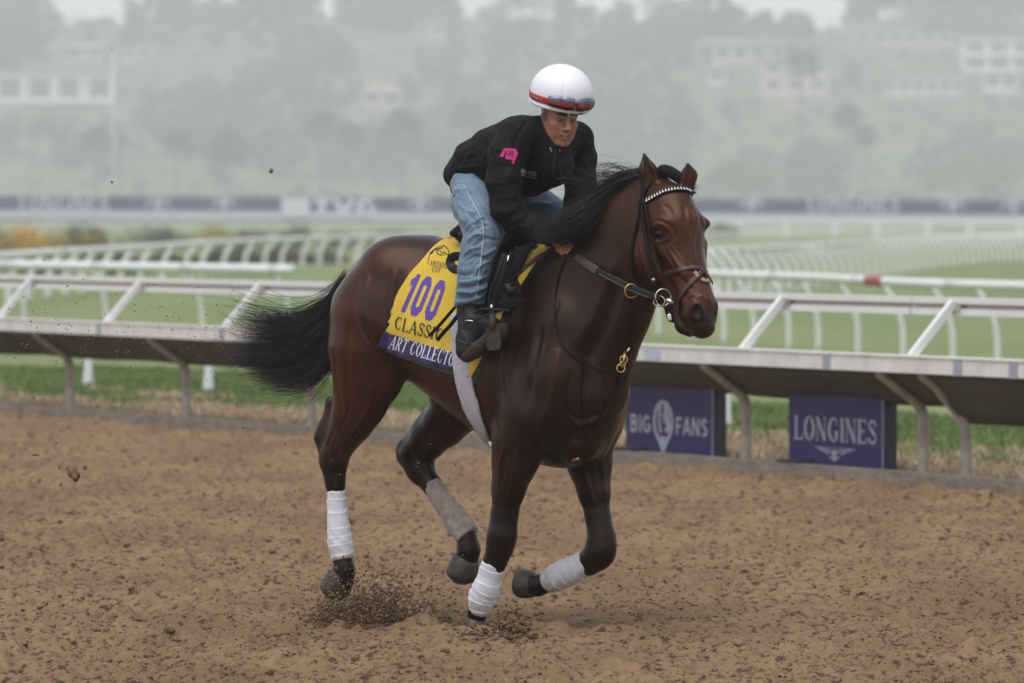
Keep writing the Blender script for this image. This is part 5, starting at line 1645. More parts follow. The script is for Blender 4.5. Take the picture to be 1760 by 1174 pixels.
def ring(name, c, nrm_, rad, th, matl, parent, sx=1.0):
    nrm_ = Vector(nrm_).normalized(); a = nrm_.cross(Vector((0, 0, 1))).normalized(); b = nrm_.cross(a)
    mb = MB(); n = 20
    pts = [Vector(c) + (a * math.cos(2 * math.pi * i / n) * sx + b * math.sin(2 * math.pi * i / n)) * rad for i in range(n + 1)]
    mb.tube(pts, th, 6, cap=False)
    return mb.build(name, matl, parent, True)
def coons(top, bot, left, right, nu, nv):
    """pixel grid between four pixel polylines (top/bottom run left to right, left/right top to bottom)"""
    t = spline([(a, b, 0) for a, b in top], nu)[:, :2]; b_ = spline([(a, b, 0) for a, b in bot], nu)[:, :2]
    l = spline([(a, b, 0) for a, b in left], nv)[:, :2]; r_ = spline([(a, b, 0) for a, b in right], nv)[:, :2]
    u = np.linspace(0, 1, nu)[None, :, None]; v = np.linspace(0, 1, nv)[:, None, None]
    return (1 - v) * t[None] + v * b_[None] + (1 - u) * l[:, None] + u * r_[:, None] - ((1 - u) * (1 - v) * t[0] + u * (1 - v) * t[-1] + (1 - u) * v * b_[0] + u * v * b_[-1])
def drape(name, grid, tree, off, matl, parent, th=.003, spine=True, mirror=True, smooth_it=6, wrinkle=None, matfn=None):
    nv, nu = grid.shape[:2]
    Pn = np.zeros((nv, nu, 3)); Nn = np.zeros((nv, nu, 3))
    for j in range(nv):
        for i in range(nu):
            px, py = grid[j, i]
            if spine and j == 0:
                a = H(px, py, 0); z = np.interp(a.x, cs[:, 0], cs[:, 1])
                Pn[j, i] = (a.x, 0, z + off); Nn[j, i] = (0, 0, 1)
            else:
                loc, n = on(tree, px, py, off)
                Pn[j, i] = loc; Nn[j, i] = n
    for _ in range(smooth_it):
        Q = Pn.copy()
        Q[1:-1, 1:-1] = (Pn[:-2, 1:-1] + Pn[2:, 1:-1] + Pn[1:-1, :-2] + Pn[1:-1, 2:] + 4 * Pn[1:-1, 1:-1]) / 8
        Pn = Q
    du = np.gradient(Pn, axis=1); dv = np.gradient(Pn, axis=0)
    Nn = np.cross(du, dv); Nn /= np.maximum(np.linalg.norm(Nn, axis=2, keepdims=True), 1e-9)
    s = np.sign((Nn * (np.array(CAM_L) - Pn)).sum(2)); Nn *= np.median(s[nv // 2:])
    Nn[Nn[..., 1] > .3] *= -1
    if wrinkle is not None: Pn = Pn + Nn * wrinkle(np.linspace(0, 1, nu)[None, :], np.linspace(0, 1, nv)[:, None])[..., None]
    def build(Pn, Nn, nm, flip):
        V = np.concatenate([Pn.reshape(-1, 3), (Pn - Nn * th).reshape(-1, 3)])
        idx = np.arange(nv * nu).reshape(nv, nu)
        a = np.stack([idx[:-1, :-1], idx[1:, :-1], idx[1:, 1:], idx[:-1, 1:]], -1).reshape(-1, 4)
        M_ = nv * nu; F = [a, a[:, ::-1] + M_]
        def edge(e): return np.stack([e[:-1], e[1:], e[1:] + M_, e[:-1] + M_], -1)
        F += [edge(idx[0]), edge(idx[-1])[:, ::-1], edge(idx[:, 0])[:, ::-1], edge(idx[:, -1])]
        F = np.vstack(F)
        if flip: F = F[:, ::-1]
        o = mesh_obj(nm, V, F, None, parent)
        if matfn is None: o.data.materials.append(matl)
        else:
            for mm in matl: o.data.materials.append(mm)
            fc = V[F].mean(1); gi = F[:, 0] % M_
            for p, g_ in zip(o.data.polygons, gi): p.material_index = matfn((g_ % nu) / (nu - 1), (g_ // nu) / (nv - 1))
        bm = bmesh.new(); bm.from_mesh(o.data); bmesh.ops.recalc_face_normals(bm, faces=bm.faces); bm.to_mesh(o.data); bm.free()
        return o
    o = build(Pn, Nn, name, False)
    if mirror: build(Pn * [1, -1, 1], Nn * [1, -1, 1], name, True)
    return o, Pn, Nn

leather = mat("black_leather", (.006, .0057, .0057), .48, spec=.22, bump=(160, .35, .0015))
brown_l = mat("brown_leather", (.045, .019, .015), .5, noise=(30, .5, (.07, .035, .028)), bump=(200, .3, .001))
steel = mat("steel", (.55, .54, .52), .25, metal=1.0)
brass = mat("brass", (.55, .38, .16), .3, metal=1.0)
webbing = mat("black_webbing", (.006, .006, .006), .8, spec=.12, bump=(600, .4, .001))

# ---- saddle cloth
yellow = mat("yellow_cloth", (.60, .405, .038), .8, spec=.2, bump=(500, .35, .0012), sheen=.2, noise=(9, .25, (.52, .34, .03)))
purple = mat("purple_cloth", (.045, .028, .12), .8, spec=.2, bump=(500, .35, .0012), sheen=.2)
green_c = mat("dark_green_pad", (.016, .04, .024), .85, bump=(300, .5, .002), sheen=.2)
ink_purple = mat("purple_print", (.085, .045, .31), .75, bump=(500, .3, .001))
ink_dark = mat("dark_purple_print", (.03, .012, .035), .75)
ink_white = mat("white_embroidery", (.66, .64, .70), .7, bump=(600, .4, .001))
cloth = tack_root('saddle_cloth', 'yellow saddle cloth printed 100 CLASSIC ART COLLECTOR over a dark green pad', 'saddle cloth')
c_left = [(778, 408), (750, 424), (724, 453), (702, 478), (684, 514), (664, 567), (650, 595)]
c_right = [(950, 424), (925, 458), (896, 494), (868, 540), (845, 585), (825, 625), (811, 652)]
c_top = [(778, 408), (860, 420), (950, 424)]
c_bot = [(650, 595), (715, 618), (783, 638), (811, 652)]
def wr(u, v):
    return .003 * np.sin(u * 17 + v * 4) * v + .0035 * np.sin(u * 31 - v * 9) * v ** 2 + .002 * np.sin(v * 24 + u * 8) * v + .004 * np.exp(-((u - .48 - .1 * v) / .02) ** 2) * v
grid = coons(c_top, c_bot, c_left, c_right, 72, 56)
cl_o, CP, CN = drape('cloth', grid, htree, .013, (yellow, purple), cloth, .004, True, True, 5, wr, lambda u, v: 1 if (v > .858 and u < .80) or v > .975 else 0)
ctree = bvh(cl_o)
g2 = coons([(785, 410), (870, 422), (953, 426)], [(664, 603), (722, 626), (786, 648), (818, 660)], [(785, 410), (735, 450), (700, 500), (676, 570), (664, 603)],
           [(953, 426), (928, 460), (899, 497), (872, 542), (849, 588), (831, 628), (818, 660)], 40, 32)
drape('under_pad', g2, htree, .006, green_c, cloth, .005, True, True, 5)
def quad_fn(tl, tr, bl, br, W, tree, off=.0022):
    """letter space (u 0..W, v 0..1 upwards) -> cloth surface through a pixel quadrilateral"""
    tl, tr, bl, br = [np.array(q, float) for q in (tl, tr, bl, br)]
    def fn(u, v, k=0):
        a = u / W; top = tl + (tr - tl) * a; bot = bl + (br - bl) * a
        q = bot + (top - bot) * v
        loc, n = hit(tree, q[0], q[1])
        if loc is None: return H(q[0], q[1], .3)
        if n.dot(ray_l(q[0], q[1])[1]) > 0: n = -n
        return loc + n * (off + .0004 * (k % 8))
    return fn
def cloth_text(s, font, tl, tr, bl, br, m, parent, tree, gap=.08, weight=1.0, step=.12, off=.0022, name='lettering', cross=2):
    W = text_width(s, font, gap)
    V, F = text_mesh(s, font, quad_fn(tl, tr, bl, br, W, tree, off), gap, step, weight, cross)
    return mesh_obj(name, V, F, m, parent)
cloth_text("100", SANS, (711, 469), (771, 486), (682, 533), (747, 553), ink_purple, cloth, ctree, .07, 1.0, .08, name='number', cross=3)
cloth_text("CLASSIC", SERIF, (681, 543), (764, 566), (677, 565), (758, 587), ink_dark, cloth, ctree, .1, 1.1)
cloth_text("ART COLLECTOR", SERIF, (676, 577), (795, 610), (668, 598), (789, 633), ink_white, cloth, ctree, .08, 1.25)
cloth_text("BREEDERS'", SERIF, (741, 448), (772, 453), (740, 457), (771, 462), ink_dark, cloth, ctree, .1, 1.0, .3)
cloth_text("CUP", SERIF, (744, 459), (759, 461), (742, 467), (757, 469), ink_dark, cloth, ctree, .1, 1.1, .3)
em = [([(0, .1), (.05, .45), (.2, .7), (.42, .85), (.66, .92)], .03), ([(.66, .92), (.74, 1.0), (.76, .9), (.9, .82), (1.0, .55), (.93, .42), (.84, .5), (.74, .62)], .04), ([(.74, .62), (.7, .5), (.8, .4)], .03),
      ([(.12, .5), (.3, .72), (.52, .78), (.7, .84)], .04), ([(.45, .75), (.4, .55), (.52, .45), (.66, .42)], .04), ([(.5, .7), (.6, .62), (.62, .5)], .035), ([(0, .1), (.02, -.1)], .025), ([(.05, .5), (.18, .58)], .06)]
fn = quad_fn((738, 421), (772, 421), (736, 452), (772, 452), 1.0, ctree)
V, F = [], []
for k, (pts, w) in enumerate(em):
    L = strip2d([tuple(p[:2]) for p in spline([(a, b, 0) for a, b in pts], 8)], w, .08); base = len(V)
    for p, q in L: V += [fn(p.x, p.y, k), fn(q.x, q.y, k)]
    F += [(base + 2 * i, base + 2 * i + 1, base + 2 * i + 3, base + 2 * i + 2) for i in range(len(L) - 1)]
mesh_obj('emblem', V, F, ink_dark, cloth)

# ---- girth towel
towel_m = mat("white_fleece", (.50, .48, .52), .95, spec=.1, bump=(260, 1.0, .006), noise=(60, .5, (.36, .34, .37)), sheen=.4)
girth = tack_root('girth', 'white fleece girth cover running down the horse belly below the boot', 'girth')
gg = coons([(778, 540), (800, 540)], [(842, 766), (848, 766)], [(778, 540), (778, 575), (781, 620), (790, 672), (808, 716), (842, 766)], [(800, 540), (806, 600), (814, 655), (822, 690), (832, 725), (848, 766)], 14, 60)
t_o, _, _ = drape('fleece_cover', gg, htree, .016, towel_m, girth, .012, False, True, 2, lambda u, v: .006 * np.sin(np.pi * np.clip(u + v * 0, 0, 1)) + .0015 * np.sin(v * 160 + u * 30))

# ---- saddle
saddle = tack_root('saddle', 'black leather exercise saddle with flap, straps and irons under the rider', 'saddle')
sf = Field((H(770, 400).x, -.26, 1.30), (H(960, 400).x, .26, 1.95), .006)
def sp_z(px): return float(np.interp(H(px, 420).x, cs[:, 0], cs[:, 1]))
def sp(px, dz, y=0.0): return (H(px, 420).x, y, sp_z(px) + dz)
for sd in (1, -1):
    sf.cap(sp(812, .02, .03 * sd), sp(880, .02, .03 * sd), .042, .045, .03, (0, 1, 0), 1.5, 1.4)
    sf.cap(sp(800, .065, .02 * sd), sp(803, .03, .10 * sd), .014, .014, .03)
    sf.cap(sp(895, .075, .02 * sd), sp(892, .0, .12 * sd), .026, .022, .03)
sf.cap(sp(895, .085), sp(875, .06), .024, .02, .03)
seat = sf.mesh('seat', leather, saddle)
fl = coons([(802, 424), (862, 420), (922, 416)], [(812, 528), (840, 540), (862, 536)], [(802, 424), (800, 470), (812, 528)], [(922, 416), (905, 450), (880, 500), (862, 536)], 26, 26)
flap_o, _, _ = drape('flap', fl, ctree, .012, leather, saddle, .006, False, True, 3, lambda u, v: .004 * np.sin(u * 14 + v * 3) + .003 * np.sin(v * 13))
ftree = bvh(flap_o)
fl2 = coons([(868, 420), (900, 412), (928, 420)], [(842, 520), (850, 522), (856, 512)], [(868, 420), (858, 470), (842, 520)], [(928, 420), (902, 452), (878, 482), (856, 512)], 20, 20)
fl2_o, _, _ = drape('front_flap', fl2, ctree, .026, leather, saddle, .006, False, True, 3, lambda u, v: .006 * np.sin(u * 9) + .003 * np.sin(v * 21 + u * 7))
f2tree = bvh(fl2_o)
strap('stirrup_leather', [(874, 438, .30), (862, 478, .335), (850, 515, .345), (846, 545, .35)], 8, .004, leather, saddle, n=16)
strap('stirrup_leather', [(868, 436, .295), (854, 476, .335), (842, 510, .345), (844, 540, .345)], 7, .004, leather, saddle, n=16)
strap('girth_strap', [(892, 424, .27), (888, 455, .30), (870, 482, .325), (864, 505, .33), (872, 520, .33)], 12, .004, webbing, saddle, n=18)
strap('girth_strap', [(905, 422, .26), (896, 450, .285), (884, 476, .30), (892, 500, .30), (885, 508, .31), (866, 512, .325)], 11, .004, webbing, saddle, n=18)
strap('girth_strap', [(880, 432, .285), (870, 466, .32), (858, 500, .335), (850, 520, .34)], 9, .004, webbing, saddle, n=18)
strap('girth_strap', [(944, 438), (925, 462), (905, 492), (885, 520), (868, 545)], 7, .004, webbing, saddle, htree, .02)
strap('overgirth', [(856, 528, .345), (872, 524, .33), (888, 520, .31), (900, 510, .28)], [16, 16, 12], .006, webbing, saddle, n=14)
o = strap('buckle', [(875, 438, .31), (872, 450, .325)], 2.5, .003, steel, saddle, n=4)
strap('white_lining', [(946, 432), (930, 455), (914, 474), (905, 482)], [6, 12, 12, 5], .006, mat("fleece_lining", (.42, .36, .26), .9, bump=(200, .6, .004)), saddle, ctree, .012)
# loop strap behind the rider's knee and the two trailing strap ends
strap('strap_loop', [(795, 440, .30), (778, 442, .31), (774, 452, .315), (780, 462, .32), (795, 464, .315)], 15, .004, leather, saddle, n=16)
strap('strap_end', [(782, 528, .345), (765, 548, .34), (750, 565, .335), (738, 577, .33)], 5.5, .004, leather, saddle, n=12)
strap('strap_end', [(790, 538, .345), (775, 558, .34), (762, 572, .335), (752, 584, .33)], 6.5, .004, leather, saddle, n=12)

# ---- bridle
bridle = tack_root('bridle', 'dark leather bridle with white toothed browband, crossed noseband and ring bit', 'bridle')
bb, BC, BN, BS = strap('browband', [(1101, 352), (1112, 346), (1125, 339), (1140, 331), (1155, 327), (1170, 326), (1184, 329), (1193, 334)], 10, .005, leather, bridle, n=44, off=.005, extra=True)
tooth = mat("white_tooth_inlay", (.70, .68, .66), .5)
mb_first = None
for i in range(17):
    t = .16 + .82 * i / 17; k = t * 43; a = int(k); f = k - a
    c = BC[a] * (1 - f) + BC[min(a + 1, 43)] * f; n = BN[a]; s = BS[a]; T = BC[min(a + 1, 43)] - BC[a]; T = T / np.linalg.norm(T)
    w = .0085; h = .021; sg = -1 if s[2] > 0 else 1
    b0 = c + n * .0055 + s * sg * h * .45; tp = c + n * .0055 - s * sg * h * .42
    v = [b0 - T * w * .55, b0 + T * w * .55, tp, b0 - T * w * .4 + n * .003, b0 + T * w * .4 + n * .003, tp + n * .002]
    mesh_obj('tooth', v, [(0, 1, 2), (3, 5, 4), (0, 3, 4, 1), (1, 4, 5, 2), (2, 5, 3, 0)], tooth, bridle, False)
strap('cheek_strap', [(1106, 330), (1104, 352), (1108, 385), (1113, 420), (1121, 455), (1130, 480), (1133, 490)], 6.5, .004, leather, bridle, off=.006)
strap('cheek_strap', [(1110, 350), (1117, 385), (1126, 420), (1136, 448), (1144, 470)], 5.5, .004, leather, bridle, off=.005)
strap('throat_latch', [(1103, 345), (1098, 375), (1090, 410), (1086, 440), (1090, 468), (1098, 482)], 5, .004, leather, bridle, off=.006)
strap('headpiece', [(1104, 352), (1106, 335), (1110, 322), (1118, 312)], 8, .005, leather, bridle, off=.006, n=14)
strap('noseband', [(1143, 471), (1160, 466), (1178, 462), (1196, 460), (1208, 463), (1214, 470)], 7.5, .005, brown_l, bridle, off=.004)
strap('noseband_cross', [(1208, 464), (1200, 474), (1188, 486), (1176, 502), (1168, 520), (1166, 536)], 7.5, .005, brown_l, bridle, off=.006)
strap('noseband_cross', [(1204, 462), (1211, 472), (1217, 480), (1221, 488)], 7, .005, brown_l, bridle, off=.008, n=14)
fl_m = mat("sheepskin_pad", (.38, .25, .12), .95, bump=(300, 1, .004))
strap('fleece_pad', [(1205, 480), (1212, 484), (1218, 482)], 6, .008, fl_m, bridle, off=.003, n=8)
strap('fleece_pad', [(1193, 468), (1197, 473), (1199, 477)], 6, .008, fl_m, bridle, off=.003, n=8)
strap('chin_strap', [(1166, 538, .06), (1158, 551, .07), (1150, 548, .08), (1146, 536, .085), (1144, 526, .09)], 6, .004, leather, bridle, n=14)
bc = HH(1139, 512, .10)
vd = (CAM_L - bc).normalized()
ring('bit_ring', HH(1140, 511, .10), vd + Vector((.5, .1, 0)), 13.5 * PX, .0035, steel, bridle)
ring('bit_ring', HH(1133, 518, .105), vd + Vector((-.2, .1, .2)), 9 * PX, .0028, steel, bridle)
mb = MB(); mb.tube([HH(1145, 515, .11), HH(1152, 518, .10), HH(1160, 521, .085)], [.010, .012, .006], 8); mb.build('bit_mouthpiece', steel, bridle, True)
strap('buckle', [(1150, 540, .086), (1152, 552, .084)], 8, .006, steel, bridle, n=5)
strap('buckle', [(1120, 482, .13), (1126, 480, .128)], 5, .004, steel, bridle, n=4)
# ---- reins and breast strap
reins = tack_root('reins', 'brown gripped leather reins from the rider hand to the bit', 'reins')
strap('rein_grip', [(962, 424, .10), (985, 438, .13), (1010, 455, .15), (1027, 466, .16)], [12, 13, 14, 14], .008, brown_l, reins, n=20)
strap('rein', [(1025, 465, .16), (1055, 480, .165), (1085, 495, .165), (1110, 505, .16), (1134, 512, .155)], [11, 11, 12, 12, 11], .007, leather, reins, n=24)
strap('rein_edge', [(1030, 471, .168), (1060, 487, .172), (1090, 502, .17), (1128, 516, .16)], 2, .004, steel if False else mat("grey_stitching", (.06, .06, .06), .7), reins, n=18)
strap('rein', [(962, 426, .06), (930, 440, .16), (908, 455, .24), (896, 466, .28)], [10, 9, 8, 7], .005, brown_l, reins, n=18)
strap('rein', [(896, 466, .28), (880, 478, .31), (872, 486, .32), (876, 498, .325), (886, 500, .31)], [7, 8, 9, 9], .005, leather, reins, n=18)
strap('rein', [(970, 420, -.03), (1030, 448, -.12), (1090, 480, -.16), (1150, 505, -.15)], 10, .006, leather, reins, n=18)
mar = tack_root('martingale', 'thin black breast strap and martingale with brass rings on the horse chest', 'martingale')
strap('neck_strap', [(972, 446), (960, 475), (953, 515), (955, 560), (968, 595), (995, 620), (1030, 634), (1062, 640)], 4.0, .004, leather, mar, off=.006, n=40)
strap('yoke_strap', [(1084, 506, .15), (1086, 540, .12), (1086, 575, .08), (1082, 600, .04), (1074, 622, .02)], 5, .004, leather, mar, n=18)
strap('breast_strap', [(1066, 646), (1058, 675), (1042, 705), (1026, 735), (1010, 765), (994, 790)], [6, 8, 8, 8, 7], .004, leather, mar, off=.006, n=26)
ring('ring', H(1085, 500, .17), vd + Vector((.6, 0, 0)), 11 * PX, .0032, brass, mar)
for q, rr, m_ in (((1072, 618, .06), 6, brass), ((1067, 633, .08), 6.5, brass), ((1070, 626, .075), 4, brass)):
    ring('ring', H(*q), vd + Vector((.3, 0, .1)), rr * PX, .003, m_, mar)
mb = MB(); mb.tube([H(1074, 604, .06), H(1071, 626, .08)], [.008, .005], 6); mb.build('clip', brass, mar, True)
strap('tag', [(1078, 604, .06), (1082, 598, .05)], 3, .003, mat("white_tag", (.6, .6, .58), .7), mar, n=5)
strap('buckle', [(984, 789), (996, 786)], 5, .005, brass, mar, off=.008, n=4)
# ================================================================== RIDER
rider = tag(empty('person', (BODY.ox, BODY.oy, 0), -R(BODY.ang)), 'crouching rider in white helmet, black jacket and blue jeans on the bay horse', 'person')
skin = mat("skin", (.32, .15, .095), .5, spec=.4, attr='Col', bump=(420, .12, .001))
for l in [skin.node_tree.nodes["Principled BSDF"]]:
    l.inputs['Subsurface Weight'].default_value = .12; l.inputs['Subsurface Radius'].default_value = (.02, .008, .005); l.inputs['Subsurface Scale'].default_value = .4
# head frame
hyaw = R(-26)        # turned to his right, towards the camera
hf_ = Vector((math.cos(hyaw), math.sin(hyaw), 0)); pit = R(-14)
FW = Vector((hf_.x * math.cos(pit), hf_.y * math.cos(pit), math.sin(pit)))
RT = Vector((-math.sin(hyaw) * -1, -math.cos(hyaw), 0)); RT = FW.cross(Vector((0, 0, 1))).normalized()
UP = RT.cross(FW).normalized()
roll = R(3); RT, UP = RT * math.cos(roll) + UP * math.sin(roll), UP * math.cos(roll) - RT * math.sin(roll)
HC = H(960, 204, .0)
def hd(a, b, c): return HC + RT * a + FW * b + UP * c
AX = (tuple(RT), tuple(FW), tuple(UP))
hlo = [min(v) for v in zip(*[tuple(hd(a, b, c)) for a in (-.15, .15) for b in (-.17, .17) for c in (-.2, .2)])]
bf = Field((H(750, 300).x - .05, -.36, 1.15), (H(1010, 300).x + .12, .36, 2.42), .0033)
bf.ell(hd(0, -.012, .045), (.074, .094, .088), AX, k=.0)
bf.ell(hd(0, .028, -.03), (.063, .060, .075), AX, k=.03)
bf.cap(hd(0, .060, -.088), hd(0, .078, -.094), .024, .017, .018)                # chin
for s in (1, -1):
    bf.cap(hd(.056 * s, .0, -.045), hd(.026 * s, .06, -.094), .019, .014, .025)    # jaw
    bf.ell(hd(.043 * s, .062, -.014), (.022, .018, .018), AX, k=.022)          # cheekbone
    bf.ell(hd(.036 * s, .046, -.050), (.026, .026, .034), AX, k=.022)          # cheek
    bf.cap(hd(.010 * s, .090, .027), hd(.046 * s, .073, .029), .0085, .0085, .010)  # brow
    bf.ell(hd(.031 * s, .098, .010), (.016, .018, .0100), AX, k=.008, mode='sub')
    bf.cap(hd(.017 * s, .0835, .0165), hd(.046 * s, .0745, .0150), .0060, .0060, .004)  # upper lid
    bf.cap(hd(.017 * s, .0825, .0015), hd(.045 * s, .0740, .0025), .0058, .0055, .004)  # lower lid
    bf.ell(hd(.073 * s, -.006, .0), (.009, .019, .031), AX, k=.008)
    bf.ell(hd(.083 * s, .002, .004), (.006, .010, .018), AX, k=.004, mode='sub')
bf.cap(hd(0, .088, .020), hd(0, .112, -.019), .0080, .0120, .008)                # nose
for s in (1, -1): bf.cap(hd(.011 * s, .102, -.026), hd(.013 * s, .096, -.023), .0078, .0075, .005)
bf.cap(hd(0, .072, -.042), hd(0, .080, -.068), .022, .017, .016)                # muzzle
for s in (1, -1):
    bf.cap(hd(0, .0975, -.0515), hd(.022 * s, .084, -.0545), .0060, .0040, .004)
    bf.cap(hd(0, .0960, -.0655), hd(.020 * s, .083, -.0625), .0072, .0040, .004)
    bf.cap(hd(0, .1050, -.0580), hd(.026 * s, .090, -.0580), .0034, .0028, .002, mode='sub')
    bf.cap(hd(.019 * s, .094, -.024), hd(.031 * s, .084, -.052), .0028, .0028, .006, mode='sub')  # nose to mouth fold
    bf.cap(hd(.016 * s, .092, -.004), hd(.036 * s, .086, -.009), .0020, .0020, .005, mode='sub')  # under the eye
bf.cap(hd(0, -.03, -.06), H(938, 236, 0), .052, .062, .03)
# trunk and limbs inside the clothes, one skin with the head
def c3(*l): return [(H(a, b, r_), q * PX, s_) for a, b, r_, q, s_ in l]
bf.chain(c3((938, 240, 0, 24, 1.3), (895, 252, 0, 30, 1.2), (850, 272, 0, 28, 1.1), (812, 300, 0, 26, 1.1)), k=.05)
sh, el, wr_, hnd = H(888, 236, .18), H(866, 356, .25), H(946, 405, .13), H(966, 422, .13)
bf.chain([(sh, .045, 1), (H(867, 300, .24), .042, 1), (el, .036, 1), (H(912, 386, .18), .032, 1), (wr_, .024, 1)], k=.03)
sh2, el2, wr2, hnd2 = H(990, 240, -.18), H(998, 338, -.23), H(972, 392, -.09), H(972, 414, -.04)
bf.chain([(sh2, .045, 1), (H(998, 290, -.23), .042, 1), (el2, .036, 1), (wr2, .024, 1)], k=.03)
bf.chain(c3((812, 312, .06, 22, 1), (822, 355, .19, 22, 1), (834, 396, .25, 18, 1), (818, 440, .29, 14, 1), (808, 500, .31, 11, 1), (806, 528, .32, 10, 1)), k=.03)
bf.chain(c3((830, 312, -.06, 22, 1), (890, 340, -.18, 12, 1), (930, 358, -.26, 9, 1), (925, 430, -.3, 9, 1), (915, 500, -.31, 9, 1), (913, 530, -.32, 9, 1)), k=.03)
# hands: palm, four curled fingers and a thumb round the reins
def hand(wr, h, sgn):
    wr, h = Vector(wr), Vector(h)
    d = (h - wr).normalized()
    rein = (H(1030, 468, .15) - H(966, 424, .09)).normalized()
    dn = Vector((0, 0, -1)); side = d.cross(dn).normalized() * sgn
    dn = side.cross(d).normalized() * sgn
    if dn.z > 0: dn = -dn
    bf.cap(wr, h, .023, .026, .012)
    bf.cap(h - dn * .016, h + dn * .020, .022, .018, .012)
    for i in range(4):
        o = (i - 1.5) * .0175; L = (.034, .038, .036, .029)[i]
        k0 = h + dn * o + d * .020 + side * .010
        k1 = k0 + d * L * .55 + side * .012
        k2 = k1 - side * .026 + d * .006
        k3 = k2 - d * .022 - side * .004
        bf.cap(k0, k1, .0098, .0092, .004); bf.cap(k1, k2, .0092, .0085, .003); bf.cap(k2, k3, .0085, .0075, .003)
    t0 = h - dn * .026 + side * .004; t1 = t0 + d * .026 - side * .014 - dn * .006; t2 = t1 + d * .016 - side * .012 + dn * .012
    bf.cap(t0, t1, .0115, .010, .008); bf.cap(t1, t2, .010, .0085, .003)
hand(wr_, hnd, 1); hand(wr2, hnd2, -1)
rb = bf.mesh('body', skin, rider)
V = arr(rb).astype(float)
base = np.array([.40, .19, .125])
n1 = vnoise(V[:, 0] * 60, V[:, 1] * 60, V[:, 2] * 60, 61)[:, None]
C = base * (.88 + .24 * n1)
def sblob(a, b, rad, soft, col, amt):
    global C
    d, _ = seg_dist(V, np.array([list(a), list(b)], float)); m = (np.clip((rad + soft - d) / soft, 0, 1) * amt)[:, None]
    C = C * (1 - m) + np.array(col) * m
sblob(hd(-.018, .09, -.059), hd(.018, .09, -.059), .010, .005, (.22, .075, .058), .8)
sblob(hd(-.022, .092, -.058), hd(.022, .092, -.058), .0035, .003, (.06, .022, .018), .95)  # shade between the lips, painted as a dark mouth line
for s in (1, -1): sblob(hd(.008 * s, .100, -.034), hd(.009 * s, .104, -.034), .003, .003, (.05, .02, .015), .9)  # shade under the nose, painted into the skin colour
for s in (1, -1):
    sblob(hd(.014 * s, .094, .0345), hd(.044 * s, .078, .036), .0035, .004, (.07, .035, .022), .7)   # eyebrows
    sblob(hd(.018 * s, .09, .011), hd(.042 * s, .082, .011), .006, .006, (.20, .085, .06), .6)
    sblob(hd(.045 * s, .07, -.02), hd(.04 * s, .075, -.03), .01, .02, (.36, .14, .09), .5)
    sblob(hd(.064 * s, .01, .03), hd(.066 * s, .0, .0), .012, .010, (.05, .03, .022), .75)               # sideburns
sblob(hd(0, .08, -.08), hd(0, .07, -.1), .03, .03, (.23, .115, .08), .5)
sblob(hd(0, -.08, -.02), hd(0, -.08, .05), .07, .02, (.03, .02, .015), .9)
set_colors(rb, C)
white_e = mat("eye_white", (.22, .19, .17), .35); iris = mat("iris", (.02, .012, .008), .08, spec=.8)
for s in (1, -1):
    bm = bmesh.new(); bmesh.ops.create_uvsphere(bm, u_segments=16, v_segments=10, radius=.0125)
    me = bpy.data.meshes.new('eye'); bm.to_mesh(me); bm.free(); me.materials.append(white_e); me.materials.append(iris)
    for p in me.polygons:
        p.use_smooth = True
    e = link(bpy.data.objects.new('eye', me), rider); e.location = hd(.0315 * s, .0735, .0090)
    gaze = (FW + RT * .04).normalized()
    bm = bmesh.new(); bmesh.ops.create_uvsphere(bm, u_segments=12, v_segments=8, radius=.0070)
    me = bpy.data.meshes.new('iris'); bm.to_mesh(me); bm.free(); me.materials.append(iris)
    for p in me.polygons: p.use_smooth = True
    i_ = link(bpy.data.objects.new('iris', me), e); i_.location = gaze * .0075

# ---- jacket
jk = Field((H(750, 300).x - .1, -.42, 1.30), (H(1040, 300).x + .12, .42, 2.3), .0052)
jk.chain(c3((807, 300, 0, 36, 1.05), (822, 286, 0, 41, 1.08), (858, 266, 0, 44, 1.12), (900, 250, 0, 45, 1.22), (938, 246, 0, 42, 1.25)), k=.06)
jk.chain(c3((800, 302, 0, 30, 1.1), (790, 300, 0, 22, 1.3)), k=.03)
jk.chain(c3((860, 300, 0, 36, 1.1), (905, 292, 0, 40, 1.1), (945, 285, 0, 36, 1.15)), k=.05)
jk.chain(c3((938, 240, 0, 32, 1.1), (944, 228, 0, 27, 1.15), (948, 222, 0, 24, 1.15)), k=.03)
jk.chain(c3((905, 232, .10, 30, 1), (888, 234, .185, 30, 1), (872, 268, .225, 31, 1), (867, 312, .25, 29, 1), (871, 356, .25, 26, 1), (888, 378, .215, 24, 1), (918, 389, .17, 22, 1), (940, 401, .135, 16, 1), (949, 408, .13, 14, 1)), k=.025, bk=.05)
jk.chain(c3((965, 236, -.10, 32, 1), (988, 240, -.185, 29, 1), (996, 272, -.22, 28, 1), (998, 312, -.24, 25, 1), (996, 342, -.23, 25, 1), (984, 374, -.15, 20, 1), (972, 396, -.08, 15, 1), (970, 408, -.05, 13, 1)), k=.025, bk=.05)
jk.ell(hd(0, .03, -.01), (.083, .10, .098), AX, k=.006, mode='sub')
jk.cap(hd(0, .06, -.06), hd(0, .14, -.02), .055, .08, .006, mode='sub')
jmat = mat("black_softshell", (.0085, .0085, .0095), .74, spec=.14, bump=(500, .4, .0012))
jacket = jk.mesh('jacket', jmat, rider)
jt = bvh(jacket)
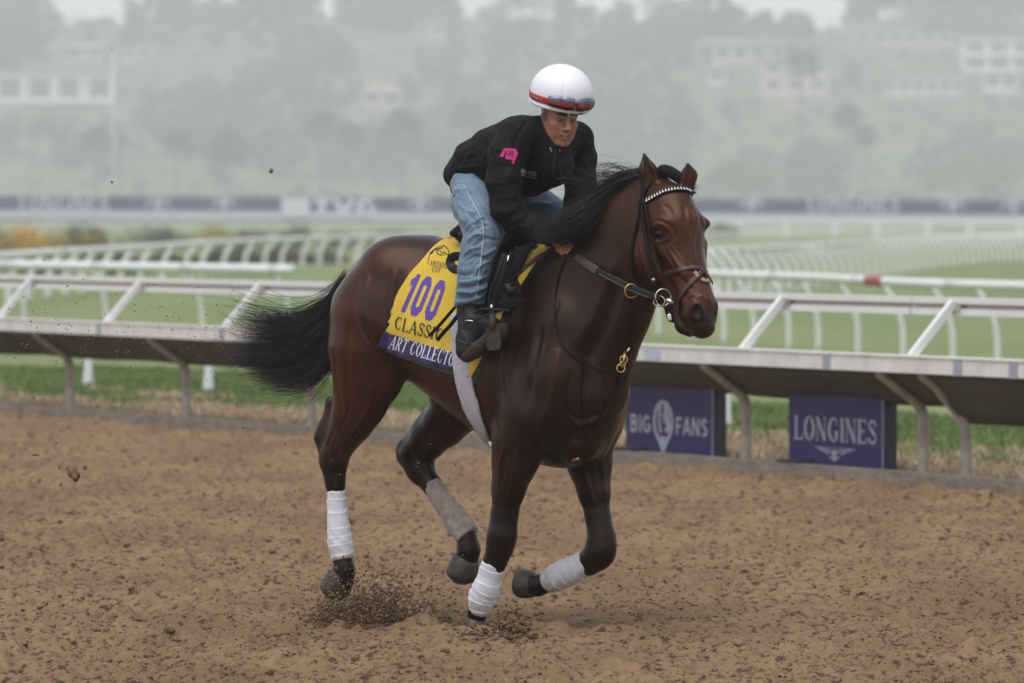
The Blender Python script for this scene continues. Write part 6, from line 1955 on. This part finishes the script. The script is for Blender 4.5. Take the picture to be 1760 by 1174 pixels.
ridges(jacket, jt, [
    ([(842, 250), (856, 258), (872, 256)], .005, .005), ([(836, 262), (828, 282), (832, 300)], .006, .006), ([(812, 250), (806, 270), (792, 284)], .007, .006), ([(880, 290), (872, 310), (876, 330)], .005, .006), ([(930, 300), (938, 312), (956, 318)], .006, .006), ([(1002, 258), (996, 282), (1004, 300)], .006, .006), ([(926, 392), (916, 402), (908, 404)], .005, .005), ([(878, 396), (892, 388), (908, 392)], .005, .006),
    ([(905, 192), (872, 225), (852, 262), (846, 300)], .006, 0.0043), ([(915, 200), (890, 232), (885, 265)], .010, -0.0050), ([(898, 250), (896, 300), (893, 340)], .008, -0.0072),
    ([(850, 336), (868, 340), (892, 332)], .008, 0.0043), ([(848, 350), (872, 352), (895, 344)], .007, -0.0043), ([(850, 362), (872, 364), (890, 358)], .008, 0.0043), ([(858, 374), (878, 372), (900, 366)], .007, -0.0036),
    ([(868, 386), (890, 378), (905, 368)], .008, 0.0043), ([(900, 370), (912, 385), (915, 402)], .006, -0.0036), ([(920, 374), (932, 388), (936, 404)], .006, 0.0036), ([(936, 380), (946, 392), (948, 408)], .005, -0.0029),
    ([(846, 300), (862, 306), (884, 302)], .007, 0.0029), ([(845, 318), (865, 322), (890, 314)], .006, -0.0029), ([(855, 270), (868, 280), (884, 280)], .008, 0.0022),
    ([(784, 280), (800, 275), (826, 268)], .008, -0.0036), ([(780, 290), (800, 288), (835, 284)], .008, 0.0050), ([(778, 302), (800, 306), (838, 300)], .006, -0.0036), ([(800, 262), (830, 245), (850, 225)], .012, -0.0043),
    ([(812, 300), (836, 312), (845, 318)], .006, 0.0036), ([(826, 240), (838, 262), (842, 290)], .010, -0.0050), ([(838, 232), (846, 250)], .010, 0.0043), ([(862, 205), (880, 212), (900, 205)], .009, 0.0036), ([(880, 198), (896, 205)], .007, -0.0036),
    ([(950, 260), (946, 300), (940, 330)], .004, -0.0022), ([(954, 260), (951, 300), (946, 330)], .003, 0.0022), ([(905, 300), (925, 318), (950, 325)], .008, 0.0036), ([(900, 315), (920, 330), (945, 334)], .008, -0.0043),
    ([(960, 262), (968, 290), (966, 318)], .008, -0.0043), ([(1000, 270), (1010, 290), (1018, 300)], .008, 0.0036), ([(985, 300), (1002, 308), (1020, 305)], .008, -0.0036), ([(975, 325), (995, 330), (1018, 322)], .008, 0.0043), ([(978, 340), (998, 345), (1016, 338)], .007, -0.0036),
    ([(990, 250), (1004, 262), (1012, 280)], .008, -0.0029), ([(925, 250), (912, 280), (905, 300)], .012, 0.0036), ([(930, 268), (922, 292)], .01, -0.0036),
])
V = arr(jacket).astype(float); N = nrm(jacket)
w = (vnoise(V[:, 0] * 14, V[:, 1] * 14, V[:, 2] * 22, 71) - .5) * .009 + (vnoise(V[:, 0] * 34, V[:, 1] * 34, V[:, 2] * 44, 72) - .5) * .005
put(jacket, V + N * w[:, None])
jt = bvh(jacket)
pink = mat("magenta_emblem", (.52, .012, .16), .6); pale = mat("pale_print", (.32, .32, .35), .6); dkink = mat("emblem_lettering", (.02, .003, .02), .6)
def jq(poly, name, m_, off=.003):
    """flat emblem polygon: fan of finely cut quads laid on the jacket"""
    V, F = [], []
    for a, b, c, d in poly:
        n = 5; base = len(V)
        for j in range(n + 1):
            for i in range(n + 1):
                u, v = i / n, j / n
                q = [(1 - v) * ((1 - u) * a[k] + u * b[k]) + v * ((1 - u) * d[k] + u * c[k]) for k in (0, 1)]
                loc, nn = hit(jt, *q)
                if loc is None: loc, nn = H(q[0], q[1], .2), Vector((0, -1, 0))
                if nn.dot(ray_l(*q)[1]) > 0: nn = -nn
                V.append(loc + nn * off)
        for j in range(n):
            for i in range(n):
                o = base + j * (n + 1) + i; F.append((o, o + 1, o + n + 2, o + n + 1))
    return mesh_obj(name, V, F, m_, rider)
jq([((871, 255), (886, 256), (884, 276), (868, 273)), ((866, 257), (871, 255), (865, 270), (859, 269)), ((886, 256), (890, 263), (882, 283), (879, 280))], 'sleeve_emblem', pink)
def jtext(s, font, tl, tr, bl, br, m_, weight=1.0, name='lettering', off=.004):
    W = text_width(s, font, .1)
    V, F = text_mesh(s, font, quad_fn(tl, tr, bl, br, W, jt, off), .1, .4, weight)
    mesh_obj(name, V, F, m_, rider)
jtext("LRE", SANS, (872, 258), (883, 261), (871, 267), (882, 270), dkink, 1.0, off=.0045)
jtext("CASA CREED", SANS, (894, 290), (923, 295), (893, 297), (922, 302), pale, 1.0)
jtext("SIX STALLIONS", {**SANS, 'X': (.7, [([(.1, 0), (.6, 1)], .14), ([(.1, 1), (.6, 0)], .14)])}, (895, 299), (922, 304), (895, 302), (922, 307), pale, .8)
jtext("II", SANS, (957, 305), (970, 303), (957, 308), (970, 306), mat("blue_logo", (.05, .06, .14), .6), 3)
zp = mat("zip_metal", (.3, .3, .3), .4, metal=.6)
strap('zip_pull', [(945, 253), (947, 259), (948, 262)], 2, .003, zp, rider, jt, .003, n=5)
strap('zip_pull', [(961, 253), (961, 260)], 2, .003, zp, rider, jt, .003, n=4)
strap('zip', [(954, 258), (951, 290), (946, 325)], 2.2, .002, mat("zip_tape", (.006, .006, .006), .5), rider, jt, .001, n=16)
strap('chin_strap', [(930, 205, .07), (933, 222, .07), (936, 235, .06)], 3, .003, leather, rider, n=8)

# ---- jeans
jn = Field((H(750, 300).x - .1, -.46, 1.0), (H(1010, 300).x + .08, .46, 2.0), .0052)
jn.chain(c3((812, 308, .0, 34, 1.1), (824, 316, 0, 34, 1.1)), k=.03)
jn.chain(c3((805, 322, .10, 30, 1), (812, 350, .17, 33, 1), (826, 380, .23, 32, 1), (832, 402, .255, 30, 1)), k=.03, bk=.06)
jn.chain(c3((832, 402, .255, 29, 1), (822, 430, .28, 28, 1), (815, 462, .30, 26.5, 1), (810, 495, .315, 24, .95), (806, 520, .32, 24.5, 1)), k=.02)
jn.chain(c3((830, 318, -.09, 30, 1), (880, 334, -.17, 29, 1), (925, 352, -.25, 26, 1), (945, 362, -.28, 24, 1)), k=.03, bk=.06)
jn.chain(c3((945, 362, -.28, 24, 1), (930, 420, -.30, 23, 1), (920, 470, -.31, 21, 1), (915, 515, -.32, 20, 1)), k=.02)
def plane_cut(p, n, fld):
    p, n = np.array(p), np.array(n)
    X, Y, Z = fld.ax([0, 0, 0], fld.n)
    return (X - p[0]) * n[0] + (Y - p[1]) * n[1] + (Z - p[2]) * n[2]
a = H(806, 527, .32); nrm_c = (H(806, 527, .32) - H(812, 480, .31)).normalized()
tilt = (nrm_c + (H(850, 500, .3) - H(780, 520, .3)).normalized() * .30).normalized()
cut = plane_cut(a, tilt, jn)
X, Y, Z = jn.ax([0, 0, 0], jn.n)
near_leg = (Y < -.1) | (Y > .1)
jn.F = np.where((Y < -.1) & (Z < a.z + .12), np.maximum(jn.F, cut), jn.F).astype(np.float32)
denim = mat("washed_denim", (.17, .27, .38), .85, spec=.25, attr='Col', bump=(700, .6, .0012), noise=(75, .45, (.075, .125, .19)), sheen=.2)
jeans = jn.mesh('jeans', denim, rider)
nt = bvh(jeans)
ridges(jeans, nt, [
    ([(800, 396), (812, 384), (832, 374)], .006, 0.0143), ([(838, 384), (850, 390), (858, 404)], .006, 0.0104), ([(806, 402), (822, 390), (845, 386)], .006, -0.0091), ([(804, 416), (816, 404), (830, 402)], .006, 0.0130), ([(812, 426), (832, 410), (856, 414)], .005, -0.0130),
    ([(796, 440), (810, 428), (826, 424)], .006, 0.0130), ([(828, 440), (842, 432), (852, 424)], .006, 0.0104), ([(800, 450), (818, 440), (840, 446)], .005, -0.0104), ([(818, 462), (830, 454), (844, 446)], .006, 0.0104), ([(790, 470), (800, 474), (814, 468)], .006, -0.0091),
    ([(788, 486), (810, 484), (838, 474)], .008, 0.0130), ([(786, 494), (812, 492), (838, 482)], .006, -0.0117), ([(784, 502), (812, 502), (840, 490)], .007, 0.0130), ([(784, 511), (808, 510), (836, 498)], .006, -0.0104), ([(782, 520), (806, 518), (832, 506)], .007, 0.0104),
    ([(800, 500), (814, 508), (826, 512)], .006, 0.0078), ([(835, 455), (828, 470), (820, 484)], .006, 0.0078), ([(808, 370), (818, 384), (822, 396)], .007, -0.0078), ([(788, 340), (800, 356), (806, 372)], .010, -0.0052),
    ([(778, 330), (796, 326), (820, 334)], .008, 0.0065), ([(782, 318), (800, 316), (826, 324)], .007, -0.0052), ([(812, 330), (828, 350), (838, 366)], .008, -0.0052), ([(778, 345), (786, 362), (800, 385)], .006, 0.0065),
    ([(905, 352), (925, 348), (950, 352)], .008, 0.0078), ([(915, 365), (935, 360)], .007, -0.0065), ([(803, 527), (815, 524), (828, 518)], .004, 0.0039),
    ([(796, 318), (806, 336), (820, 358), (829, 378), (831, 400), (829, 430), (824, 465), (820, 500), (818, 515)], .0035, 0.0046),

    ([(790, 352), (802, 362), (818, 366)], .005, .006), ([(806, 344), (818, 352), (826, 364)], .004, -.006), ([(822, 440), (812, 452), (804, 458)], .004, -.007), ([(836, 448), (824, 458), (816, 472)], .004, .007),
    ([(794, 480), (804, 476), (816, 482)], .004, .007), ([(822, 488), (832, 482), (838, 474)], .004, -.008), ([(790, 508), (800, 504), (812, 508)], .004, -.008), ([(816, 496), (828, 494), (836, 488)], .004, .008), ([(786, 516), (798, 520), (812, 514)], .004, .006),
    ([(846, 388), (852, 400), (854, 414)], .004, -.006), ([(810, 386), (826, 384), (840, 390)], .004, -.007), ([(786, 326), (800, 336), (808, 350)], .005, .005), ([(842, 418), (848, 430), (844, 444)], .004, .006),
])
V = arr(jeans).astype(float); N = nrm(jeans)
w = (vnoise(V[:, 0] * 16, V[:, 1] * 16, V[:, 2] * 26, 81) - .5) * .008 + (vnoise(V[:, 0] * 40, V[:, 1] * 40, V[:, 2] * 60, 82) - .5) * .004
put(jeans, V + N * w[:, None])
nt = bvh(jeans)
# faded thighs and knee, darker behind
c0, c1 = np.array([.085, .135, .19]), np.array([.20, .285, .355])
q = vnoise(V[:, 0] * 9, V[:, 1] * 9, V[:, 2] * 9, 83) * .5
dd, _ = seg_dist(V, np.array([list(H(800, 330, .2)), list(H(838, 395, .33)), list(H(826, 430, .36)), list(H(815, 470, .38))]))
fade = np.clip(1.15 - dd / .11, 0, 1)
t = np.clip(.15 + .55 * fade + q * .5 - .1, 0, 1)[:, None]
set_colors(jeans, c0 * (1 - t) + c1 * t)
st_m = mat("seam_stitching", (.42, .46, .48), .8)
strap('side_seam', [(797, 318), (808, 340), (821, 362), (829, 382), (831, 402), (829, 430), (824, 465), (820, 500), (818, 514)], 1.3, .0015, st_m, rider, nt, .0008, n=60)
strap('hem', [(781, 533), (792, 532), (806, 529), (818, 524), (829, 518)], 4, .0025, mat("hem_denim", (.12, .19, .27), .85, bump=(700, .6, .001)), rider, nt, .001, n=20)
strap('pocket_edge', [(774, 322), (776, 330), (782, 336)], 2, .003, mat("dark_denim", (.03, .05, .08), .8), rider, nt, .001, n=6)

# ---- boots
boot_m = mat("black_boot_leather", (.0085, .0080, .0078), .45, spec=.2, bump=(120, .4, .002), noise=(18, .4, (.022, .020, .018)))
mud_m = mat("muddy_sole", (.045, .031, .020), .85, noise=(26, .8, (.016, .012, .010)), bump=(60, .9, .005))
def boot(dx, rs, near):
    fld = Field((H(740, 600).x, -.50 if near else .12, .95), (H(930, 560).x + (.12 if near else .5), -.12 if near else .50, 1.62), .0045)
    q = lambda px, py, r_, rad, s_=1: (H(px + dx, py, r_ * rs), rad * PX, s_)
    fld.chain([q(806, 512, .32, 18), q(807, 538, .325, 19.5), q(813, 560, .33, 23), q(806, 585, .36, 20.5, 1.0), q(802, 602, .38, 18, 1.0)], k=.02)
    fld.chain([q(820, 560, .325, 22), q(845, 562, .30, 17)], k=.03)
    b_ = fld.mesh('boot', boot_m, rider)
    fld = Field((H(740, 600).x, -.50 if near else .12, .90), (H(930, 560).x + (.12 if near else .5), -.12 if near else .50, 1.62), .0045)
    fld.chain([q(803, 608, .385, 14.5, 1.1), q(818, 598, .365, 15.5, 1.1), q(836, 583, .34, 16, 1.0), q(850, 572, .32, 19, .9), q(858, 567, .31, 16.5, .9)], k=.015)
    # welt: keep only the outer slab, away from the ankle
    p = H(826 + dx, 595, .36 * rs)
    nn = (H(850 + dx, 612, .37 * rs) - H(812 + dx, 560, .335 * rs)).normalized()
    cut = -plane_cut(p, nn, fld) 
    fld.F = np.maximum(fld.F, cut - .006).astype(np.float32)
    s_o = fld.mesh('sole', mud_m, b_)
    return b_
b1 = boot(0, 1, True); b2 = boot(104, -1, False)
bt = bvh(b1)
lace = mat("boot_lace", (.012, .012, .012), .8)
strap('boot_lace', [(802, 548), (812, 546), (822, 549)], 2.4, .003, lace, b1, bt, .002, n=8)
strap('boot_lace', [(800, 556), (812, 552), (824, 556)], 2.4, .003, lace, b1, bt, .002, n=8)
strap('boot_lace', [(812, 540, .36), (828, 531, .37), (850, 532, .37), (875, 533, .34)], 3, .003, lace, b1, n=10)
strap('boot_lace', [(812, 552, .385), (830, 545, .38), (848, 534, .37)], 3, .003, lace, b1, n=10)
strap('eyelet', [(800, 552), (806, 551), (814, 553)], 1.6, .003, steel, b1, bt, .004, n=6)
strap('seam', [(787, 585), (795, 588), (806, 592), (822, 585), (836, 568), (848, 556)], 2.2, .003, mat("boot_seam", (.03, .03, .03), .6), b1, bt, .001, n=20)
strap('seam', [(794, 568), (802, 578), (804, 592)], 2, .003, mat("boot_seam", (.03, .03, .03), .6), b1, bt, .001, n=10)
# stirrup iron under the sole
def iron(dx, rs):
    root_ = MB()
    c = H(848 + dx, 582, .375 * rs)
    ax1 = (H(849 + dx, 600, .375 * rs) - H(846 + dx, 562, .375 * rs)).normalized()
    vdir = (CAM_L - c).normalized() if rs > 0 else Vector((0, 1, 0))
    sdv = ax1.cross(vdir).normalized()
    V, F = [], []
    prof = [(-.9, -1), (-.55, -1.12), (.55, -1.12), (.9, -1), (1, -.6), (1, .75), (.8, 1.0), (.4, 1.1), (-.4, 1.1), (-.8, 1.0), (-1, .75), (-1, -.6)]
    for d_ in (-.012, .012):
        for a, b in prof: V.append(c + sdv * a * 12 * PX + ax1 * b * 18 * PX + vdir * d_)
    n = len(prof)
    F = [tuple(range(n)), tuple(range(2 * n - 1, n - 1, -1))] + [(i, (i + 1) % n, (i + 1) % n + n, i + n) for i in range(n)]
    o = mesh_obj('stirrup_iron', V, F, mud_m, saddle, False)
    bm = bmesh.new(); bm.from_mesh(o.data); bmesh.ops.recalc_face_normals(bm, faces=bm.faces)
    bmesh.ops.bevel(bm, geom=bm.edges[:], offset=.003, segments=2, affect='EDGES'); bm.to_mesh(o.data); bm.free()
    mb = MB(); mb.tube([c - ax1 * 15 * PX, H(847 + dx, 552, .37 * rs), H(846 + dx, 540, .36 * rs)], [7.5 * PX, 5 * PX, 5.5 * PX], 10)
    mb.build('stirrup_arm', mud_m, saddle, True)
    mb = MB(); mb.tube([H(845 + dx, 524, .355 * rs), H(845 + dx, 532, .358 * rs)], 3 * PX, 8); mb.build('stirrup_eye', steel, saddle, True)
iron(0, 1); iron(104, -1)

# ---- helmet and goggles
helm_m = mat("white_helmet_cover", (.74, .73, .78), .55, bump=(300, .12, .001)); rim_m = mat("helmet_rim", (.70, .69, .74), .5)
HO = (0, -.008, .112)
def dome(az, el, k=1.0):
    """az 0 = straight ahead, + to his right; el 0 = rim plane, pi/2 = crown"""
    a_, b_, c_ = .137 * k, .149 * k, .127 * k
    s = math.cos(el)
    # panel seams
    dip = 0.0
    for sa in (-2.6, -1.9, -1.2, -.42, .42, 1.2, 1.9, 2.6):
        dip += .0032 * math.exp(-((az - sa) / .03) ** 2)
    s2 = 1 - dip / .14
    return hd(HO[0] + a_ * s * math.sin(az) * s2, HO[1] + b_ * s * math.cos(az) * s2, HO[2] + c_ * math.sin(el) * s2 + .012 * math.cos(az) * s * 0)
nA, nE = 128, 30
V, F = [], []
for j in range(nE):
    el = -.36 + (math.pi / 2 + .36 - .02) * j / (nE - 1)
    for i in range(nA):
        V.append(dome(-math.pi + 2 * math.pi * i / nA, el, 1.0))
for j in range(nE - 1):
    for i in range(nA): F.append((j * nA + i, j * nA + (i + 1) % nA, (j + 1) * nA + (i + 1) % nA, (j + 1) * nA + i))
F.append(tuple((nE - 1) * nA + i for i in range(nA)))
helmet = mesh_obj('helmet', V, F, helm_m, rider)
pts = [dome(-math.pi + 2 * math.pi * i / 64, -.39 - .03 * math.cos(-math.pi + 2 * math.pi * i / 64), 1.0) for i in range(65)]
mb = MB(); mb.tube(pts, .0085, 8, cap=False); mb.build('rim', rim_m, helmet, True)
def band(name, az0, az1, e0, e1, k, m_, parent, n=30, th=.003, curve=0.0):
    V, F = [], []
    for i in range(n + 1):
        az = az0 + (az1 - az0) * i / n
        cc = curve * math.sin(math.pi * i / n)
        for q in range(5):
            el = e0 + cc * 0 + (e1 - e0 + cc) * q / 4
            V.append(dome(az, el, k))
        for q in range(5):
            el = e1 + cc + (e0 - e1 - cc) * q / 4
            V.append(dome(az, el, k - th / .14))
    for i in range(n):
        for q in range(10): F.append((i * 10 + q, i * 10 + (q + 1) % 10, (i + 1) * 10 + (q + 1) % 10, (i + 1) * 10 + q))
    F += [tuple(range(9, -1, -1)), tuple(n * 10 + q for q in range(10))]
    o = mesh_obj(name, V, F, m_, parent)
    bm = bmesh.new(); bm.from_mesh(o.data); bmesh.ops.recalc_face_normals(bm, faces=bm.faces); bm.to_mesh(o.data); bm.free()
    return o
# black harness below the rim: tapered visor band
V, F = [], []
n = 64
for i in range(n + 1):
    az = -math.pi + 2 * math.pi * i / n
    fr = max(0, math.cos(az)) ** 2
    a0 = dome(az, -.40, .96); dn = -UP
    V += [a0, a0 + dn * (.008 + .010 * fr) + FW * .010 * fr, a0 + dn * (.008 + .010 * fr) - (a0 - hd(0, 0, .05)).normalized() * .02, dome(az, -.40, .85)]
for i in range(n):
    for q in range(4): F.append((i * 4 + q, i * 4 + (q + 1) % 4, (i + 1) * 4 + (q + 1) % 4, (i + 1) * 4 + q))
mesh_obj('helmet_lining', V, F, mat("black_lining", (.01, .01, .011), .7), helmet)
def hq(name, az0, az1, down0, down1, m_, par, k=1.0, fwd=.014):
    V = []
    for az in np.linspace(az0, az1, 7):
        a0 = dome(az, -.40, .975); 
        V += [a0 - UP * down0 + FW * fwd, a0 - UP * down1 + FW * (fwd + .003)]
    return mesh_obj(name, V, [(2 * i, 2 * i + 1, 2 * i + 3, 2 * i + 2) for i in range(6)], m_, par)
hq('badge_frame', -.20, .20, .006, .024, mat("badge_gold", (.5, .42, .25), .35, metal=.7), helmet)
hq('badge', -.17, .17, .009, .021, mat("badge_black", (.012, .012, .010), .4), helmet, fwd=.0165)
red = mat("red_strap_and_reflection", (.42, .022, .035), .65, bump=(500, .3, .001))
goggles = band('goggles_strap', -math.pi * .98, math.pi * .98, -.28, -.05, 1.022, red, rider, 90, .005)
goggles.name = 'goggles'
W = text_width("KROOPS", SANS, .1)
V, F = text_mesh("KROOPS", SANS, lambda u, v, k: dome(1.62 - .55 * u / W, -.20 + .09 * v, 1.03 + .0004 * k), .1, .4, .9)
mesh_obj('lettering', V, F, mat("pale_red_print", (.55, .35, .33), .6), goggles)
lens_m = mat("mirror_lens", (.11, .10, .15), .16, spec=.7, metal=.35, noise=(24, .9, (.20, .22, .30)))
lens_d = mat("dark_goggle_frame", (.022, .016, .018), .3)
for s in (1, -1):
    V, F = [], []
    n = 18
    for i in range(n + 1):
        t = i / n; az = s * (.05 + .80 * t)
        top = .04 + .07 * math.sin(math.pi * min(1, t * .9 + .12)) ** .7
        bot = -.33 + .05 * t + (.10 * (1 - min(1, t / .25)) ** 2)
        for q in range(5):
            V.append(dome(az, bot + (top - bot) * q / 4, 1.06 + .03 * math.sin(math.pi * q / 4) + .03 * math.cos(t * 1.5)))
    for i in range(n):
        for q in range(4): F.append((i * 5 + q, i * 5 + q + 1, (i + 1) * 5 + q + 1, (i + 1) * 5 + q))
    l = mesh_obj('lens', V, F, lens_m, goggles); l.data.materials.append(lens_d); l.data.materials.append(red)
    for p in l.data.polygons:
        q = p.index % 4; p.material_index = 1 if q == 0 else (2 if q == 1 else 0)  # red row: the strap's reflection, painted onto the lens
    so = l.modifiers.new('solid', 'SOLIDIFY'); so.thickness = .004
mb = MB(); mb.tube([dome(-.10, -.30, 1.10), dome(-.04, -.20, 1.11), dome(.04, -.20, 1.11), dome(.10, -.30, 1.10)], .006, 6); mb.build('nose_bridge', lens_d, goggles, True)
# ================================================================== FLYING DIRT
def clod(px, py, Y, size, label, seed=0, stretch=(1, 1, 1), n=3):
    r = random.Random(seed)
    V, F, k = [], [], 0
    for i in range(n):
        v, f = rocks[(seed + i) % 6]
        off = np.array([r.uniform(-.7, .7), r.uniform(-.5, .5), r.uniform(-.7, .7)]) * size * (0 if i == 0 else 1)
        sc = size * (1 if i == 0 else r.uniform(.35, .75)) * np.array(stretch)
        V.append(v * sc + off); F.append(f + k); k += len(v)
    o = mesh_obj('dirt_clod', np.vstack(V), np.vstack(F), M['clod'])
    o.modifiers.new('sub', 'SUBSURF').levels = 1; o.modifiers['sub'].render_levels = 1
    o.location = P(px, py, Y)
    tag(o, label, 'clod', 'clods of earth thrown into the air')
clod(466, 294, 24.8, .014, 'tan clod of earth flying highest, above the tail', 1, (.75, .8, 1.2), 2)
clod(192, 313, 24.8, .008, 'small dark clod flying at left before the banner', 2, (1.1, .8, .8), 1)
clod(124, 812, 25.0, .035, 'largest crumbly clod flying low at the left over the track', 3, (.8, .8, 1.1), 6)
clod(147, 803, 25.0, .012, 'small clod flying right beside the largest one', 4, (.8, .8, 1.5), 2)
clod(102, 802, 25.0, .009, 'small clod flying just left of the largest one', 5, (.7, .8, 1.4), 1)
clod(104, 832, 25.0, .010, 'small clod flying just below left of the largest one', 6, (.8, .8, 1.2), 1)
clod(60, 782, 24.6, .013, 'flat clod flying left of and above the largest one', 7, (1.6, .8, .6), 1)
clod(2, 920, 24.0, .020, 'clod flying at the left edge of the track', 8, (.8, .8, 1.6), 2)
clod(629, 955, 24.9, .016, 'dark clod flying beside the near hind bandage', 9, (.8, .8, 1.3), 3)
clod(191, 84, 24.8, .004, 'tiny speck of dirt flying at the upper left', 10, (1, 1, 1), 1)
clod(418, 734, 24.9, .006, 'tiny speck of dirt flying below the tail', 11, (1, 1, 1.3), 1)
# spray behind the hind hoof: a plume nobody could count
def plume(n, cx, cy, sx, sy, Y, s0, s1, name, label, power=3, shape=None):
    a = rng.normal(0, 1, n); b = np.abs(rng.normal(0, 1, n))
    px = cx + a * sx; py = cy - b * sy
    if shape is not None: px, py = shape(px, py)
    Ys = Y + rng.normal(0, .13, n)
    pts = np.array([list(P(x, y, yy)) for x, y, yy in zip(px, py, Ys)])
    pts[:, 2] = np.maximum(pts[:, 2], .0)
    sz = s0 + (s1 - s0) * rng.random(n) ** power
    o = scatter(name, pts, sz, M['clod'], squash=1.0)
    tag(o, label, 'dirt', kind='stuff')
gY = G(660, 1075).y
plume(6500, 655, 1078, 58, 42, gY, .0011, .0075, 'dirt_spray', 'spray of dark earth kicked up behind the near hind hoof', 3, lambda x, y: (x + (1078 - y) * -.12, y + np.abs(x - 650) * .10))
plume(3400, 602, 1080, 32, 22, gY, .0012, .009, 'dirt_spray', 'dense heap of earth thrown up right under the near hind hoof', 2.4)
plume(2000, 690, 1080, 60, 22, gY, .0010, .005, 'dirt_spray', 'thin scatter of earth between the hind and fore hooves', 3)
gf_ = G(830, 1098).y
plume(4500, 856, 1110, 36, 9, gf_, .0022, .014, 'dirt_heap', 'heap of damp crumbs pushed up around the planted fore hoof', 1.6)
plume(1800, 880, 1108, 13, 22, gf_, .002, .013, 'dirt_heap', 'spurt of damp crumbs just right of the planted fore hoof', 1.6)
plume(1200, 786, 1107, 22, 6, gf_, .002, .009, 'dirt_heap', 'crumbs scattered left of the planted fore hoof', 1.8)
n = 1500
px = rng.uniform(0, 420, n) ** 1.0; py = 610 + rng.normal(0, 70, n)
px = 420 * rng.random(n) ** .8
pts = np.array([list(P(x, y, 24.8 + rng.normal(0, .4))) for x, y in zip(px, py)])
o = scatter('airborne_dust', pts, .0008 + .0035 * rng.random(n) ** 5, M['dirt'], squash=1.0)
tag(o, 'fine grains of dirt hanging in the air behind the tail', 'dust', kind='stuff')
n = 350
pts = np.array([list(P(x, y, 25 + rng.normal(0, .5))) for x, y in zip(rng.uniform(380, 800, n), rng.uniform(700, 1050, n))])
o = scatter('airborne_dust', pts, .001 + .004 * rng.random(n) ** 4, M['clod'], squash=1.0)
tag(o, 'grains of earth flying between and behind the horse legs', 'dust', kind='stuff')
